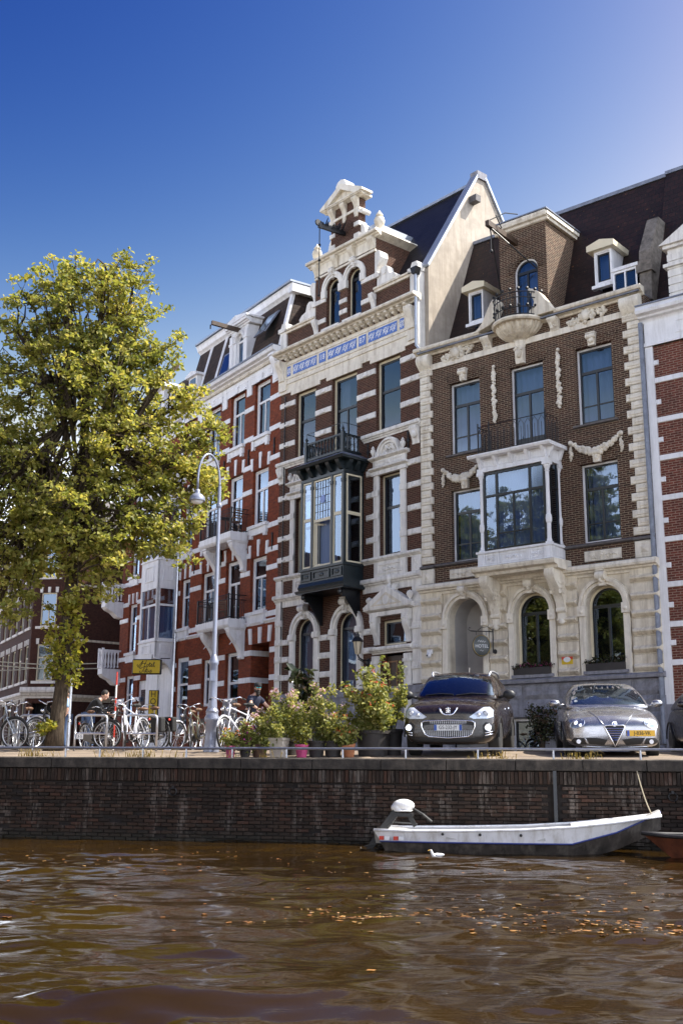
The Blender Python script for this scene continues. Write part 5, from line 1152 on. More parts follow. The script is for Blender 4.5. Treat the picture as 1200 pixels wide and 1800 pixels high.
def corner_house():
    root = thing('corner_house', 'dark brown brick corner house across the side street, behind the tree', 'building', (-19.1, 68.0, 0), 0)
    def fr(o, a): return Matrix.Translation((o[0],o[1],0)) @ Matrix.Rotation(R(a-90),4,'Z')
    d1 = Vector((math.sin(R(83)), -math.cos(R(83))))*2.2
    FL = fr((0,0), 83); FR = fr(d1, 129); LL = 16.0
    dl = Vector((math.sin(R(27)), -math.cos(R(27)))); FLEFT = fr(-dl*LL, 27)
    H_ = 14.6
    def wallp(M_, Wd, holes):
        w = MB(); wall_holes(w, rect(0,Wd,-.2,H_), holes, .2); w.xf(M_); w.build('wall', 'brick_dark', root)
        b = MB(); b.box(.05, Wd-.05, .6, .65, 0, H_); b.xf(M_); b.build('room_back', 'dark_room', root)
    hf = [rect(.45,1.5,4.95,7.2), rect(.5,1.5,8.3,10.4), rect(.5,1.5,11.4,13.4), rect(.35,1.7,.4,3.6)]
    wallp(FL, 2.2, hf); 
    hl = [rect(LL-1.6-2.0*k,LL-.6-2.0*k,z0,z1) for k in range(7) for z0, z1 in ((5.0,7.2),(8.3,10.4),(11.4,13.4),(1.2,3.7))]
    wallp(FLEFT, LL, hl); wallp(FR, 13, [])
    def win(M_, x0, x1, z0, z1):
        b = MB(); b.ring(rect(x0,x1,z0,z1), rect(x0+.08,x1-.08,z0+.08,z1-.08), .08, .16); b.box(x0, x1, .09, .15, z0+(z1-z0)*.62, z0+(z1-z0)*.62+.08); b.box((x0+x1)/2-.03, (x0+x1)/2+.03, .09, .15, z0, z0+(z1-z0)*.62); b.xf(M_); f = b.build('window', 'paint_cream', root)
        g = MB(); g.add([(x0,.12,z0),(x1,.12,z0),(x1,.12,z1),(x0,.12,z1)], [(0,1,2,3)]); g.xf(M_); g.build('pane', 'glass', f)
        s = MB(); s.box(x0-.25, x1+.25, -.08, .1, z0-.16, z0); s.xf(M_); s.build('sill', 'stone_white', f)
        for dx in (-.5,0,.5): s = MB(); cx = (x0+x1)/2+dx*(x1-x0); s.prism([(cx-.08,z1),(cx+.08,z1),(cx+.1,z1+.35),(cx-.1,z1+.35)], -.06, 0); s.xf(M_); s.build('lintel_stone', 'stone_white', f)
    for h in hf[:3]: win(FL, h[0][0], h[1][0], h[0][1], h[2][1])
    for h in hl: win(FLEFT, h[0][0], h[1][0], h[0][1], h[2][1])
    c = MB(); cornice(c, -.3, 2.4, 3.9, 4.55, .5); c.xf(FL); c.build('shop_cornice', 'stone_white', root)
    c = MB(); cornice(c, 0, LL, 3.9, 4.3, .3); c.xf(FLEFT); c.build('shop_cornice', 'stone_white', root)
    c = MB(); cornice(c, 0, 13, 3.75, 4.15, .2); c.xf(FR); c.build('string_course', 'stone_cream', root)
    for z in (10.9, 7.45):
        c = MB(); c.box(.1, 12.9, -.02, 0, z-.02, z+.12)
        for k in range(58): c.box(.2+k*.22, .31+k*.22, -.05, -.01, z, z+.1)
        c.xf(FR); o = c.build('dentil_course', 'stone_cream', root); o['kind'] = 'stuff'
    for M_, Wd in ((FL,2.2),(FLEFT,LL),(FR,13)):
        c = MB(); cornice(c, -.05, Wd+.05, 14.2, 14.7, .4); c.xf(M_); c.build('cornice', 'stone_white', root)
        rf = MB(); rf.add([(0,.0,14.6),(Wd,0,14.6),(Wd,1.6,17.0),(0,1.6,17.0)], [(0,1,2,3)]); rf.xf(M_); rf.build('roof', 'stone_dark', root)
    d = MB(); d.box(.4, 1.8, .0, 1.2, .2, 2.7); d.xf(FL); d.build('door', 'dark_wood', root)
    b = MB(); b.box(3.2, 3.9, -.3, 0, 2.0, 3.1); b.xf(FR); b.build('wall_box', 'iron', root)
    return root
corner_house()
def plain_house(name, label, loc, rz, W, H_, mat):
    root = thing(name, label, 'building', loc, rz, group='added houses unseen in the view')
    cols = int(W//2); hs = [rect(.6+2*k,1.6+2*k,z0,z0+2.1) for k in range(cols) for z0 in (1.0,4.6,8.2,11.4) if z0+2.4 < H_]
    w = MB(); wall_holes(w, rect(0,W,-.2,H_), hs, .2); shell(w, W, 9, 0, H_); w.build('wall', mat, root)
    MB().box(.1, W-.1, .8, .9, 0, H_-.1).build('room_back', 'dark_room', root)
    for h in hs:
        x0, x1, z0, z1 = h[0][0], h[1][0], h[0][1], h[2][1]; b = MB(); b.ring(rect(x0,x1,z0,z1), rect(x0+.09,x1-.09,z0+.09,z1-.09), .06, .14); b.box(x0, x1, .07, .13, z0+1.35, z0+1.45); f = b.build('window', 'paint_white', root)
        MB().add([(x0,.1,z0),(x1,.1,z0),(x1,.1,z1),(x0,.1,z1)], [(0,1,2,3)]).build('pane', 'glass_dark', f); MB().box(x0-.1, x1+.1, -.1, .06, z0-.15, z0).build('sill', 'stone_white', f)
    c = MB(); cornice(c, -.1, W+.1, H_-.1, H_+.5, .4); c.build('cornice', 'stone_white', root)
    roof_face('roof', 'roof_tile', root, [(0,0,H_+.3),(W,0,H_+.3),(W,3,H_+3.5),(0,3,H_+3.5)])
plain_house('added_house', 'added unseen brown house behind the white bay, shading the corner house', (-10.3,80,0), R(-90), 20, 17.5, 'brick_dark')  # hidden block added to keep the sun off the corner house wall
for k, (m_, lab) in enumerate((('stucco_light','added unseen pale stucco house bouncing sunlight, nearest behind the viewer'),('stucco_sand','added unseen sand-coloured house bouncing sunlight, second across the canal'),('stucco_light','added unseen pale stucco house bouncing sunlight, third across the canal'),('stucco_light','added unseen wide pale house bouncing sunlight, fourth across the canal'),('stucco_sand','added unseen sand-coloured house bouncing sunlight, fifth across the canal'))):
    plain_house('added_house', lab, (-14-9.2*k, -24+8.6*k, -.3), R(137), 12.4, 13.8+(k*7 % 3), m_)  # unseen row added and turned sunward to bounce light onto the shaded facades
plain_house('added_house', 'added unseen plain brown house farther left, for the window reflections', (-52,40,0), R(55), 14, 13.5, 'brick_dark')  # added outside the view to darken what the panes mirror
plain_house('added_house', 'added unseen darker house beside the plain brown one, for the window reflections', (-44,54,0), R(40), 14, 14.5, 'brick_dark')  # second unseen block added for the same pane reflections

# ================================================================== ground, quay, canal
QO = Vector((.2435, 20.4889)); QD = Vector((.9812, -.1929)); QN = Vector((.1929, .9812))   # along the quay, and inland
def quay(u, d=0., z=0.): p = QO + QD*u + QN*d; return Vector((p.x, p.y, z))
def ground_z(d): return 0. if d < .42 else min(.2, .004+(d-.42)*.055)
def gz_at(x, y): return ground_z((Vector((x,y))-QO).dot(QN))
def mat_paving():
    mt, t, out = _mat('paving'); b = _bsdf(t, .9, 0, .2); co = _coord(t)
    br = N(t, 'ShaderNodeTexBrick'); t.links.new(co, br.inputs['Vector']); br.inputs['Scale'].default_value = 1
    br.inputs['Color1'].default_value = (.30,.235,.18,1); br.inputs['Color2'].default_value = (.22,.175,.14,1); br.inputs['Mortar'].default_value = (.12,.10,.08,1)
    br.inputs['Brick Width'].default_value = .2; br.inputs['Row Height'].default_value = .1; br.inputs['Mortar Size'].default_value = .006
    n = N(t, 'ShaderNodeTexNoise', Scale=1.2, Detail=8.); t.links.new(co, n.inputs['Vector'])
    c = _mix(t, 1., br.outputs['Color'], _ramp(t, n.outputs['Fac'], [(.3,(.7,.7,.7)),(.7,(1.2,1.2,1.15))]), 'MULTIPLY')
    t.links.new(c, b.inputs['Base Color']); _bump(t, br.outputs['Fac'], b, .4, .01); t.links.new(b.outputs[0], out.inputs[0])
mat_paving()
g = MB(); ds = [.40,.42,1.0,1.6,2.2,2.8,3.4,4.0,8,20,60,160]; us = [-300,-60,-20,-8,0,8,20,60,300]; V = []
for d in ds:
    for u in us: p = quay(u, d, ground_z(d)); V.append(p)
k = len(us); g.add(V, [(i*k+j, i*k+j+1, (i+1)*k+j+1, (i+1)*k+j) for i in range(len(ds)-1) for j in range(k-1)])
tag(g.build('street', 'paving'), 'brick paved quayside street rising gently from the quay edge', kind='structure')
def mat_quay():
    mt, t, out = _mat('quay_brick'); b = _bsdf(t, .8, 0, .35)
    geo = N(t, 'ShaderNodeNewGeometry'); oi = N(t, 'ShaderNodeObjectInfo')
    ad = N(t, 'ShaderNodeMath', operation='ADD'); t.links.new(geo.outputs['Random Per Island'], ad.inputs[0]); t.links.new(oi.outputs['Random'], ad.inputs[1])
    fr_ = N(t, 'ShaderNodeMath', operation='FRACT'); t.links.new(ad.outputs[0], fr_.inputs[0])
    base = _ramp(t, fr_.outputs[0], [(0,(.012,.007,.0045)),(.35,(.024,.013,.008)),(.6,(.042,.022,.013)),(.8,(.016,.011,.008)),(1,(.055,.024,.014))])
    pos = geo.outputs['Position']
    mp = N(t, 'ShaderNodeMapping'); mp.inputs['Scale'].default_value = (3.2,3.2,.55); t.links.new(pos, mp.inputs['Vector'])
    n1 = N(t, 'ShaderNodeTexNoise', Scale=1.4, Detail=9., Roughness=.75); t.links.new(mp.outputs[0], n1.inputs['Vector'])
    c = _mix(t, _ramp(t, n1.outputs['Fac'], [(.53,(0,0,0)),(.70,(.8,.8,.8))]), base, (.20,.17,.145))
    n2 = N(t, 'ShaderNodeTexNoise', Scale=14., Detail=4., Roughness=.7); t.links.new(pos, n2.inputs['Vector'])
    c = _mix(t, _ramp(t, n2.outputs['Fac'], [(.55,(0,0,0)),(.72,(.7,.7,.7))]), c, (.028,.026,.018))
    sep = N(t, 'ShaderNodeSeparateXYZ'); t.links.new(pos, sep.inputs[0])
    # green-black tide line near the water
    mr = N(t, 'ShaderNodeMapRange'); mr.inputs[1].default_value = -1.5; mr.inputs[2].default_value = -1.28; mr.inputs[3].default_value = .85; mr.inputs[4].default_value = 0; t.links.new(sep.outputs[2], mr.inputs[0])
    c = _mix(t, mr.outputs[0], c, (.018,.018,.012)); t.links.new(c, b.inputs['Base Color'])
    n3 = N(t, 'ShaderNodeTexNoise', Scale=60., Detail=4.); t.links.new(pos, n3.inputs['Vector']); _bump(t, n3.outputs['Fac'], b, .6, .006)
    t.links.new(b.outputs[0], out.inputs[0])
mat_quay()
mat_plain('quay_mortar', (.016,.012,.010), .95, var=.4, scale=9)
mat_plain('cap_stone', (.045,.037,.030), .85, var=.7, scale=6, bump=.8, dirt=(.016,.013,.011))
QR = thing('quay_wall', 'dark weathered brick quay wall with stone coping above the water', 'wall', (QO.x, QO.y, 0), math.atan2(QD.y, QD.x))
b = MB(); b.box(-60, 60, .03, .40, -3, -.12); b.build('wall_core', 'quay_mortar', QR)
rd = random.Random(21)
def brick_mesh(L, h):
    m_ = MB(); e = .006; stone_block(m_, -L/2, L/2, -h/2, h/2, .035, e, .03); return m_
bm_shared = [brick_mesh(.205+.008*i, .054).mesh('brick', 'quay_brick') for i in range(3)]
bulk = MB(); singles = 0; z = -.50
rows = []
while z > -1.75: rows.append(z); z -= .0655
for ri, z in enumerate(rows):
    u = -9.0 + (.11 if ri % 2 else 0)
    while u < 8.6:
        if abs(u-3.58) > .14 and abs(u+4.6) > .02:
            one = 0.2 < u < 5.7 and z < -.5 and singles < 300 and (ri < 14)
            if one:
                o = link('brick', rd.choice(bm_shared), QR, loc=(u+rd.uniform(-.004,.004), rd.uniform(-.02,.014), z+rd.uniform(-.005,.005))); o.rotation_euler = (rd.uniform(-.03,.03), rd.uniform(-.012,.012), rd.uniform(-.03,.03)); singles += 1
            else:
                if rd.random() > .035: bulk.join(brick_mesh(.205+rd.uniform(-.006,.012), .054), Matrix.Translation((u, rd.uniform(-.02,.016), z+rd.uniform(-.005,.005))) @ Euler((rd.uniform(-.03,.03),0,rd.uniform(-.03,.03))).to_matrix().to_4x4())
        u += .2245
u = -9.0
while u < 8.6:                     # soldier course under the coping
    bulk.join(brick_mesh(.06, .215), Matrix.Translation((u, rd.uniform(-.022,-.004), -.325+rd.uniform(-.006,.006)))); u += .0705
for u, z in ((3.58,-.9),): b = MB(); b.box(u-.03, u+.03, -.06, .03, -1.7, -.2); b.build('drain_slot', 'paint_black', QR)
o = bulk.build('brickwork', 'quay_brick', QR); o['kind'] = 'stuff'
u = -14.0
while u < 13:
    L = rd.uniform(1.0, 1.35); c = MB(); n = 8; V = []
    for i in range(n+1):
        x = u+.006+(L-.012)*i/n; j = rd.uniform(-.008,.008)
        V += [(x,-.055+j,-.198),(x,-.06+j,-.02+rd.uniform(-.006,.004)),(x,-.035,.0+rd.uniform(-.005,.004)),(x,.42,.002+rd.uniform(-.003,.003)),(x,.42,-.198)]
    F = [(i*5+a, (i+1)*5+a, (i+1)*5+(a+1) % 5, i*5+(a+1) % 5) for i in range(n) for a in range(5)] + [(4,3,2,1,0), tuple(n*5+a for a in range(5))]
    c.add(V, F); c.build('coping_stone', 'cap_stone', QR, bevel=.006); u += L
for u in (-3.4, 5.55):          # mooring rings
    b = MB(); b.tube([(u+.07*math.cos(2*PI*k/16),-.03,-.62+.07*math.sin(2*PI*k/16)) for k in range(16)], .011, 6, True); b.box(u-.02, u+.02, -.045, .03, -.57, -.52); b.build('mooring_ring', 'iron', QR)
# low tube rail along the quay
RAIL = thing('quay_railing', 'low galvanised tube rail on short posts along the quay edge', 'railing', (QO.x, QO.y, 0), math.atan2(QD.y, QD.x))
b = MB(); b.tube([(u_, .13, .172+.003*math.sin(u_*3)) for u_ in np.arange(-12,12.1,.5)], .024, 8); b.build('rail', 'steel_grey', RAIL)
for u_ in (-9.8,-9.0,-8.2,-7.1,-6.34,-5.65,-4.95,-4.08,-3.22,-2.32,-1.28,-.22,.94,2.24,3.57,5.06,6.4,7.7): MB().tube([(u_,.13,-.01),(u_,.13,.17)], .02, 8).build('post', 'steel_grey', RAIL)
# water
def mat_water():
    mt, t, out = _mat('canal_water'); b = _bsdf(t, .035, 0, .5); b.inputs['IOR'].default_value = 1.33; b.inputs['Base Color'].default_value = (.055,.030,.009,1)
    co = _coord(t); mp = N(t, 'ShaderNodeMapping'); mp.inputs['Scale'].default_value = (.6,3.2,1); t.links.new(co, mp.inputs['Vector'])
    n1 = N(t, 'ShaderNodeTexNoise', Scale=2.2, Detail=5., Roughness=.55); t.links.new(mp.outputs[0], n1.inputs['Vector'])
    n2 = N(t, 'ShaderNodeTexNoise', Scale=.35, Detail=3.); t.links.new(co, n2.inputs['Vector'])
    c = _ramp(t, n2.outputs['Fac'], [(.3,(.014,.0072,.0011)),(.7,(.029,.0155,.0034))]); t.links.new(c, b.inputs['Base Color'])
    _bump(t, n1.outputs['Fac'], b, .12, .05); t.links.new(b.outputs[0], out.inputs[0])
mat_water()
WZ = -1.5
_wr = np.random.RandomState(12); WAVES = []
for i in range(30):                # short-crested ripples spread around the direction across the canal, plus a lazy boat swell
    lam = .19*6.5**(i/29); th = _wr.normal()*.5; k_ = 2*PI/lam; WAVES.append((k_*math.sin(th), k_*math.cos(th), .042/k_, _wr.rand()*6.28, lam < .7))
WAVES += [(.5,1.9,.020,.3,False),(-.6,2.7,.015,1.1,False),(.9,3.6,.010,2.0,False)]
def wave(x, y):
    h = 0; md = .62+.38*np.sin(.75*x+1.3*np.sin(.41*y+.6))*np.sin(.67*y+.8*np.sin(.6*x)+1.)
    for kx, ky, a, ph, fine in WAVES: h = h + a*(md if fine else 1.)*np.sin(kx*x+ky*y+ph)
    return h
xs = np.concatenate([[-400,-100,-40,-20],np.arange(-10,10.01,.06),[20,40,100,400]]); ys = np.concatenate([[-300,-80,-30,-8,0],np.arange(3.5,23,.032),[23.5]])
X, Y = np.meshgrid(xs, ys); amp = np.clip((10-np.abs(X))/1.5,0,1)*np.clip((Y-2)/2,0,1); Z = WZ+wave(X,Y)*amp*np.clip(1.2-.028*Y,.4,1.2)
nx, ny = len(xs), len(ys); idx = np.arange(nx*ny).reshape(ny,nx)
F = np.stack([idx[:-1,:-1],idx[:-1,1:],idx[1:,1:],idx[1:,:-1]],-1).reshape(-1,4)
me = bpy.data.meshes.new('canal_water'); me.from_pydata(np.stack([X,Y,Z],-1).reshape(-1,3).tolist(), [], F.tolist()); me.materials.append(MATS['canal_water'])
me.polygons.foreach_set('use_smooth', [True]*len(me.polygons)); me.update(); tag(link('canal_water', me), 'rippled brown canal water with floating leaves', kind='structure')
# ================================================================== trees
mat_leaf('leaf_elm', [(0,(.19,.22,.05)),(.4,(.31,.32,.08)),(.75,(.42,.40,.12)),(1,(.52,.45,.16))], .55)
mat_leaf('leaf_shoot', [(0,(.20,.23,.03)),(.6,(.36,.34,.05)),(1,(.48,.40,.09))], .5)
def mat_bark():
    mt, t, out = _mat('bark'); b = _bsdf(t, .95, 0, .15); co = _coord(t)
    mp = N(t, 'ShaderNodeMapping'); mp.inputs['Scale'].default_value = (14,14,2.2); t.links.new(co, mp.inputs['Vector'])
    n = N(t, 'ShaderNodeTexNoise', Scale=1.6, Detail=7., Roughness=.7); t.links.new(mp.outputs[0], n.inputs['Vector'])
    t.links.new(_ramp(t, n.outputs['Fac'], [(.35,(.03,.022,.016)),(.55,(.09,.068,.048)),(.75,(.19,.15,.10))]), b.inputs['Base Color']); _bump(t, n.outputs['Fac'], b, .9, .04)
    t.links.new(b.outputs[0], out.inputs[0])
mat_bark()
def leaf_cloud(name, mat, centers, rads, per, size, seed=0, flat=.7, parent=None, size_var=.45):
    """many small folded leaves around the given twig points"""
    r = np.random.RandomState(seed); C = np.repeat(np.array(centers), per, axis=0); Rr = np.repeat(np.array(rads), per)
    n = len(C); d = r.normal(size=(n,3)); d /= np.linalg.norm(d,axis=1)[:,None]; q = r.rand(n)**.6
    P = C + d*(q*Rr)[:,None]*np.array([1,1,flat])
    nr = r.normal(size=(n,3))*.9+np.array([.15,-.1,.9]); nr /= np.linalg.norm(nr,axis=1)[:,None]
    a = np.cross(nr, r.normal(size=(n,3))); a /= np.linalg.norm(a,axis=1)[:,None]; b = np.cross(nr,a)
    s = size*(1+size_var*(r.rand(n)-.5)*2)
    # six-point leaf: stem, two shoulders, tip, with a fold along the midrib
    k = [(-1,0,0),(-.35,.5,.16),(.35,.42,.14),(1,0,-.05),(.35,-.42,.14),(-.35,-.5,.16)]
    V = np.stack([P+a*(x*s)[:,None]*.5+b*(y*s)[:,None]*.62+nr*(z*s)[:,None] for x,y,z in k],1).reshape(-1,3)
    i0 = np.arange(n)*6; F = np.concatenate([np.stack([i0,i0+1,i0+2,i0+3],1), np.stack([i0,i0+3,i0+4,i0+5],1)])
    me = bpy.data.meshes.new(name); me.vertices.add(len(V)); me.vertices.foreach_set('co', V.astype(np.float32).ravel())
    me.loops.add(F.size); me.loops.foreach_set('vertex_index', F.ravel().astype(np.int32)); me.polygons.add(len(F)); me.polygons.foreach_set('loop_start', np.arange(0,F.size,4,dtype=np.int32))
    me.materials.append(MATS[mat]); me.update(calc_edges=True); me.validate()
    return link(name, me, parent)
def grow(trunk_pts, trunk_r, blobs, ntw, seed, droop=.25, nb=2):
    """limbs from the trunk to random points in the crown; returns wood MB and twig points"""
    rd = random.Random(seed); wood = MB(); wood.tube(trunk_pts, trunk_r, 10); T = [Vector(p) for p in trunk_pts]; tips = []
    tot = sum(b[6] for b in blobs)
    limbs = []
    for b in blobs:               # one main limb into each mass of the crown
        c = Vector(b[:3]); t = min(len(T)-2, max(1, int((len(T)-1)*rd.uniform(.55,.95)))); s0 = T[t]
        m1 = s0.lerp(c,.45)+Vector((rd.uniform(-.3,.3),rd.uniform(-.3,.3),.35)); P = [s0, s0.lerp(m1,.5), m1, m1.lerp(c,.6)+Vector((0,0,.15)), c]
        wood.tube(P, [trunk_r[t]*.55,trunk_r[t]*.45,.09,.06,.035], 6); limbs.append(P)
    for b, P in zip(blobs, limbs):
        for k in range(int(ntw*b[6]/tot)):
            while True:
                v = Vector((rd.uniform(-1,1),rd.uniform(-1,1),rd.uniform(-1,1)))
                if v.length < 1: break
            v = v.normalized()*(v.length**.55)
            tip = Vector((b[0]+v.x*b[3], b[1]+v.y*b[4], b[2]+v.z*b[5])); s0 = P[rd.choice((1,2,2,3,3,4))]
            mid = s0.lerp(tip,.55)+Vector((rd.uniform(-.25,.25),rd.uniform(-.25,.25),rd.uniform(.05,.4)))
            q1 = s0.lerp(mid,.5)+Vector((rd.uniform(-.1,.1),rd.uniform(-.1,.1),rd.uniform(-.05,.15)))
            wood.tube([s0,q1,mid,tip], [.035,.025,.016,.006], 4); tips.append(tip); tips.append(mid.lerp(tip,.55)+Vector((rd.uniform(-.15,.15),)*3))
            for j in range(nb):
                t2 = mid.lerp(tip, rd.uniform(.2,.9))+Vector((rd.uniform(-.55,.55),rd.uniform(-.55,.55),rd.uniform(-.35,.45))); wood.tube([mid.lerp(tip,.3), t2], [.012,.004], 3); tips.append(t2)
    return wood, tips
TX, TY = -6.35, 25.2
tree = thing('elm_tree', 'tall yellow-green elm with shoots on its trunk, standing on the quay', 'tree', (TX, TY, .2))
tp = [(-.06,0,-.1),(-.02,0,.5),(.03,.02,1.2),(.10,0,2.2),(.06,0,3.3),(.18,.1,4.4),(.25,.1,5.6),(.15,.2,6.9),(.1,.2,8.2),(.05,.2,9.4)]
tr = [.24,.175,.16,.15,.145,.14,.12,.10,.07,.04]
blobs = [(-.1,.2,10.2,1.5,1.4,1.55,1.3),(-1.0,.3,8.6,1.6,1.6,1.3,1.2),(.9,-.1,8.5,1.25,1.5,1.3,1.0),(1.5,-.2,6.9,1.5,1.5,1.2,1.1),(2.15,.2,8.0,.75,.9,.75,.4),(2.55,.5,6.0,1.0,.9,1.0,.75),(-.9,.2,6.6,1.6,1.7,1.3,1.4),(.5,-.4,5.3,1.7,1.6,1.0,1.5),(2.05,.4,4.75,1.1,1.0,.65,.75),(-1.2,0,4.7,1.7,1.6,1.1,1.6),(.2,-.3,3.85,1.6,1.4,.55,.8),(-1.5,0,3.3,1.0,1.2,.6,.55),(-2.8,.4,7.2,1.6,1.8,1.9,1.2),(-2.9,.4,5.0,1.6,1.8,1.4,1.1),(-.5,.2,11.45,.75,.85,.65,.4),(.45,.3,11.7,.7,.85,.65,.35),(1.15,.1,11.0,.65,.8,.8,.35),(-1.7,.3,10.1,.9,1.2,1.0,.6),(2.35,.2,9.2,.6,.7,.65,.22),(2.95,.7,7.5,.6,.7,.7,.3),(3.0,.8,6.3,.6,.7,.6,.35),(1.7,.1,9.6,.7,.8,.7,.3)]
wood, tips = grow(tp, tr, blobs, 520, 5)
wood.build('trunk', 'bark', tree, smooth='all')
leaf_cloud('crown', 'leaf_elm', tips, [.24]*len(tips), 27, .105, 3, .62, tree)
sh = [(.08+.30*math.cos(a*2.4),.22*math.sin(a*2.4)-.22,1.55+.095*a) for a in range(14)]; sh2 = [(.15+.12*math.cos(a*2.1),-.1+.1*math.sin(a*2.1),3.0+.08*a) for a in range(6)]; sh3 = [(.2-.5+.1*a,-.2,.42+.06*a) for a in range(3)]
leaf_cloud('trunk_shoots', 'leaf_shoot', sh+sh2+sh3, [.28]*14+[.22]*6+[.2]*3, 56, .105, 8, .9, tree)
# the next trees of the row, left of the view: they show in the hotel's window panes
for k, (x, y, sc) in enumerate(((-14.2,24.6,1.05),(-22.5,26.4,1.15))):
    t2 = copy_tree(tree); t2.location = (x, y, .2); t2.rotation_euler = (0,0,1.4+k*2); t2.scale = (sc,)*3
    t2['label'] = ('yellow-green elm nearest to the left of the view, mirrored in the hotel panes', 'yellow-green elm second to the left of the view along the quay')[k]
    tag(t2, group='elms along the quay')
tag(tree, group='elms along the quay')
# ================================================================== cars
def mat_paint(name, c, metal=.5, rough=.28, flake=.06):
    mt, t, out = _mat(name); b = _bsdf(t, rough, metal, .5); b.inputs['Coat Weight'].default_value = .6; b.inputs['Coat Roughness'].default_value = .03
    co = _coord(t); n = N(t, 'ShaderNodeTexNoise', Scale=3., Detail=6.); t.links.new(co, n.inputs['Vector'])
    t.links.new(_ramp(t, n.outputs['Fac'], [(.3,tuple(x*(1-flake) for x in c)),(.7,tuple(min(1,x*(1+flake)) for x in c))]), b.inputs['Base Color'])
    n2 = N(t, 'ShaderNodeTexNoise', Scale=7., Detail=5.); t.links.new(co, n2.inputs['Vector']); t.links.new(_ramp(t, n2.outputs['Fac'], [(.3,(rough*.7,)*3),(.75,(rough*1.5,)*3)]), b.inputs['Roughness'])
    t.links.new(b.outputs[0], out.inputs[0])
mat_paint('paint_brown', (.022,.014,.010), .1, .25); mat_paint('paint_silver', (.38,.375,.39), .75, .22); mat_paint('paint_dark_car', (.03,.022,.02), .5, .3)
mat_plain('chrome', (.85,.85,.88), .08, metal=1.); mat_plain('black_plastic', (.015,.015,.016), .5); mat_plain('rubber', (.016,.016,.016), .8, bump=.2)
mat_plain('alloy', (.50,.50,.52), .3, metal=.9); mat_plain('lamp_white', (.85,.86,.9), .12, coat=1.); mat_plain('plate_white', (.82,.82,.80), .4); mat_plain('plate_yellow', (.80,.46,.03), .4); mat_plain('plate_blue', (.03,.10,.42), .4); mat_plain('ink', (.008,.008,.008), .5)
mat_plain('seat_grey', (.09,.09,.10), .8)
mat_glass('car_glass', (.30,.36,.40), .10, refl=(.75,.86,1)); mat_glass('lamp_glass', (.92,.94,.97), .10)
def loft(stations, seg_mirror=True):
    """stations: list of (y, [(x,z)...]) half sections from bottom centre to top centre; mirrored"""
    V = []; n = len(stations[0][1])
    for y, sec in stations:
        V += [(x,y,z) for x, z in sec] + [(-x,y,z) for x, z in sec[-2:0:-1]]
    k = 2*n-2; F = []
    for i in range(len(stations)-1):
        for j in range(k): F.append((i*k+j, i*k+(j+1) % k, (i+1)*k+(j+1) % k, (i+1)*k+j))
    F += [tuple(range(k)), tuple(range((len(stations)-1)*k, len(stations)*k))]
    return V, F
def subsurf(o, lv=2):
    md = o.modifiers.new('subsurf', 'SUBSURF'); md.levels = lv; md.render_levels = lv; apply_mods(o)
    o.data.polygons.foreach_set('use_smooth', [True]*len(o.data.polygons)); return o
class Proj:
    """projects outlines drawn in the front view (x,z) onto a body mesh"""
    def __init__(s, objs):
        V = []; F = []
        for o in objs:
            k = len(V); V += [v.co.copy() for v in o.data.vertices]; F += [tuple(i+k for i in p.vertices) for p in o.data.polygons]
        s.t = BVHTree.FromPolygons(V, F)
    def y(s, x, z, default=0.):
        h = s.t.ray_cast(Vector((x,-9,z)), Vector((0,1,0))); return h[0].y if h[0] else default
    def xside(s, y, z, sg):
        h = s.t.ray_cast(Vector((sg*9,y,z)), Vector((-sg,0,0))); return h[0].x if h[0] else sg*.85
    def decal(s, name, mat, parent, poly, off=.006, th=.012, grid=.03, smooth=True, dy=0., default=.1):
        """fill polygon with a fine grid clipped by the outline, wrapped on the body"""
        xs = [p[0] for p in poly]; zs = [p[1] for p in poly]
        # triangulate outline then subdivide so that it follows the surface
        bm = bmesh.new(); vs_ = [bm.verts.new((x,0,z)) for x, z in poly]; bm.faces.new(vs_)
        bmesh.ops.triangulate(bm, faces=bm.faces)
        for _ in range(5):
            e = [e for e in bm.edges if e.calc_length() > grid]
            if not e: break
            bmesh.ops.subdivide_edges(bm, edges=e, cuts=1); bmesh.ops.triangulate(bm, faces=bm.faces)
        ext = bmesh.ops.extrude_face_region(bm, geom=bm.faces[:]); front = {v for v in ext['geom'] if isinstance(v, bmesh.types.BMVert)}
        for v in bm.verts:
            y = s.y(v.co.x, v.co.z, default); v.co.y = y-off-th+dy if v in front else y+.004+dy
        bmesh.ops.recalc_face_normals(bm, faces=bm.faces)
        me = bpy.data.meshes.new(name); bm.to_mesh(me); bm.free(); me.materials.append(MATS[mat])
        if smooth: me.polygons.foreach_set('use_smooth', [True]*len(me.polygons)); me.set_sharp_from_angle(angle=R(50))
        return link(name, me, parent)
    def strip(s, name, mat, parent, pts, r=.012, off=.01, closed=False, n=6):
        b = MB(); b.tube([(x, s.y(x,z,.1)-off, z) for x, z in pts], r, n, closed); return b.build(name, mat, parent, smooth='all')
def mirror(poly): return [(-x,z) for x, z in poly][::-1]
def densify(pts, n=6, closed=False):
    out = []; m_ = len(pts)
    for i in range(m_ if closed else m_-1):
        a = pts[i]; b = pts[(i+1) % m_]
        for k in range(n): out.append((a[0]+(b[0]-a[0])*k/n, a[1]+(b[1]-a[1])*k/n))
    if not closed: out.append(pts[-1])
    return out
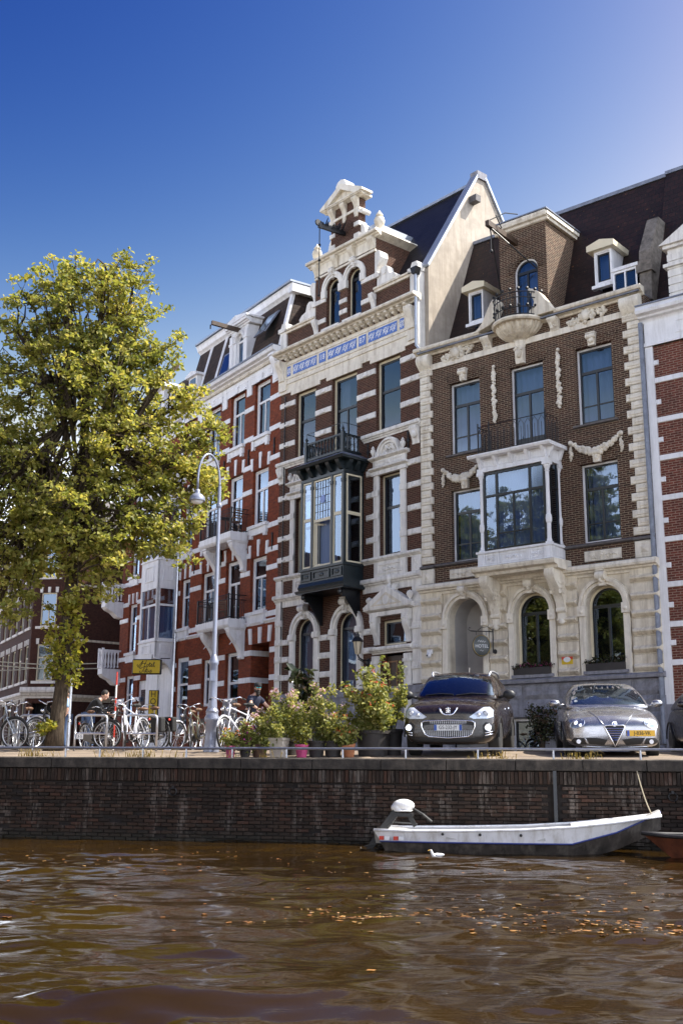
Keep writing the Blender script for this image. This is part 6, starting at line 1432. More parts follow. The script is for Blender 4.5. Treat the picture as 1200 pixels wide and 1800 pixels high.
def wheel(root, x, y, r, wd, sg):
    w = MB(); pr = [(r*.62,-wd/2),(r*.9,-wd/2),(r*.985,-wd*.4),(r,-wd*.2),(r,wd*.2),(r*.985,wd*.4),(r*.9,wd/2),(r*.62,wd/2)]
    w.lathe(pr, (0,0,0), 28, axis='x'); o = w.build('wheel', 'rubber', root, smooth=True); o.location = (x,y,r)
    q = MB(); q.lathe([(r*.66,-wd*.3),(r*.66,wd*.42),(r*.60,wd*.42),(r*.58,wd*.2),(.001,wd*.16)], (0,0,0), 24, axis='x')
    for k in range(5):
        a = 2*PI*k/5
        for da in (-.12,.12): q.bar((wd*.36,0.05*math.cos(a),.05*math.sin(a)), (wd*.40,r*.63*math.cos(a+da),r*.63*math.sin(a+da)), .035, .05)
    q.lathe([(.07,wd*.2),(.07,wd*.42),(.001,wd*.43)], (0,0,0), 12, axis='x')
    if sg < 0: q.xf(Matrix.Scale(-1,4,(1,0,0)))
    q.build('rim', 'alloy', o); return o
def car_shell(root, body, cabin, paint, L, lower='black_plastic'):
    V, F = loft(body); b = MB(); b.add(V, F); ob = b.build('body', paint, root); subsurf(ob, 2)
    V, F = loft(cabin); c = MB(); c.add(V, F); oc = c.build('roof', paint, root); subsurf(oc, 2); return ob, oc

def suv():
    root = thing('suv', 'dark brown off-road car with chrome-ringed grille parked facing the canal', 'car', (2.02,20.95,.035), math.atan2(-.235,.972))
    root.rotation_euler.x = R(2.2)
    S = lambda y, zb, w, zs, zt, crown=.03, tuck=.9: (y, [(0,zb),(w*.7,zb),(w*tuck,zb+.05),(w*.985,zb+(zs-zb)*.35),(w,zb+(zs-zb)*.62),(w*.975,zs-.05),(w*.90,zt-.015),(w*.55,zt+crown*.6),(0,zt+crown)])
    body = [S(0.02,.34,.62,.60,.72,.0,.95), S(.03,.26,.76,.74,.84,.03,.95), S(.14,.22,.86,.86,.93,.05), S(.42,.22,.895,.92,1.01,.05), S(.95,.24,.90,.96,1.07,.05), S(1.30,.24,.90,.98,1.12,.04), S(2.4,.24,.905,1.02,1.13,.03), S(3.6,.26,.90,1.04,1.14,.03), S(4.3,.32,.88,1.02,1.14,.02), S(4.6,.40,.80,.95,1.06,.01), S(4.64,.45,.70,.88,1.0,0)]
    C = lambda y, w0, w1, zb, zt: (y, [(0,zb-.02),(w0*.8,zb-.02),(w0,zb),(w0*.985,zb+(zt-zb)*.15),(w0*.5+w1*.5,zb+(zt-zb)*.62),(w1,zt-.09),(w1*.93,zt-.03),(w1*.5,zt),(0,zt+.015)])
    cabin = [C(1.18,.80,.76,1.08,1.14), C(1.34,.815,.75,1.08,1.26), C(1.62,.83,.71,1.08,1.46), C(1.95,.84,.67,1.08,1.63), C(2.25,.845,.655,1.08,1.665), C(3.2,.84,.65,1.1,1.66), C(4.0,.83,.64,1.1,1.60), C(4.45,.80,.66,1.1,1.40), C(4.55,.78,.7,1.1,1.2)]
    ob, oc = car_shell(root, body, cabin, 'paint_brown', 4.64)
    P = Proj([ob]); PC = Proj([oc])
    # windscreen wrapped on the cabin
    PC.decal('windscreen', 'car_glass', root, [(-.735,1.165),(.735,1.165),(.70,1.33),(.60,1.575),(.3,1.60),(-.3,1.60),(-.60,1.575),(-.70,1.33)], .004, .006, .12)
    for s_ in (-1, 1):
        b = MB(); y0, y1 = 1.95, 3.9; pts = [(y0-.42,1.20),(y0+.0,1.53),(y0+1.1,1.56),(y1,1.5),(y1+.25,1.2)]
        V = [(PC.xside(y,z,s_)+s_*.004, y, z) for y, z in pts]; b.add(V, [tuple(range(5))]); b.build('side_glass', 'car_glass', root)
        r_ = MB(); r_.tube([(s_*.575,1.96,1.57),(s_*.60,2.12,1.66),(s_*.605,2.6,1.685),(s_*.60,3.6,1.675),(s_*.59,3.95,1.60)], .022, 8); r_.build('roof_rail', 'galvanised', root, smooth='all')
        m_ = MB(); m_.ball((s_*1.02,1.46,1.18), (.125,.075,.095), 12, 8); m_.bar((s_*.80,1.5,1.12), (s_*.97,1.48,1.16), .07, .05); m_.build('door_mirror', 'black_plastic', root, smooth='all')
        dh = MB(); dh.bar((PC.xside(2.6,1.0,s_) if False else s_*.915,2.45,.93), (s_*.915,2.65,.93), .02, .03); dh.build('door_handle', 'chrome', root)
        hl = [(s_*.40,.735),(s_*.47,.70),(s_*.74,.705),(s_*.83,.74),(s_*.835,.86),(s_*.76,.925),(s_*.66,.915)]
        if s_ < 0: hl = hl[::-1]
        h = P.decal('headlight', 'lamp_white', root, hl, .004, .012, .05); P.decal('lens', 'lamp_glass', h, hl, .02, .008, .05)
        for cx, cz, r_ in ((.70,.80,.055),(.57,.765,.038)):
            q = MB(); q.lathe([(.001,-.03),(r_*.7,-.03),(r_,-.015),(r_,.01)], (s_*cx, P.y(s_*cx,cz)-.005, cz), 14, axis='y'); q.build('projector', 'steel_grey', h)
        fb = [(s_*.66,.34),(s_*.84,.38),(s_*.85,.60),(s_*.70,.64),(s_*.64,.58)]
        if s_ < 0: fb = fb[::-1]
        P.decal('fog_light_bezel', 'black_plastic', root, fb, .002, .008, .06)
        q = MB(); y_ = P.y(s_*.745,.545); q.lathe([(.001,-.02),(.052,-.02),(.062,-.03),(.07,-.012),(.07,.02)], (s_*.745,y_-.01,.545), 16, axis='y'); q.build('fog_light', 'chrome', root, smooth=True)
        for z in (.44,.395): P.strip('chrome_bar', 'chrome', root, [(s_*(.68+.03*i),z+.006*i) for i in range(6)], .012, .014)
    # big grille
    g = [(-.50,.63),(-.44,.66),(0,.675),(.44,.66),(.50,.63),(.50,.55),(.44,.42),(.36,.375),(0,.35),(-.36,.375),(-.44,.42),(-.50,.55)]
    P.decal('grille', 'black_plastic', root, g[::-1], .002, .01, .08)
    P.strip('grille_surround', 'chrome', root, densify(g,4,True), .014, .016, True)
    P.decal('bumper_bar', 'paint_brown', root, [(-.47,.585),(-.46,.50),(.46,.50),(.47,.585),(.3,.62),(-.3,.62)][::-1] if False else [(-.46,.50),(.46,.50),(.47,.575),(.28,.60),(-.28,.60),(-.47,.575)], .012, .02, .08)
    b = MB()
    for k in range(25):
        x = -.44+.88*k/24; z0 = .375+.10*max(0,abs(x)-.33)/.11*.6; b.tube([(x,P.y(x,z0)-.02,z0),(x,P.y(x,.49)-.02,.495)], .007, 4)
        if abs(x) < .36: b.tube([(x,P.y(x,.61)-.02,.612),(x,P.y(x,.655)-.02,.655)], .007, 4)
    b.build('grille_slats', 'galvanised', root)['kind'] = 'stuff'
    # emblem: chrome V on the bonnet edge with a small rampant beast
    P.strip('bonnet_chrome', 'chrome', root, densify([(-.17,.90),(-.11,.80),(-.06,.775),(.06,.775),(.11,.80),(.17,.90)],3), .018, .012)
    e = MB(); yb = P.y(0,.86)-.022
    for x, z, a, c_ in ((0,.875,.018,.03),(-.02,.845,.022,.02),(.02,.85,.022,.02),(0,.82,.016,.026),(-.035,.88,.012,.02),(.035,.885,.014,.018),(.03,.82,.012,.022),(-.03,.815,.012,.022),(.0,.905,.016,.016)): e.ball((x,yb,z), (a,.008,c_), 8, 4)
    e.build('lion_emblem', 'chrome', root)
    p = MB(); yp = P.y(0,.53)-.045; p.box(-.26, .26, yp, yp+.015, .485, .595); pl = p.build('number_plate', 'plate_white', root)
    for s_ in (-1, 1): MB().box(s_*.235-.024, s_*.235+.024, yp-.002, yp, .488, .592).build('plate_strip', 'plate_blue', pl)
    text_obj('GS-232-JY', .098, 'ink', pl, (0,yp-.003,.54), .001, sx=.84)
    P.decal('skid_plate', 'black_plastic', root, [(-.74,.27),(.74,.27),(.80,.345),(.60,.36),(.42,.35),(0,.325),(-.42,.35),(-.60,.36),(-.80,.345)], .004, .008, .1)
    for x, y in ((-.78,.92),(.78,.92),(-.78,3.6),(.78,3.6)): wheel(root, x, y, .345, .225, 1 if x > 0 else -1)
    for s_ in (-1, 1):
        for yw in (.92,3.6): b = MB(); b.lathe([(.40,-.03),(.40,.0),(.36,.0),(.36,-.03)], (s_*.905,yw,.36), 20, 0, PI, axis='x'); b.build('arch_trim', 'black_plastic', root)
    w = MB()
    for x0, x1 in ((-.62,-.05),(.0,.62)): w.tube([(x0,PC.y(x0,1.175)-.02,1.17),((x0+x1)/2,PC.y((x0+x1)/2,1.2)-.03,1.205),(x1,PC.y(x1,1.19)-.02,1.185)], .011, 5)
    w.build('wiper', 'black_plastic', root)
    s = MB()
    for x in (-.38,.38): s.ball((x,2.6,1.18), (.23,.09,.30), 10, 8); s.ball((x,2.62,1.47), (.11,.06,.09), 8, 6)
    s.build('seats', 'seat_grey', root); MB().tube([(.05,3.0,1.67),(.05,3.1,1.80)], .008, 5).build('aerial', 'black_plastic', root)
    return root
suv()

def hatch():
    root = thing('hatchback', 'silver-grey hatchback with triangular grille parked facing the canal', 'car', (5.10,20.85,.035), math.atan2(-.135,.99))
    root.rotation_euler.x = R(2.2)
    S = lambda y, zb, w, zs, zt, crown=.05, tuck=.93: (y, [(0,zb),(w*.7,zb),(w*tuck,zb+.05),(w*.985,zb+(zs-zb)*.35),(w,zb+(zs-zb)*.66),(w*.965,zs-.02),(w*.84,zt),(w*.45,zt+crown*.65),(0,zt+crown)])
    body = [S(0.0,.36,.36,.48,.56,.02), S(.03,.22,.66,.56,.64,.04,.97), S(.12,.18,.82,.66,.72,.06,.97), S(.38,.17,.885,.73,.80,.07), S(.80,.17,.90,.78,.88,.07), S(1.25,.17,.90,.84,.95,.05), S(2.3,.17,.90,.90,.97,.03), S(3.4,.18,.895,.92,.98,.03), S(4.0,.24,.86,.90,.98,.02), S(4.3,.32,.76,.84,.9,.01), S(4.35,.4,.65,.78,.84,0)]
    C = lambda y, w0, w1, zb, zt: (y, [(0,zb-.02),(w0*.8,zb-.02),(w0,zb),(w0*.985,zb+(zt-zb)*.15),(w0*.5+w1*.5,zb+(zt-zb)*.62),(w1,zt-.09),(w1*.92,zt-.03),(w1*.5,zt),(0,zt+.012)])
    cabin = [C(1.05,.79,.76,.92,.98), C(1.25,.80,.75,.92,1.10), C(1.6,.815,.70,.92,1.29), C(1.98,.82,.64,.92,1.425), C(2.3,.82,.625,.92,1.465), C(3.0,.82,.61,.93,1.44), C(3.7,.80,.60,.94,1.34), C(4.1,.77,.64,.94,1.15), C(4.2,.74,.68,.94,1.02)]
    ob, oc = car_shell(root, body, cabin, 'paint_silver', 4.35)
    P = Proj([ob]); PC = Proj([oc])
    PC.decal('windscreen', 'car_glass', root, [(-.745,1.005),(.745,1.005),(.70,1.16),(.575,1.385),(.3,1.405),(-.3,1.405),(-.575,1.385),(-.70,1.16)], .004, .006, .12)
    for s_ in (-1, 1):
        pts = [(1.62,1.04),(2.1,1.345),(2.9,1.36),(3.5,1.25),(3.5,1.06)]; b = MB(); b.add([(PC.xside(y,z,s_)+s_*.004,y,z) for y, z in pts], [tuple(range(5))]); b.build('side_glass', 'car_glass', root)
        m_ = MB(); m_.ball((s_*1.0,1.50,1.03), (.115,.075,.075), 12, 8); m_.bar((s_*.80,1.52,.99), (s_*.95,1.5,1.0), .06, .04); m_.build('door_mirror', 'paint_silver', root, smooth='all')
        # oval lamps swept up the wings
        hl = [(s_*(.665+.115*math.cos(a)-.05*math.sin(a)), .625+.085*math.sin(a)) for a in [2*PI*k/18 for k in range(18)]]
        if s_ < 0: hl = hl[::-1]
        h = P.decal('headlight', 'steel_grey', root, hl, .003, .01, .05); P.decal('lens', 'lamp_glass', h, hl, .016, .008, .05)
        P.strip('headlight_rim', 'chrome', h, hl, .007, .014, True)
        for cx, cz, r_ in ((.70,.64,.045),(.62,.60,.035)):
            q = MB(); q.lathe([(.001,-.03),(r_*.7,-.03),(r_,-.015),(r_,.01)], (s_*cx,P.y(s_*cx,cz)-.008,cz), 14, axis='y'); q.build('projector', 'chrome', h)
        inn = [(s_*.20,.235),(s_*.13,.335),(s_*.34,.37),(s_*.53,.37),(s_*.47,.255)]
        out_ = [(s_*.52,.25),(s_*.565,.365),(s_*.74,.37),(s_*.80,.30),(s_*.72,.25)]
        for pl_ in (inn, out_):
            P.decal('lower_intake', 'black_plastic', root, pl_ if s_ < 0 else pl_[::-1], .002, .006, .06)
        P.strip('intake_trim', 'paint_silver', root, densify([(s_*.50,.25),(s_*.545,.37)],4), .016, .012)
        q = MB(); q.lathe([(.001,-.02),(.04,-.02),(.045,.01)], (s_*.66,P.y(s_*.66,.30)-.012,.30), 12, axis='y'); q.build('fog_light', 'lamp_white', root)
        P.strip('bonnet_crease', 'paint_silver', root, densify([(s_*.19,.60),(s_*.30,.74),(s_*.42,.86)],5), .010, .001)
    tri = [(0,.205),(-.19,.575),(-.15,.60),(.15,.60),(.19,.575)]
    P.decal('grille', 'black_plastic', root, tri, .004, .012, .06)
    P.strip('grille_surround', 'chrome', root, densify(tri,5,True), .014, .024, True)
    b = MB()
    for k in range(6): z = .33+.042*k; hw = (z-.24)/.36*.185; b.tube([(-hw,P.y(-hw,z)-.024,z),(0,P.y(0,z)-.03,z),(hw,P.y(hw,z)-.024,z)], .008, 5)
    b.build('grille_slats', 'chrome', root)
    q = MB(); yb = P.y(0,.625)-.02; q.lathe([(.001,-.012),(.045,-.012),(.052,.0),(.045,.012)], (0,yb,.625), 18, axis='y'); bd = q.build('round_badge', 'chrome', root)
    q = MB(); q.box(-.022, -.004, yb-.016, yb-.012, .60, .65); q.box(-.036, -.0, yb-.0165, yb-.0125, .618, .632); q.tube([(.014,yb-.014,.605),(.026,yb-.014,.62),(.010,yb-.014,.634),(.022,yb-.014,.648)], .005, 4); q.build('badge_figure', 'plate_blue', bd)
    x0 = .20; yp = P.y(.46,.46)-.03; p = MB(); p.box(-.26, .26, 0, .015, -.055, .055); pl = p.build('number_plate', 'plate_yellow', root); pl.location = (.47,yp-.02,.455); pl.rotation_euler = (0,0,R(9))
    MB().box(-.259, -.215, -.002, 0, -.052, .052).build('plate_strip', 'plate_blue', pl); text_obj('J-836-VK', .10, 'ink', pl, (.025,-.003,0), .001, sx=.86)
    P.strip('splitter', 'chrome', root, densify([(-.6,.215),(-.3,.20),(0,.195),(.3,.20),(.6,.215)],3), .009, .008)
    b = MB(); b.box(-.6, .6, .06, .3, .15, .2); b.build('undertray', 'black_plastic', root)
    for x, y in ((-.78,.88),(.78,.88),(-.78,3.5),(.78,3.5)): wheel(root, x, y, .315, .215, 1 if x > 0 else -1)
    for s_ in (-1, 1):
        for yw in (.88,3.5): b = MB(); b.lathe([(.365,-.02),(.365,.004),(.33,.004),(.33,-.02)], (s_*.90,yw,.32), 20, 0, PI, axis='x'); b.build('arch_trim', 'black_plastic', root)
    s = MB()
    for x in (-.37,.37): s.ball((x,2.6,1.0), (.22,.09,.28), 10, 8); s.ball((x,2.62,1.27), (.11,.06,.09), 8, 6)
    s.build('seats', 'seat_grey', root)
    MB().lathe([(.001,-.002),(.035,-.002),(.035,.002),(.001,.002)], (-.60,PC.y(-.60,1.06)-.012,1.06), 14, axis='y').build('windscreen_sticker', 'plate_white', root)
    return root
hb = hatch()
def third_car():
    """only its near corner enters the frame at the right"""
    root = thing('dark_car', 'dark car cut off by the right edge beside the silver hatchback', 'car', (7.72,20.85,.035), math.atan2(-.10,.99)); root.rotation_euler.x = R(2.2)
    for ch in list(hb.children):
        if ch.name.split('.')[0] in ('number_plate','grille','grille_surround','grille_slats','round_badge','bonnet_crease','windscreen_sticker','intake_trim','splitter'): continue
        c = copy_tree(ch, root)
        if ch.name.split('.')[0] in ('body','roof','door_mirror'):
            c.data = c.data.copy(); c.data.materials.clear(); c.data.materials.append(MATS['paint_dark_car'])
    b = MB(); b.box(-.5, .5, -.02, .06, .42, .58)
    for k in range(3): b.box(-.48, .48, -.035, -.02, .44+.05*k, .46+.05*k)
    b.build('grille', 'black_plastic', root)
    return root
third_car()
# ================================================================== street lamp, poles, racks, wires
def at(px, py, depth):
    """photo pixel and distance along the view -> point (distance comes from where the thing stands)"""
    X = (px-600)/FPX; Y = -(py-900)/FPX; xc = cr*X-sr*Y; yc = sr*X+cr*Y; y = cp-sp*yc; z = sp+cp*yc
    return Vector((xc*depth/y, depth, CAM_Z+z*depth/y))
def gpt(px, depth):
    p = at(px, 1320, depth); p.z = gz_at(p.x, p.y); return p
L0 = gpt(371, 24.0)
lamp = thing('street_lamp', 'silver-grey street lamp with curved swan neck and dome shade', 'lamp', L0)
b = MB(); b.lathe([(.001,0),(.17,0),(.17,.12),(.145,.2),(.135,.62),(.165,.66),(.165,.72),(.13,.78),(.13,.82),(.14,.86),(.105,.92)], n=18); b.build('base', 'lamp_paint', lamp, smooth=True)
b = MB(); b.lathe([(.105,.9),(.092,1.1),(.088,1.84),(.105,1.87),(.105,1.93),(.088,1.97),(.07,2.03),(.05,2.07)], n=18); b.box(-.05, .05, -.135, -.1, 1.5, 1.72); b.build('lower_shaft', 'lamp_paint', lamp, smooth=True)
b = MB(); b.tube([(0,0,2.04),(0,0,4),(0,0,5.85)], [.05,.046,.04], 12); b.lathe([(.05,5.35),(.065,5.37),(.065,5.43),(.05,5.45)], n=12); b.build('pole', 'lamp_paint', lamp, smooth=True)
ax = Vector((-.42,-.55,0)); arc = [Vector((0,0,5.84))] + [ax*(.5-.5*math.cos(PI*k/14)) + Vector((0,0,5.9+.62*math.sin(PI*k/14))) for k in range(15)] + [ax+Vector((0,0,5.62))]
b = MB(); b.tube(arc, .026, 8); b.build('swan_neck', 'lamp_paint', lamp, smooth='all')
b = MB(); b.lathe([(.03,.22),(.05,.2),(.06,.13),(.11,.1),(.165,.04),(.18,-.04),(.175,-.05),(.155,.02),(.10,.07),(.001,.09)], tuple(ax+Vector((0,0,5.42))), 18); b.build('shade', 'lamp_paint', lamp, smooth=True)
b = MB(); b.lathe([(.001,-.12),(.08,-.11),(.13,-.07),(.15,-.02),(.15,.01),(.001,.01)], tuple(ax+Vector((0,0,5.42))), 16); b.build('diffuser', 'lamp_white', lamp, smooth='all')
mat_plain('red_paint', (.55,.04,.02), .4); mat_plain('white_plate', (.75,.75,.75), .5)
p = gpt(119, 25.6); t = thing('sign_post', 'thin grey steel post standing right of the elm trunk', 'post', p)
b = MB(); b.tube([(0,0,0),(0,0,1.62)], .028, 8); b.build('post', 'galvanised', t); b = MB(); b.tube([(0,0,0),(0,0,.62)], .042, 8); b.lathe([(.042,.62),(.05,.64),(.03,.68)], n=10); b.build('sleeve', 'galvanised', t)
p = gpt(199, 27.5); t = thing('striped_pole', 'slim red and white banded pole behind the bicycles', 'post', p)
for k in range(6): MB().tube([(0,0,.32*k),(0,0,.32*(k+1))], .022, 8).build('band', 'red_paint' if k % 2 else 'white_plate', t)
def rack(px, depth, w, label, plate=False):
    t = thing('bike_rack', label, 'bike rack', gpt(px, depth), math.atan2(QD.y,QD.x)+R(6), group='steel bike hoops on the quay'); h = .78
    arcp = [(-w/2,0,0),(-w/2,0,h-.09)] + [(-w/2+.09-.09*math.cos(a),0,h-.09+.09*math.sin(a)) for a in [PI/2*k/5 for k in range(6)]] + [(w/2-.09+.09*math.sin(a),0,h-.09+.09*math.cos(a)) for a in [PI/2*k/5 for k in range(6)]] + [(w/2,0,0)]
    b = MB(); b.tube(arcp, .026, 8); b.build('hoop', 'galvanised', t, smooth='all'); b = MB(); b.tube([(-w/2,0,.38),(w/2,0,.38)], .02, 8); b.build('crossbar', 'galvanised', t)
    if plate: MB().box(-w/2+.05, -w/2+.2, -.035, -.028, .26, .36).build('number_plate', 'white_plate', t); text_obj('3-5', .08, 'ink', t, (-w/2+.125,-.037,.31), .001)
rack(158, 25.0, .72, 'bare steel bike hoop with small number plate, right of the sign post', True); rack(246, 24.6, .72, 'steel bike hoop crowded by the white bicycle'); rack(58, 25.6, .7, 'steel bike hoop left of the elm trunk')
mat_plain('wire', (.55,.50,.38), .6)
for k, (ya, yb) in enumerate(((1157,1166),(1163,1175),(1172,1174))):
    A = at(-60, ya, 40); B_ = at((172,172,60)[k], yb, 46); b = MB(); b.tube([A.lerp(B_, i/8)-Vector((0,0,.12*math.sin(PI*i/8))) for i in range(9)], .022, 5)
    tag(b.build('overhead_wire', 'wire'), ('topmost pale tram wire crossing the side street', 'middle pale tram wire crossing the side street', 'lowest short tram wire at the left edge')[k], 'wire', 'tram wires over the side street')

# ================================================================== bicycles
mat_plain('bike_black', (.015,.015,.017), .3, coat=.4); mat_plain('bike_white', (.72,.72,.78), .25, coat=.5); mat_plain('bike_grey', (.28,.30,.34), .3, metal=.5); mat_plain('bike_olive', (.10,.09,.05), .4); mat_plain('saddle_brown', (.12,.06,.03), .6); mat_plain('bag_black', (.02,.02,.02), .8)
def bicycle(label, frame='bike_black', guard='bike_black', rear_rack=True, crate=None, steer=0., swept=True, rim='galvanised'):
    t = thing('bicycle', label, 'bicycle', group='bicycles parked on the quay')
    def whl(x, parent, nm='wheel'):
        w = MB(); w.tube([(.335*math.cos(a),0,.335*math.sin(a)) for a in [2*PI*k/28 for k in range(28)]], .021, 6, True); o = w.build(nm, 'rubber', parent, smooth='all'); o.location = (x,0,.355)
        r_ = MB(); r_.tube([(.308*math.cos(a),0,.308*math.sin(a)) for a in [2*PI*k/28 for k in range(28)]], .013, 5, True); r_.build('rim', rim, o, smooth='all')
        s = MB()
        for k in range(20):
            a = 2*PI*k/20; s.tube([(.02*math.cos(a+.7*(-1)**k),.03*(-1)**k,.02*math.sin(a+.7*(-1)**k)),(.30*math.cos(a),0,.30*math.sin(a))], .0032, 3)
        s.build('spokes', 'galvanised', o); h = MB(); h.lathe([(.001,-.06),(.025,-.05),(.03,0),(.025,.05),(.001,.06)], (0,0,0), 8, axis='y'); h.build('hub', 'galvanised', o); return o
    whl(0, t); f = MB(); BB = Vector((.47,0,.30)); ST_ = Vector((.30,0,.86)); HT = Vector((.86,0,.90)); HB = Vector((.90,0,.72))
    f.tube([BB,ST_], .017, 6); f.tube([BB,HB], .02, 6); f.tube([ST_.lerp(BB,.18),HT], .017, 6) if frame != 'bike_grey' else f.tube([BB.lerp(ST_,.4),HB.lerp(HT,.5)], .018, 6); f.tube([HT+Vector((-.01,0,.05)),HB], .021, 6)
    for s_ in (-1, 1): f.tube([BB+Vector((0,s_*.03,0)),(0,s_*.06,.355)], .011, 5); f.tube([ST_.lerp(BB,.12)+Vector((0,s_*.02,0)),(0,s_*.06,.355)], .01, 5)
    f.build('frame', frame, t, smooth='all')
    st = bpy.data.objects.new('steering', None); COL.objects.link(st); st.parent = t; st.location = (.90,0,0); st.rotation_euler = (0,0,steer)
    # front end as parts of the bicycle, turned with the bars
    Mst = Matrix.Translation((.90,0,0)) @ Matrix.Rotation(steer,4,'Z'); bpy.data.objects.remove(st)
    w2 = whl(0, t); w2.matrix_basis = Mst @ Matrix.Translation((.19,0,.355))
    k = MB()
    for s_ in (-1, 1): k.tube([(0,s_*.04,.72),(.06,s_*.05,.62),(.19,s_*.055,.355)], .012, 5)
    k.tube([(-.01,0,.70),(-.045,0,.98)], .014, 6); k.xf(Mst); k.build('fork', frame, t)
    hb_ = MB()
    for s_ in (-1, 1): hb_.tube([(-.045,0,1.0),(.03,s_*.10,1.06),(-.02,s_*.24,1.09),(-.20,s_*.28,1.05)] if swept else [(-.045,0,1.0),(-.02,s_*.12,1.02),(-.06,s_*.30,1.03)], .012, 6)
    hb_.xf(Mst); ho = hb_.build('handlebar', 'chrome', t, smooth='all'); gr = MB()
    for s_ in (-1, 1): gr.tube([(-.12,s_*.268,1.065),(-.21,s_*.282,1.046)] if swept else [(-.045,s_*.22,1.026),(-.06,s_*.31,1.03)], .017, 6)
    gr.xf(Mst); gr.build('grips', 'rubber', ho)
    g = MB(); 
    for cx, a0, a1, M_ in ((0,-.25,2.5,None),(.19,.35,2.75,Mst)):
        q = MB(); q.tube([(cx+.365*math.cos(a0+(a1-a0)*i/12),0,.355+.365*math.sin(a0+(a1-a0)*i/12)) for i in range(13)], .022, 5); g.join(q, M_)
    g.build('mudguards', guard, t, smooth='all')
    sd = MB(); sd.ball((.26,0,.98), (.13,.09,.045), 10, 6); sd.ball((.38,0,.98), (.09,.03,.03), 8, 5); sd.build('saddle', 'saddle_brown' if frame != 'bike_white' else 'bag_black', t, smooth='all'); MB().tube([ST_,(.27,0,.96)], .012, 6).build('seat_post', 'galvanised', t)
    c = MB(); c.lathe([(.001,-.012),(.10,-.012),(.10,.012),(.001,.012)], (.47,-.05,.30), 16, axis='y'); c.bar((.47,-.08,.30),(.60,-.09,.20),.02); c.bar((.47,.06,.30),(.34,.07,.40),.02); c.box(.56, .65, -.18, -.09, .18, .205); c.box(.29, .38, .07, .16, .39, .415); c.build('crank', 'iron', t)
    cc = MB(); cc.prism([(.0,.29),(.47,.19),(.56,.24),(.58,.32),(.5,.41),(.0,.41),(-.06,.35)], -.07, -.045); cc.build('chain_case', guard, t)
    if rear_rack:
        r_ = MB()
        for s_ in (-1, 1): r_.tube([(.22,s_*.05,.76),(-.28,s_*.06,.76)], .008, 4); r_.tube([(-.2,s_*.06,.76),(0,s_*.06,.36)], .007, 4)
        for x in (.15,0,-.14,-.28): r_.tube([(x,-.06,.76),(x,.06,.76)], .007, 4)
        r_.build('luggage_rack', 'bike_black', t); MB().ball((-.32,0,.70), (.02,.035,.03), 8, 5).build('rear_light', 'red_paint', t)
    lp = MB(); lp.ball((.05,0,.86), (.045,.04,.04), 8, 6); lp.xf(Mst); lp.build('headlamp', 'chrome', t, smooth='all')
    if crate == 'bag':
        for s_ in (-1, 1): q = MB(); q.box(-.3, .12, s_*.16-.07, s_*.16+.07, .42, .76); q.build('pannier', 'bag_black', t, bevel=.03)
    if crate == 'basket':
        q = MB()
        for z in (.86,.96,1.06): q.tube([(.14,-.18,z),(.42,-.18,z),(.42,.18,z),(.14,.18,z)], .008, 4, True)
        for i in range(8): 
            for s_ in (-1, 1): q.tube([(.14+.04*i,s_*.18,.84),(.14+.04*i,s_*.18,1.07)], .005, 3)
        q.box(.14, .42, -.18, .18, .84, .85); q.xf(Mst); q.build('basket', 'iron', t)
    return t
def put_bike(t, px_rear, d_rear, px_front, d_front, lean=0.):
    a = gpt(px_rear, d_rear); c = gpt(px_front, d_front); v = c-a; t.location = a; t.rotation_euler = (lean, 0, math.atan2(v.y, v.x))
put_bike(bicycle('grey step-through bicycle at the far left edge with black panniers', 'bike_grey', 'bike_black', crate='bag', steer=.4), -28, 25.6, 30, 24.8, .08)
put_bike(bicycle('black roadster leaning by the elm trunk, front wheel towards the canal', 'bike_black', 'galvanised', steer=-.5), 92, 26.4, 42, 24.5, -.07)
put_bike(bicycle('silver-grey bicycle between the left edge and the elm', 'bike_grey', 'bike_black', steer=.3), 60, 27.2, 8, 25.8, .06)
put_bike(bicycle('black bicycle with front basket standing left at the crowded hoop', 'bike_black', 'bike_black', crate='basket', steer=-.3), 268, 26.9, 180, 26.6, -.06)
put_bike(bicycle('bright white bicycle in front of the crowded hoop', 'bike_white', 'bike_white', steer=.5), 252, 25.4, 206, 24.2, .07)
put_bike(bicycle('dark bicycle with high swept handlebar and rear rack behind the crowded hoop', 'bike_black', 'bike_black', crate='bag', steer=-.2), 284, 26.2, 216, 27.4, -.05)
put_bike(bicycle('old olive bicycle beside the street lamp, front wheel to the left', 'bike_olive', 'bike_black', steer=.35), 356, 27.2, 312, 25.4, .05)
put_bike(bicycle('white-framed bicycle with bag right of the street lamp', 'bike_white', 'bike_white', crate='bag', steer=.3), 455, 23.4, 396, 22.6, .05)
put_bike(bicycle('black bicycle wedged between street lamp and white bicycle', 'bike_black', 'galvanised', steer=.5), 420, 24.6, 366, 23.3, -.05)
put_bike(bicycle('black bicycle with white mudguards squeezed in right of the old olive bicycle', 'bike_black', 'bike_white', steer=-.3), 338, 28.2, 300, 26.6, -.05)
put_bike(bicycle('grey bicycle with basket behind the bare bike hoop', 'bike_grey', 'bike_black', crate='basket', steer=.3), 150, 28.6, 196, 27.6, .05)
put_bike(bicycle('bicycle half hidden behind the flower pots, handlebar showing', 'bike_grey', 'bike_black', steer=-.4), 560, 23.6, 497, 22.7, .05)

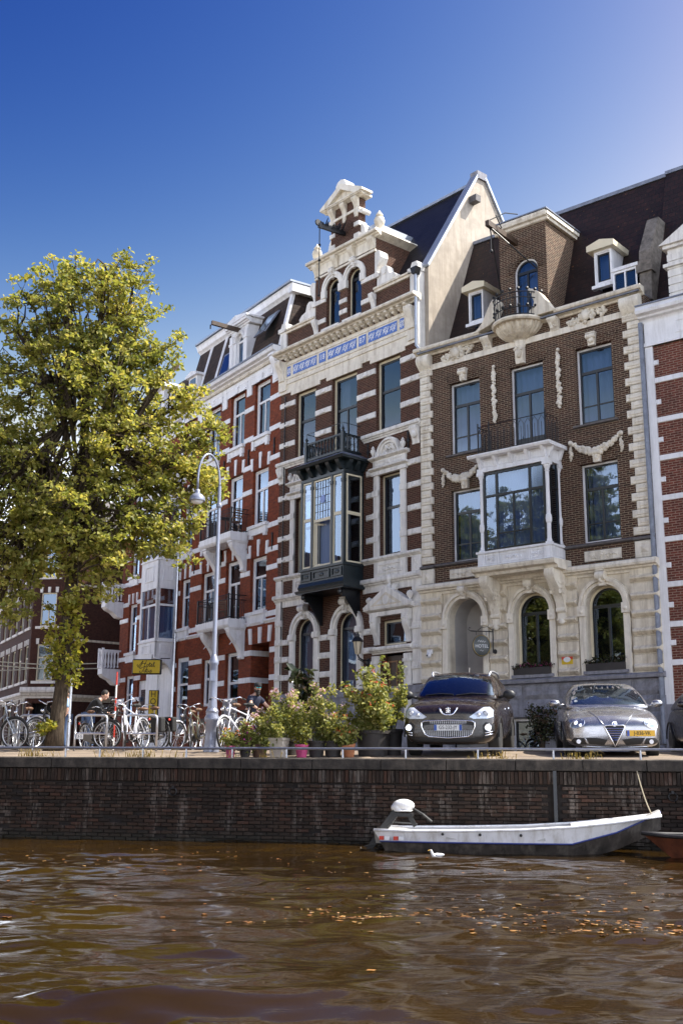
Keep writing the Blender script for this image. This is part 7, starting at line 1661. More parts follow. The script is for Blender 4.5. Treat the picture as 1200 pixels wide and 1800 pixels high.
# ================================================================== people
mat_plain('skin', (.55,.33,.24), .55, var=.08, scale=20); mat_plain('navy_cloth', (.018,.022,.045), .9, bump=.3); mat_plain('black_cloth', (.014,.014,.016), .9, bump=.3); mat_plain('denim', (.06,.10,.20), .9, bump=.3); mat_plain('light_blue_cloth', (.35,.50,.70), .9, bump=.3); mat_plain('hair_dark', (.016,.011,.008), .7, bump=.4, bscale=120); mat_plain('mirror_lens', (.10,.55,.60), .08, metal=.8); mat_plain('shoe', (.03,.03,.03), .6)
def skin_mesh(name, mat, parent, pts, edges, radii, root_i=0, lv=2):
    me = bpy.data.meshes.new(name); me.from_pydata(pts, edges, []); o = link(name, me, parent); o.modifiers.new('skin', 'SKIN')
    sv = me.skin_vertices[0].data
    for i, r_ in enumerate(radii): sv[i].radius = (r_, r_) if not isinstance(r_, tuple) else r_
    sv[root_i].use_root = True
    o.modifiers['skin'].use_smooth_shade = True; md = o.modifiers.new('sub', 'SUBSURF'); md.levels = lv; md.render_levels = lv
    apply_mods(o); o.data.materials.clear(); o.data.materials.append(MATS[mat]); o.data.polygons.foreach_set('use_smooth', [True]*len(o.data.polygons)); return o
def person(label, loc, rz, J, top, legs, hair='hair_dark', beard=False, cap=None, shades=False, group=None):
    """J: joint positions (local x forward, y left, z up). Body is one continuous skin; clothing wraps it."""
    t = thing('person', label, 'person', loc, rz, group)
    order = ['pelvis','waist','chest','neck','head','sL','eL','wL','sR','eR','wR','hL','kL','aL','tL','hR','kR','aR','tR']
    rad = dict(pelvis=(.15,.13), waist=(.135,.12), chest=(.165,.13), neck=.055, head=.06, sL=.062, eL=.046, wL=.03, sR=.062, eR=.046, wR=.03, hL=.088, kL=.06, aL=.04, tL=.035, hR=.088, kR=.06, aR=.04, tR=.035)
    E_ = [('pelvis','waist'),('waist','chest'),('chest','neck'),('neck','head'),('chest','sL'),('sL','eL'),('eL','wL'),('chest','sR'),('sR','eR'),('eR','wR'),('pelvis','hL'),('hL','kL'),('kL','aL'),('aL','tL'),('pelvis','hR'),('hR','kR'),('kR','aR'),('aR','tR')]
    ix = {n_: i for i, n_ in enumerate(order)}
    body = skin_mesh('body', 'skin', t, [J[n_] for n_ in order], [(ix[a],ix[b]) for a, b in E_], [rad[n_] for n_ in order])
    def cloth(nm, mat, names, edges, grow_, cut=None):
        ii = {n_: i for i, n_ in enumerate(names)}
        def gr_(n_): r_ = rad[n_.split('*')[0]]; return tuple(x+grow_ for x in r_) if isinstance(r_, tuple) else r_+grow_
        P = []
        for n_ in names:
            if '*' in n_: a, b, f_ = n_.split('*'); P.append(Vector(J[a]).lerp(Vector(J[b]), float(f_)))
            else: P.append(Vector(J[n_]))
        return skin_mesh(nm, mat, t, P, [(ii[a],ii[b]) for a, b in edges], [gr_(n_) for n_ in names])
    cloth('shirt', top[0], ['pelvis','waist','chest','chest*neck*.55','sL','sL*eL*%g' % top[1],'sR','sR*eR*%g' % top[1]], [('pelvis','waist'),('waist','chest'),('chest','chest*neck*.55'),('chest','sL'),('sL','sL*eL*%g' % top[1]),('chest','sR'),('sR','sR*eR*%g' % top[1])], .014)
    cloth('trousers', legs, ['pelvis','hL','kL','kL*aL*.9','hR','kR','kR*aR*.9'], [('pelvis','hL'),('hL','kL'),('kL','kL*aL*.9'),('pelvis','hR'),('hR','kR'),('kR','kR*aR*.9')], .014)
    for s_ in ('L','R'):
        a = Vector(J['a'+s_]); b = Vector(J['t'+s_]); q = MB(); q.ball(tuple(a.lerp(b,.5)+Vector((0,0,-.02))), (.13,.05,.05), 10, 6); q.build('shoe', 'shoe', t, smooth='all')
        # hand: palm and five fingers
        e = Vector(J['e'+s_]); w = Vector(J['w'+s_]); d = (w-e).normalized(); side = d.cross(Vector((0,0,1))).normalized(); dn = d.cross(side).normalized(); dn = dn if dn.z < 0 else -dn
        pts = [tuple(w), tuple(w+d*.05), tuple(w+d*.09)]; rr = [.026,.034,.034]; ed = [(0,1),(1,2)]
        hd = MB(); hd.ball(tuple(w+d*.055), (.045,.045,.03), 8, 6)
        for k in range(4):
            o_ = side*(.03-.02*k); L_ = (.07,.08,.075,.06)[k]; p0 = w+d*.085+o_; p1 = p0+d*L_*.45+dn*L_*.25; p2 = p1+d*L_*.1+dn*L_*.42; hd.tube([p0,p1,p2], [.010,.0095,.008], 6)
        sg = 1 if s_ == 'L' else -1; th = w+d*.03+side*sg*.035; hd.tube([th, th+d*.035+side*sg*.025+dn*.01, th+d*.065+side*sg*.01+dn*.03], [.012,.011,.009], 6)
        hd.build('hand', 'skin', t, smooth='all')
    # head with a face
    h = Vector(J['head']); f = Vector(J.get('face', (1,0,-.1))).normalized(); l = Vector((0,0,1)).cross(f).normalized(); u_ = f.cross(l)
    Mh = Matrix.Translation(h+u_*.05) @ Matrix((f,l,u_)).transposed().to_4x4()
    q = MB(); q.ball((0,0,.02), (.098,.078,.118), 16, 12); q.ball((.045,0,-.06), (.05,.05,.055), 10, 8); q.ball((.10,0,-.005), (.018,.013,.028), 8, 6); q.ball((.104,0,-.018), (.016,.018,.012), 8, 5)
    for s_ in (-1, 1): q.ball((-.005,s_*.078,.0), (.022,.012,.034), 8, 6); q.ball((.078,s_*.032,.035), (.012,.022,.010), 8, 5)
    q.ball((.082,0,-.062), (.012,.024,.008), 8, 4); q.xf(Mh); q.build('head', 'skin', t, smooth='all')
    q = MB()
    for s_ in (-1, 1): q.ball((.086,s_*.031,.018), (.010,.014,.010), 8, 6)
    q.xf(Mh); q.build('eyes', 'white_plate', t, smooth='all')
    q = MB(); q.ball((-.018,0,.045), (.098,.086,.105), 14, 10); q.xf(Mh); q.build('hair', hair, t, smooth='all')
    if beard:
        q = MB(); q.ball((.05,0,-.085), (.062,.062,.07), 12, 8); q.ball((.07,0,-.14), (.045,.045,.07), 10, 8); q.ball((.0,.06,-.05), (.05,.02,.05), 8, 6); q.ball((.0,-.06,-.05), (.05,.02,.05), 8, 6); q.ball((.10,0,-.04), (.012,.035,.010), 8, 4); q.xf(Mh); q.build('beard', hair, t, smooth='all')
        q = MB(); q.ball((-.10,0,-.03), (.05,.05,.07), 8, 6); q.xf(Mh); q.build('hair_bun', hair, t, smooth='all')
    if cap:
        q = MB(); q.lathe([(.108,.045),(.112,.075),(.10,.125),(.06,.155),(.001,.162)], (0,0,0), 16); q.xf(Matrix.Scale(.9,4,(0,1,0))); q.prism_z([(.08,-.075),(.17,-.055),(.19,0),(.17,.055),(.08,.075)], .048, .058); q.xf(Mh); q.build('cap', cap, t, smooth=True)
    if shades:
        q = MB()
        for s_ in (-1, 1): q.ball((.094,s_*.034,.02), (.010,.032,.022), 10, 6)
        q.xf(Mh); q.build('sunglasses', 'mirror_lens', t, smooth='all'); q = MB(); q.tube([(.02,.084,.025),(.09,.062,.025),(.10,0,.03),(.09,-.062,.025),(.02,-.084,.025)], .005, 5); q.xf(Mh); q.build('sunglass_frame', 'black_plastic', t)
    return t
cp_ = gpt(436, 29.0)
JC = dict(pelvis=(-.02,0,.98), waist=(.08,0,1.14), chest=(.18,0,1.34), neck=(.24,0,1.50), head=(.28,0,1.58), sL=(.19,.17,1.40), eL=(.34,.30,1.20), wL=(.54,.27,1.10), sR=(.19,-.17,1.40), eR=(.34,-.30,1.20), wR=(.54,-.27,1.10),
          hL=(.02,.10,.95), kL=(.40,.12,.72), aL=(.26,.11,.30), tL=(.40,.12,.25), hR=(.02,-.10,.95), kR=(.36,-.12,.62), aR=(.24,-.11,.20), tR=(.38,-.12,.16), face=(.86,-.5,-.06))
cyr = R(-38)
person('bearded cyclist in navy T-shirt, black cap and mirrored sunglasses riding past', cp_, cyr, JC, ('navy_cloth',.7), 'black_cloth', beard=True, cap='black_cloth', shades=True)
bk = bicycle('red-trimmed bicycle ridden by the bearded cyclist', 'red_paint', 'bike_black', crate=None, swept=False); bk.location = cp_ + Vector((math.cos(cyr),math.sin(cyr),0))*-.32; bk.rotation_euler = (0,0,cyr); del bk['group']
JS = dict(pelvis=(0,0,.93), waist=(.06,0,1.08), chest=(.18,0,1.26), neck=(.30,0,1.38), head=(.38,0,1.43), sL=(.2,.19,1.30), eL=(.36,.2,1.04), wL=(.56,.12,.98), sR=(.2,-.19,1.30), eR=(.36,-.2,1.04), wR=(.56,-.12,.98), hL=(.0,.10,.90), kL=(.1,.11,.5), aL=(-.05,.11,.08), tL=(.09,.11,.04), hR=(0,-.10,.90), kR=(.02,-.11,.48), aR=(.12,-.11,.08), tR=(.27,-.11,.04), face=(.9,0,-.4))
person('person in black jacket and jeans bending over behind the bare bike hoop', gpt(152, 29.5), R(20), JS, ('black_cloth',1.9), 'denim')
JT = dict(pelvis=(0,0,.93), waist=(.01,0,1.10), chest=(.02,0,1.30), neck=(.03,0,1.47), head=(.04,0,1.55), sL=(.02,.18,1.38), eL=(.0,.22,1.10), wL=(.1,.2,.88), sR=(.02,-.18,1.38), eR=(.0,-.22,1.10), wR=(.1,-.2,.88), hL=(.0,.09,.90), kL=(.06,.1,.5), aL=(.0,.1,.08), tL=(.14,.1,.04), hR=(0,-.09,.90), kR=(.02,-.1,.5), aR=(-.08,-.1,.1), tR=(.06,-.1,.05), face=(1,0,-.1))
person('person in light blue shirt standing behind the thin grey post', gpt(113, 30.5), R(200), JT, ('light_blue_cloth',.8), 'denim')
# ================================================================== flower pots on the quay
mat_leaf('leaf_bush', [(0,(.14,.17,.04)),(.5,(.28,.29,.08)),(.85,(.42,.40,.14)),(1,(.52,.48,.24))], .4); mat_leaf('leaf_dark', [(0,(.02,.03,.012)),(.6,(.045,.05,.02)),(1,(.10,.05,.04))], .15, .25)
mat_leaf('petal_pink', [(0,(.62,.34,.52)),(.6,(.72,.5,.68)),(1,(.8,.65,.75))], .4); mat_leaf('petal_red', [(0,(.6,.04,.05)),(1,(.75,.12,.08))], .3); mat_leaf('petal_magenta', [(0,(.35,.02,.18)),(1,(.5,.05,.3))], .3); mat_leaf('petal_orange', [(0,(.7,.16,.05)),(1,(.8,.3,.12))], .3)
mat_plain('pot_pink', (.50,.06,.18), .5, var=.1); mat_plain('pot_dark', (.035,.03,.028), .7, var=.3); mat_plain('pot_brown', (.10,.05,.03), .7, var=.3); mat_plain('pot_terracotta', (.36,.14,.06), .8, var=.2); mat_plain('pot_beige', (.55,.48,.40), .85, var=.15, bump=.4); mat_plain('stem', (.10,.11,.04), .8); mat_plain('soil', (.02,.014,.01), .95)
def pot(label, px, depth, r0, r1, h, mat, leaves=None, n_leaf=400, size=.06, spread=(.3,.3,.35), lift=None, flowers=None, nfl=60, tilt=0., stems=14, leafmat='leaf_bush', square=False, seed=1, flat=1.):
    t = thing('flower_pot', label, 'plant pot', gpt(px, depth), 0, group='potted plants on the quay edge'); t.rotation_euler = (0, tilt, seed*.7)
    b = MB(); b.lathe([(.001,0),(r0,0),(r1*.97,h*.86),(r1*1.05,h*.87),(r1*1.06,h),(r1*.95,h),(r1*.9,h*.9),(.001,h*.9)], n=4 if square else 20); b.build('pot', mat, t, smooth=not square)
    lift = lift if lift is not None else h+spread[2]*.8; rd = random.Random(seed); s = MB(); pts = []
    for k in range(stems):
        while True:
            v = Vector((rd.uniform(-1,1),rd.uniform(-1,1),rd.uniform(-1,1)))
            if v.length < 1: break
        v *= rd.choice((1,1,1,1.15,1.4)); p = Vector((v.x*spread[0], v.y*spread[1], lift+v.z*spread[2]*(1.25 if v.z > 0 else 1))); s.tube([(rd.uniform(-.3,.3)*r1,rd.uniform(-.3,.3)*r1,h*.88),(p.x*.5,p.y*.5,(h+p.z)*.5),tuple(p)], [.008,.006,.003], 4); pts.append(p)
        for q in range(3): pts.append(p.lerp(Vector((0,0,h)), rd.uniform(.08,.6))+Vector((rd.uniform(-.06,.06),)*3))
    s.build('stems', 'stem', t); per = max(4, int(n_leaf/len(pts)))
    leaf_cloud('foliage', leafmat, pts, [max(.10,min(spread)*.34)]*len(pts), per, size, seed, flat, t)
    if flowers: 
        fp = [p+Vector((0,-.02,.05)) for p in pts[::4] if p.z > lift-spread[2]*.4] or [pts[0]]
        leaf_cloud('blossom', flowers, fp, [.09]*len(fp), max(4,int(nfl/len(fp))), .045, seed+5, .8, t)
    return t
pot('small green plant in pink plastic pot, leftmost of the row', 405, 21.35, .07,.10,.22,'pot_pink', spread=(.2,.2,.22), n_leaf=500, size=.055, flowers='petal_orange', nfl=16, seed=2)
pot('violet flowering plant in dark pot beside the leftmost pink pot', 431, 21.4, .08,.12,.18,'pot_dark', spread=(.2,.2,.2), n_leaf=460, size=.055, flowers='petal_magenta', nfl=60, seed=3)
pot('leafy bush in brown pot left of the square beige tub', 456, 21.5, .12,.16,.24,'pot_brown', spread=(.42,.34,.46), n_leaf=1900, size=.06, flowers='petal_pink', nfl=30, seed=4)
pot('tall pink phlox in the square beige concrete tub', 490, 21.4, .17,.21,.36,'pot_beige', spread=(.50,.38,.44), n_leaf=2200, size=.06, flowers='petal_pink', nfl=320, square=True, seed=5)
pot('pale grass-like plant in magenta pot', 530, 21.3, .09,.125,.24,'pot_pink', spread=(.14,.14,.36), n_leaf=300, size=.05, leafmat='leaf_shoot', seed=6, stems=26)
pot('pink phlox in black tub right of the magenta pot', 556, 21.5, .13,.17,.3,'pot_dark', spread=(.52,.4,.42), n_leaf=2200, size=.06, flowers='petal_pink', nfl=240, lift=.78, seed=7)
pot('rubber plant with big dark glossy leaves behind the pink phlox', 532, 22.6, .16,.2,.4,'pot_dark', spread=(.36,.34,.46), n_leaf=130, size=.22, leafmat='leaf_dark', lift=1.42, stems=12, seed=8)
pot('low bushy plant in black pot between phlox and terracotta', 585, 21.5, .14,.18,.3,'pot_dark', spread=(.46,.36,.40), n_leaf=1800, size=.06, seed=9, flowers='petal_pink', nfl=40)
pot('spiky gladiolus with coral blooms in tilted terracotta pot', 613, 21.35, .1,.15,.24,'pot_terracotta', spread=(.22,.2,.3), n_leaf=420, size=.09, flowers='petal_orange', nfl=70, tilt=-.18, seed=10)
pot('large sunlit oleander in the wide dark tub', 655, 21.8, .28,.34,.48,'pot_dark', spread=(.66,.5,.50), n_leaf=4800, size=.08, lift=.98, flowers='petal_red', nfl=40, stems=46, seed=11)
pot('tall wispy shrub in black pot next to the brown car', 690, 22.2, .16,.2,.5,'pot_dark', spread=(.30,.26,.42), n_leaf=1300, size=.06, lift=1.1, seed=12)
pot('dark small shrub in black tub behind the beige tub', 508, 22.3, .14,.18,.3,'pot_dark', spread=(.3,.25,.3), n_leaf=800, size=.06, lift=.9, flowers='petal_pink', nfl=50, seed=13)
def grass_tufts():
    r = np.random.RandomState(4); V = []; F = []
    spots = [(-6.4,.02),(-6.2,.06),(-5.9,.0),(-4.2,.03),(-4.0,.0),(-3.6,.3),(-2.3,-.02),(2.3,.25),(2.6,.22),(3.9,.25),(-5.0,.5),(-4.6,.6),(-1.6,.02),(4.2,.2)]
    for u_, d in spots:
        for k in range(12+int(r.rand()*40)):
            p = np.array(quay(u_+r.normal()*.12, d+r.normal()*.05, .005)); a = r.rand()*6.28; L_ = .04+.16*r.rand()**2; dr = np.array([math.cos(a),math.sin(a)-.6,0])
            w = np.array([-dr[1],dr[0],0])*.004; m1 = p+dr*L_*.3+[0,0,L_*.8]; m2 = p+dr*L_*.8+[0,0,L_*(.9-.6*r.rand())]; i = len(V); V += [p-w,p+w,m1+w,m1-w,m2]; F += [(i,i+1,i+2,i+3),(i+3,i+2,i+4)]
    me = bpy.data.meshes.new('grass_tufts'); me.from_pydata([tuple(v) for v in V], [], F); mat_leaf('dry_grass', [(0,(.2,.15,.05)),(1,(.38,.28,.11))], .3); me.materials.append(MATS['dry_grass']); tag(link('grass_tufts', me), 'dry grass growing in the joints of the quay edge', 'grass', kind='stuff')
grass_tufts()
# ================================================================== window boxes, signs and fittings on the houses
def on(house, u, y, z): return house.matrix_world @ Vector((u,y,z))
bpy.context.view_layer.update()
for x0, x1, fl, lab in ((3.28,4.48,'petal_magenta','dark window box with magenta geraniums under the middle arched window'),(5.58,6.74,None,'dark window box with trailing greenery under the right arched window')):
    t = thing('window_box', lab, 'planter', on(HOTEL,(x0+x1)/2,-.08,2.465), HOTEL.rotation_euler.z); L_ = x1-x0
    MB().box(-L_/2, L_/2, -.1, .1, 0, .19).build('box', 'pot_dark', t); pts = [(-L_/2+L_*k/9, random.uniform(-.06,.06), .24+random.uniform(-.03,.08)) for k in range(10)]
    leaf_cloud('foliage', 'leaf_dark', pts, [.12]*10, 36, .06, int(x0), .8, t)
    if fl: leaf_cloud('blossom', fl, [p for p in pts[2:]], [.09]*8, 16, .045, 3, .7, t)
t = thing('shrub', 'dark red-leaved shrub by the basement window between the two parked cars', 'shrub', on(HOTEL,4.35,-.5,.2)); s = MB()
for k in range(12): s.tube([(0,0,0),(random.uniform(-.25,.25),random.uniform(-.25,.25),random.uniform(.6,1.3))], [.02,.006], 4)
s.build('stems', 'bark', t); leaf_cloud('foliage', 'leaf_dark', [(random.uniform(-.35,.35),random.uniform(-.3,.3),random.uniform(.4,1.35)) for _ in range(40)], [.2]*40, 26, .08, 4, .9, t)
mat_plain('sign_yellow', (.62,.42,.015), .35); mat_plain('sign_green_black', (.008,.014,.012), .3); mat_plain('gold', (.55,.40,.12), .35, metal=.6)
def script_word(strokes, mat, parent, loc, sc, r_=.012):
    b = MB()
    for st_ in strokes:
        P = [Vector((x*sc,0,z*sc)) for x, z in st_]; Q = []
        for i in range(len(P)-1):            # Catmull-Rom smoothing
            p0, p1, p2, p3 = P[max(i-1,0)], P[i], P[i+1], P[min(i+2,len(P)-1)]
            for k in range(5): t_ = k/5; Q.append(.5*((2*p1)+(p2-p0)*t_+(2*p0-5*p1+4*p2-p3)*t_*t_+(3*p1-p0-3*p2+p3)*t_**3))
        Q.append(P[-1]); b.tube(Q, r_, 5)
    o = b.build('lettering', mat, parent); o.location = loc; return o
# yellow box sign: script "Hotel Titus"
pos = at(258, 1172, 45.2); t = thing('hotel_sign', 'yellow illuminated box sign reading Hotel Titus under the white bay', 'sign', pos, R(-4))
b = MB(); b.box(-.60, .60, -.02, .16, -.31, .31); b.build('case', 'ink', t, bevel=.04); b = MB(); b.box(-.555, .555, -.04, -.02, -.265, .265); b.build('face', 'sign_yellow', t, bevel=.03)
Hs = [[(-.30,.10),(-.34,.06),(-.30,.02),(-.24,.06),(-.16,.16),(-.12,.22),(-.10,.24)],[(-.10,.24),(-.14,.12),(-.20,.02),(-.26,-.02),(-.30,0)],[(.06,.25),(.0,.14),(-.04,.04),(-.02,0),(.02,.02)],[(-.17,.11),(-.06,.13),(.04,.12)]]
ot = [[(.09,.09),(.06,.06),(.06,.02),(.09,.0),(.12,.03),(.12,.08),(.09,.09)],[(.12,.08),(.16,.08),(.20,.18),(.17,.05),(.19,0),(.23,.04)],[(.15,.12),(.24,.13)],[(.23,.04),(.28,.06),(.28,.10),(.25,.08),(.25,.02),(.29,0),(.33,.05)],[(.33,.05),(.38,.15),(.37,.19),(.34,.14),(.35,.02),(.38,0),(.41,.04)]]
script_word(Hs+ot, 'ink', t, (-.05,-.045,.0), 1.0, .011)
T_ = [[(-.24,-.02),(-.28,-.05),(-.24,-.08),(-.16,-.03),(-.06,-.01),(.04,-.03)],[(-.08,-.02),(-.12,-.12),(-.18,-.22),(-.25,-.24),(-.28,-.2),(-.24,-.17)]]
it = [[(-.07,-.13),(-.09,-.2),(-.06,-.23),(-.03,-.19)],[(-.03,-.19),(.02,-.06),(-.01,-.18),(.01,-.23),(.05,-.19)],[(-.03,-.12),(.06,-.11)],[(.05,-.14),(.04,-.21),(.07,-.23),(.11,-.19),(.12,-.14),(.11,-.21),(.14,-.23),(.17,-.18)],[(.17,-.18),(.22,-.13),(.20,-.17),(.22,-.21),(.18,-.24),(.14,-.22)],[(-.06,-.08),(-.055,-.075)]]
script_word(T_+it, 'ink', t, (0,-.045,.0), 1.0, .011)
MB().tube([(.55,.06,.34),(.95,.06,.34)], .02, 6).build('bracket', 'iron', t); MB().tube([(.2,.06,.3),(.2,.06,.5)], .02, 6).build('hanger', 'iron', t)
pos = at(270, 1240, 46.6); t = thing('hotel_sign', 'narrow upright yellow sign with HOTEL lettered downwards by the entrance', 'sign', pos, R(-8))
MB().box(-.21, .21, -.05, .06, -.95, .63).build('case', 'ink', t, bevel=.02); MB().box(-.175, .175, -.07, -.05, -.92, .60).build('face', 'sign_yellow', t)
for k, ch in enumerate('HOTEL'): text_obj(ch, .36, 'ink', t, (0,-.075,.45-.30*k), .002, sx=.9)
# oval hotel sign on an iron bracket
t = thing('hotel_sign', 'round black HOTEL sign hanging from a scrolled iron bracket at the porch', 'sign', on(HOTEL,2.42,-.50,3.34), HOTEL.rotation_euler.z+R(52))
b = MB(); b.lathe([(.001,-.04),(.25,-.04),(.275,-.03),(.275,.03),(.25,.04),(.001,.04)], (0,0,0), 28, axis='y'); b.xf(Matrix.Scale(1.16,4,(0,0,1))); b.build('disc', 'sign_green_black', t, smooth=True)
b = MB(); b.tube([(.262*math.cos(a),-.042,.304*math.sin(a)) for a in [2*PI*k/28 for k in range(28)]], .008, 5, True); b.build('rim', 'gold', t)
text_obj('HOTEL', .135, 'white_plate', t, (0,-.043,-.02), .002, sx=.95)
script_word([[(-.12,.10),(-.08,.16),(-.05,.10),(-.02,.15),(.01,.10),(.04,.14),(.07,.10),(.12,.13)]], 'white_plate', t, (0,-.044,.0), 1., .006); script_word([[(-.05,-.15),(-.02,-.13),(.01,-.16),(.05,-.14)]], 'white_plate', t, (0,-.044,0), 1., .005)
b = MB(); b.tube([(-.32,0,.42),(.36,0,.42)], .015, 6); b.tube([(.36,0,.5),(.36,0,-.2)], .02, 6); b.tube([(-.32,0,.42),(-.38,0,.46),(-.36,0,.52),(-.31,0,.50)], .011, 5); b.tube([(.34,0,.46),(.2,0,.56),(0,0,.52),(-.1,0,.44)], .010, 5); b.tube([(-.15,0,.42),(-.15,0,.3)], .008, 5); b.tube([(.15,0,.42),(.15,0,.3)], .008, 5); b.ball((.42,0,-.16), (.06,.05,.07), 8, 6); b.build('bracket', 'iron', t)
# lantern beside the 1887 house's door
t = thing('wall_lantern', 'black iron wall lantern with frosted glass between arched window and door', 'lantern', on(GABLE_HOUSE,5.02,-.02,3.25), GABLE_HOUSE.rotation_euler.z)
b = MB(); b.tube([(0,0,.0),(0,-.25,-.02),(0,-.45,.06),(0,-.52,.16)], .025, 6); b.tube([(0,-.05,-.18),(0,-.3,-.05),(0,-.5,.02)], .018, 6); b.ball((0,-.05,-.08), (.09,.06,.16), 8, 6); b.build('bracket', 'iron', t)
b = MB(); b.lathe([(.001,.16),(.07,.17),(.09,.2),(.15,.58)], (0,-.52,0), 6); mat_plain('frosted', (.62,.52,.36), .5); b.build('glass', 'frosted', t)
b = MB(); b.lathe([(.18,.57),(.19,.60),(.12,.70),(.06,.74),(.06,.80),(.03,.84),(.001,.92)], (0,-.52,0), 6); 
for k in range(6): a = 2*PI*k/6; b.tube([(.09*math.cos(a),-.52+.09*math.sin(a),.19),(.155*math.cos(a),-.52+.155*math.sin(a),.585)], .009, 4)
b.build('hood', 'iron', t)
t = thing('security_camera', 'small white dome camera on the cream rusticated pier', 'camera', on(HOTEL,.32,-.10,3.27), HOTEL.rotation_euler.z)
MB().box(-.09, .09, -.10, 0, -.02, .12).build('mount', 'paint_white', t, bevel=.02); b = MB(); b.ball((0,-.10,-.06), (.08,.08,.09), 12, 8); b.build('dome', 'paint_white', t, smooth='all'); MB().ball((-.02,-.175,-.07), (.03,.02,.03), 8, 6).build('lens', 'ink', t)
t = thing('wall_plaque', 'small red, black and gold plaque with white oval on the cream pier', 'plaque', on(HOTEL,4.98,-.085,2.82), HOTEL.rotation_euler.z)
MB().box(-.17, .17, -.02, 0, -.0, .10).build('red_field', 'red_paint', t); MB().box(-.17, .17, -.02, 0, .10, .13).build('black_field', 'ink', t); MB().box(-.17, .17, -.02, 0, -.13, .0).build('gold_field', 'sign_yellow', t); b = MB(); b.lathe([(.001,-.01),(.11,-.01),(.11,.0)], (0,-.02,.0), 18, axis='y'); b.xf(Matrix.Scale(.66,4,(0,0,1))); b.build('oval', 'white_plate', t)
# chairs on the red house's balconies
def chair(label, u, y, z, rz):
    t = thing('folding_chair', label, 'chair', on(RED_HOUSE,u,y,z), RED_HOUSE.rotation_euler.z+rz, group='wooden chairs on the balconies')
    for s_ in (-1, 1): MB().bar((s_*.2,-.22,0),(s_*.2,.22,.95),.03,.02).build('leg', 'teak', t); MB().bar((s_*.17,.24,0),(s_*.17,-.2,.45),.03,.02).build('leg', 'teak', t)
    for k in range(5): MB().box(-.19, .19, -.2+.085*k, -.14+.085*k, .44, .46).build('seat_slat', 'teak', t)
    for k in range(4): MB().bar((-.19,.10+.04*k,.60+.09*k),(.19,.10+.04*k,.60+.09*k),.015,.05).build('back_slat', 'teak', t)
chair('folding wooden chair on the upper iron balcony, right end', 4.72, -.38, 8.68, R(-80)); chair('folding wooden chair on the lower iron balcony', 3.6, -.36, 5.32, R(60))
t = thing('bistro_table', 'small dark round table on the upper iron balcony', 'table', on(RED_HOUSE,3.9,-.4,8.68)); MB().lathe([(.001,.72),(.27,.72),(.27,.75),(.001,.75)], n=20).build('table_top', 'iron', t); MB().tube([(0,0,.02),(0,0,.72)], .022, 8).build('stem', 'iron', t); MB().lathe([(.001,0),(.2,0),(.2,.02),(.001,.03)], n=16).build('foot', 'iron', t)

# ================================================================== boats and things on the water
mat_plain('boat_white', (.84,.84,.85), .35, var=.08, scale=3, dirt=(.50,.47,.42)); mat_plain('boat_bottom', (.045,.038,.034), .6, var=.5, scale=5, dirt=(.16,.14,.12)); mat_plain('boat_blue', (.03,.05,.22), .4); mat_plain('boat_deck', (.48,.47,.45), .6, var=.15); mat_plain('boat_red', (.16,.05,.025), .6, var=.4, scale=4, dirt=(.07,.025,.015)); mat_plain('boat_tar', (.02,.018,.018), .6)
QA = math.atan2(QD.y,QD.x)
skiff = thing('motor_skiff', 'white open skiff with dark bottom and outboard motor moored at the quay wall', 'boat', quay(.62,-.92,WZ-.05), QA+R(.6))
sts = [(0,.60,.38,.52),(.5,.68,.375,.60),(1.4,.74,.39,.66),(2.4,.76,.42,.68),(3.2,.72,.475,.62),(3.9,.60,.555,.48),(4.35,.45,.62,.32),(4.62,.34,.66,.22)]
def keel(x): return -.12 if x < 2.6 else -.12+.60*((x-2.6)/2.02)**1.7
def strip_mesh(f0, f1, n=1):
    """surface between two station curves, both sides"""
    b = MB()
    for s_ in (-1, 1):
        V = []
        for st_ in sts: V += [f0(st_,s_), f1(st_,s_)]
        b.add(V, [(2*i,2*i+2,2*i+3,2*i+1) for i in range(len(sts)-1)])
    return b
chine = lambda st_,s_: (st_[0]+.10*max(0,1-st_[0]), s_*st_[3]*1.04, max(.205, keel(st_[0])+.22)+.02*st_[0]/4.6)
gun = lambda st_,s_: (st_[0], s_*st_[1], st_[2])
b = strip_mesh(gun, chine); b.add([gun(sts[0],-1),gun(sts[0],1),chine(sts[0],1),chine(sts[0],-1)], [(0,1,2,3)]); b.add([gun(sts[-1],-1),gun(sts[-1],1),chine(sts[-1],1),chine(sts[-1],-1)], [(0,1,2,3)]); hull = b.build('hull', 'boat_white', skiff, smooth=True)
kl = lambda st_,s_: (st_[0]+.26*max(0,1-st_[0]*.7), s_*st_[3]*.70, keel(st_[0])-.04)
b = strip_mesh(chine, kl); V = [kl(st_,s_) for st_ in sts for s_ in (-1,1)]; b.add(V, [(2*i,2*i+1,2*i+3,2*i+2) for i in range(len(sts)-1)]); b.add([chine(sts[0],-1),chine(sts[0],1),kl(sts[0],1),kl(sts[0],-1)], [(0,1,2,3)]); b.add([chine(sts[-1],-1),chine(sts[-1],1),kl(sts[-1],1),kl(sts[-1],-1)], [(0,1,2,3)]); b.build('bottom', 'boat_bottom', skiff, smooth=True)
b = strip_mesh(lambda s,q: (s[0],q*(s[1]-.05),s[2]-.01), lambda s,q: (s[0],q*(s[3]*.7),max(.16,keel(s[0])+.26))); V = [(s[0],q*s[3]*.7,max(.16,keel(s[0])+.26)) for s in sts for q in (-1,1)]; b.add(V, [(2*i,2*i+1,2*i+3,2*i+2) for i in range(len(sts)-1)]); b.build('inner_hull', 'boat_deck', skiff)
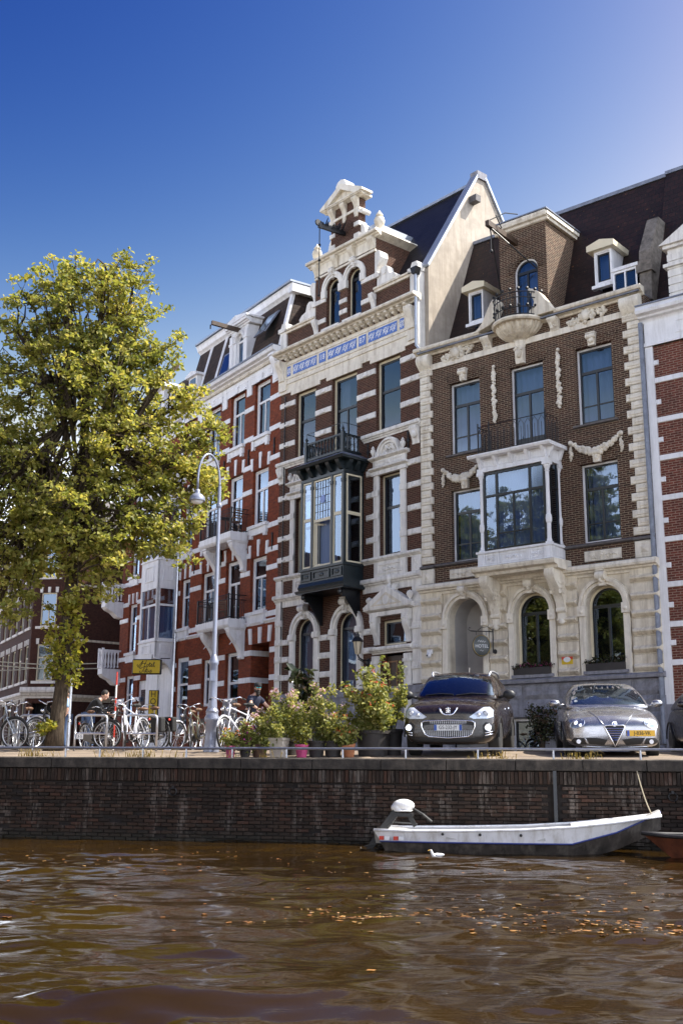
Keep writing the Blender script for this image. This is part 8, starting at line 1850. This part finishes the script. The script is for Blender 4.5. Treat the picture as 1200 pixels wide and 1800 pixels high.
for s_ in (-1, 1):
    b = MB(); b.tube([(s[0],s_*(s[1]-.012),s[2]) for s in sts], .026, 6); b.build('gunwale', 'boat_white', skiff, smooth='all'); b = MB(); b.tube([(chine(s,s_)[0],chine(s,s_)[1]*1.012,chine(s,s_)[2]-.005) for s in sts], .014, 5); b.build('rubbing_strake', 'boat_blue', skiff, smooth='all')
    for x in (1.15,1.75,2.4): b = MB(); b.lathe([(.001,-.012),(.02,-.012),(.024,.0)], (x,s_*.745,.34), 10, axis='y'); b.build('fender_eye', 'ink', skiff)
b = MB(); b.add([(sts[i][0],q*sts[i][1]*.97,sts[i][2]+.012) for i in range(4,8) for q in (-1,1)], [(2*i,2*i+1,2*i+3,2*i+2) for i in range(3)]); b.build('fore_deck', 'boat_white', skiff)
for x in (1.2,2.5): MB().box(x, x+.28, -.70, .70, .26, .30).build('thwart', 'boat_deck', skiff)
for i, c in enumerate(('red_paint','white_plate','red_paint','white_plate')): MB().box(.1+.09*i+(.06 if i > 1 else 0), .18+.09*i+(.06 if i > 1 else 0), -.652-.013*i-.01, -.645-.013*i-.01, .23, .29).build('sticker', c, skiff)
mo = thing('outboard_motor', 'white-cowled outboard motor with black leg on the stern of the white skiff', 'motor', skiff.location + Vector((0,0,0)), QA+R(.6))
b = MB(); b.ball((.42,.02,.76), (.19,.13,.105), 16, 10); b.ball((.33,.02,.72), (.13,.12,.085), 12, 8); b.box(.28, .56, -.105, .145, .665, .685); b.build('cowl', 'boat_white', mo, smooth='all')
b = MB(); b.box(.28, .58, -.10, .14, .58, .635); b.bar((.30,.02,.66),(.02,.02,.30),.16,.12); b.bar((.05,.02,.36),(-.20,.02,-.02),.09,.10); b.bar((-.02,.02,.14),(-.24,.02,.08),.2,.025); b.bar((.50,.02,.62),(.62,.02,.42),.05,.07); b.build('leg', 'black_plastic', mo)
b = MB(); b.ball((-.22,.02,-.02), (.10,.04,.04), 10, 6)
for k in range(3): a = 2*PI*k/3; b.ball((-.31,.02+.06*math.cos(a),-.02+.06*math.sin(a)), (.012,.05,.04), 8, 5)
b.build('propeller', 'alloy', mo)
b = MB(); b.tube([(.6,.02,.70),(.75,.0,.62),(.9,.0,.5)], .022, 6); b.build('tiller', 'black_plastic', mo)
b = MB(); b.tube([(.22,-.5,.42),(.22,.1,.48),(.6,.45,.44)], .014, 5); b.build('fuel_hose', 'ink', mo)
br = thing('red_boat', 'rust-red wooden boat bow entering at the right edge of the water', 'boat', quay(4.9,-1.7,WZ), QA-R(4))
prow = [(0,.02,.36),(.35,.30,.34),(.9,.55,.33),(1.8,.75,.32),(4.5,.85,.34)]
b = MB()
for s_ in (-1, 1):
    V = []
    for x, w, z in prow: V += [(x,s_*w,z),(x+.25+.35*(1-min(1,x/1.5)),s_*w*.62,-.15)]
    b.add(V, [(2*i,2*i+2,2*i+3,2*i+1) for i in range(4)])
b.build('hull', 'boat_red', br, smooth=True); b = MB(); b.add([(x,s_*w,z-.01) for x, w, z in prow for s_ in (-1,1)], [(2*i,2*i+1,2*i+3,2*i+2) for i in range(4)]); b.build('deck', 'boat_tar', br)
for s_ in (-1, 1): b = MB(); b.tube([(x,s_*w,z) for x, w, z in prow], .03, 6); b.build('gunwale', 'boat_tar', br, smooth='all')
# white gull resting on the water
t = thing('gull', 'small white gull floating on the water below the skiff', 'bird', (1.48,17.48,WZ-.01), R(-150)); t.scale = (.72,.72,.72); mat_plain('feather', (.82,.82,.82), .7, var=.06, scale=30); mat_plain('beak', (.6,.35,.05), .5)
skin_mesh('body', 'feather', t, [(-.20,0,.075),(-.10,0,.055),(.0,0,.045),(.09,0,.065),(.125,0,.12),(.14,0,.17),(.165,0,.178)], [(i,i+1) for i in range(6)], [(.012,.018),(.045,.04),(.062,.052),(.05,.045),(.026,.026),(.034,.03),(.014,.014)], 2)
b = MB(); b.tube([(.17,0,.178),(.20,0,.172),(.225,0,.166)], [.010,.007,.003], 6); b.build('beak', 'beak', t)
for s_ in (-1, 1): b = MB(); b.ball((-.05,s_*.052,.072), (.12,.016,.034), 10, 6); b.build('wing', 'galvanised', t, smooth='all'); MB().ball((.158,s_*.026,.184), .005, 6, 4).build('eye', 'ink', t)
b = MB(); A = quay(4.95,.1,-.02); B0_ = skiff.location + Vector((QD.x,QD.y,0))*4.5 + Vector((0,0,.66)); b.tube([A.lerp(B0_, i/8)-Vector((0,0,.10*math.sin(PI*i/8))) for i in range(9)], .012, 5); mat_plain('rope', (.30,.26,.18), .9); tag(b.build('mooring_rope', 'rope'), 'slack mooring rope from the bow of the white skiff to the quay', 'rope')
# fallen leaves drifting on the water
def drift():
    r = np.random.RandomState(9); P = []
    for cx, cy, sx, sy, n in ((0,14,6,3.5,110),(1.0,10.9,1.0,.28,90),(2.9,12.0,1.3,.4,80),(-.3,16,2.4,1.6,40),(2.3,9.7,.7,.16,110),(3.0,15.5,1.8,1.2,50),(-3.0,16.5,2.0,1.4,50),(3.5,9.55,.7,.13,120),(.3,10.4,.8,.2,70)):
        P.append(np.stack([cx+r.normal(size=n)*sx, cy+r.normal(size=n)*sy],1))
    P = np.concatenate(P); P = P[(P[:,1] < 19.3) & (P[:,1] > 6.5)]; n = len(P); z = WZ+wave(P[:,0],P[:,1])*np.clip(1.2-.028*P[:,1],.4,1.2)+.006; a = r.rand(n)*6.28; s = .012+.034*r.rand(n)**1.6; V = []; F = []
    for i in range(n):
        for k in range(6): w = a[i]+k*PI/3; e = (1,.62,.62,1,.62,.62)[k]; V.append((P[i,0]+s[i]*e*math.cos(w),P[i,1]+s[i]*e*math.sin(w),z[i]+.004*((k % 2)*2-1)*r.rand()))
        F.append(tuple(range(i*6,i*6+6)))
    me = bpy.data.meshes.new('drifting_leaves'); me.from_pydata(V, [], F); mat_leaf('dead_leaf', [(0,(.06,.03,.012)),(.3,(.18,.07,.02)),(.6,(.28,.125,.035)),(.85,(.36,.22,.08)),(1,(.10,.045,.02))], .1); me.materials.append(MATS['dead_leaf']); tag(link('drifting_leaves', me), 'orange and tan fallen leaves drifting on the canal', 'leaves', kind='stuff')
drift()
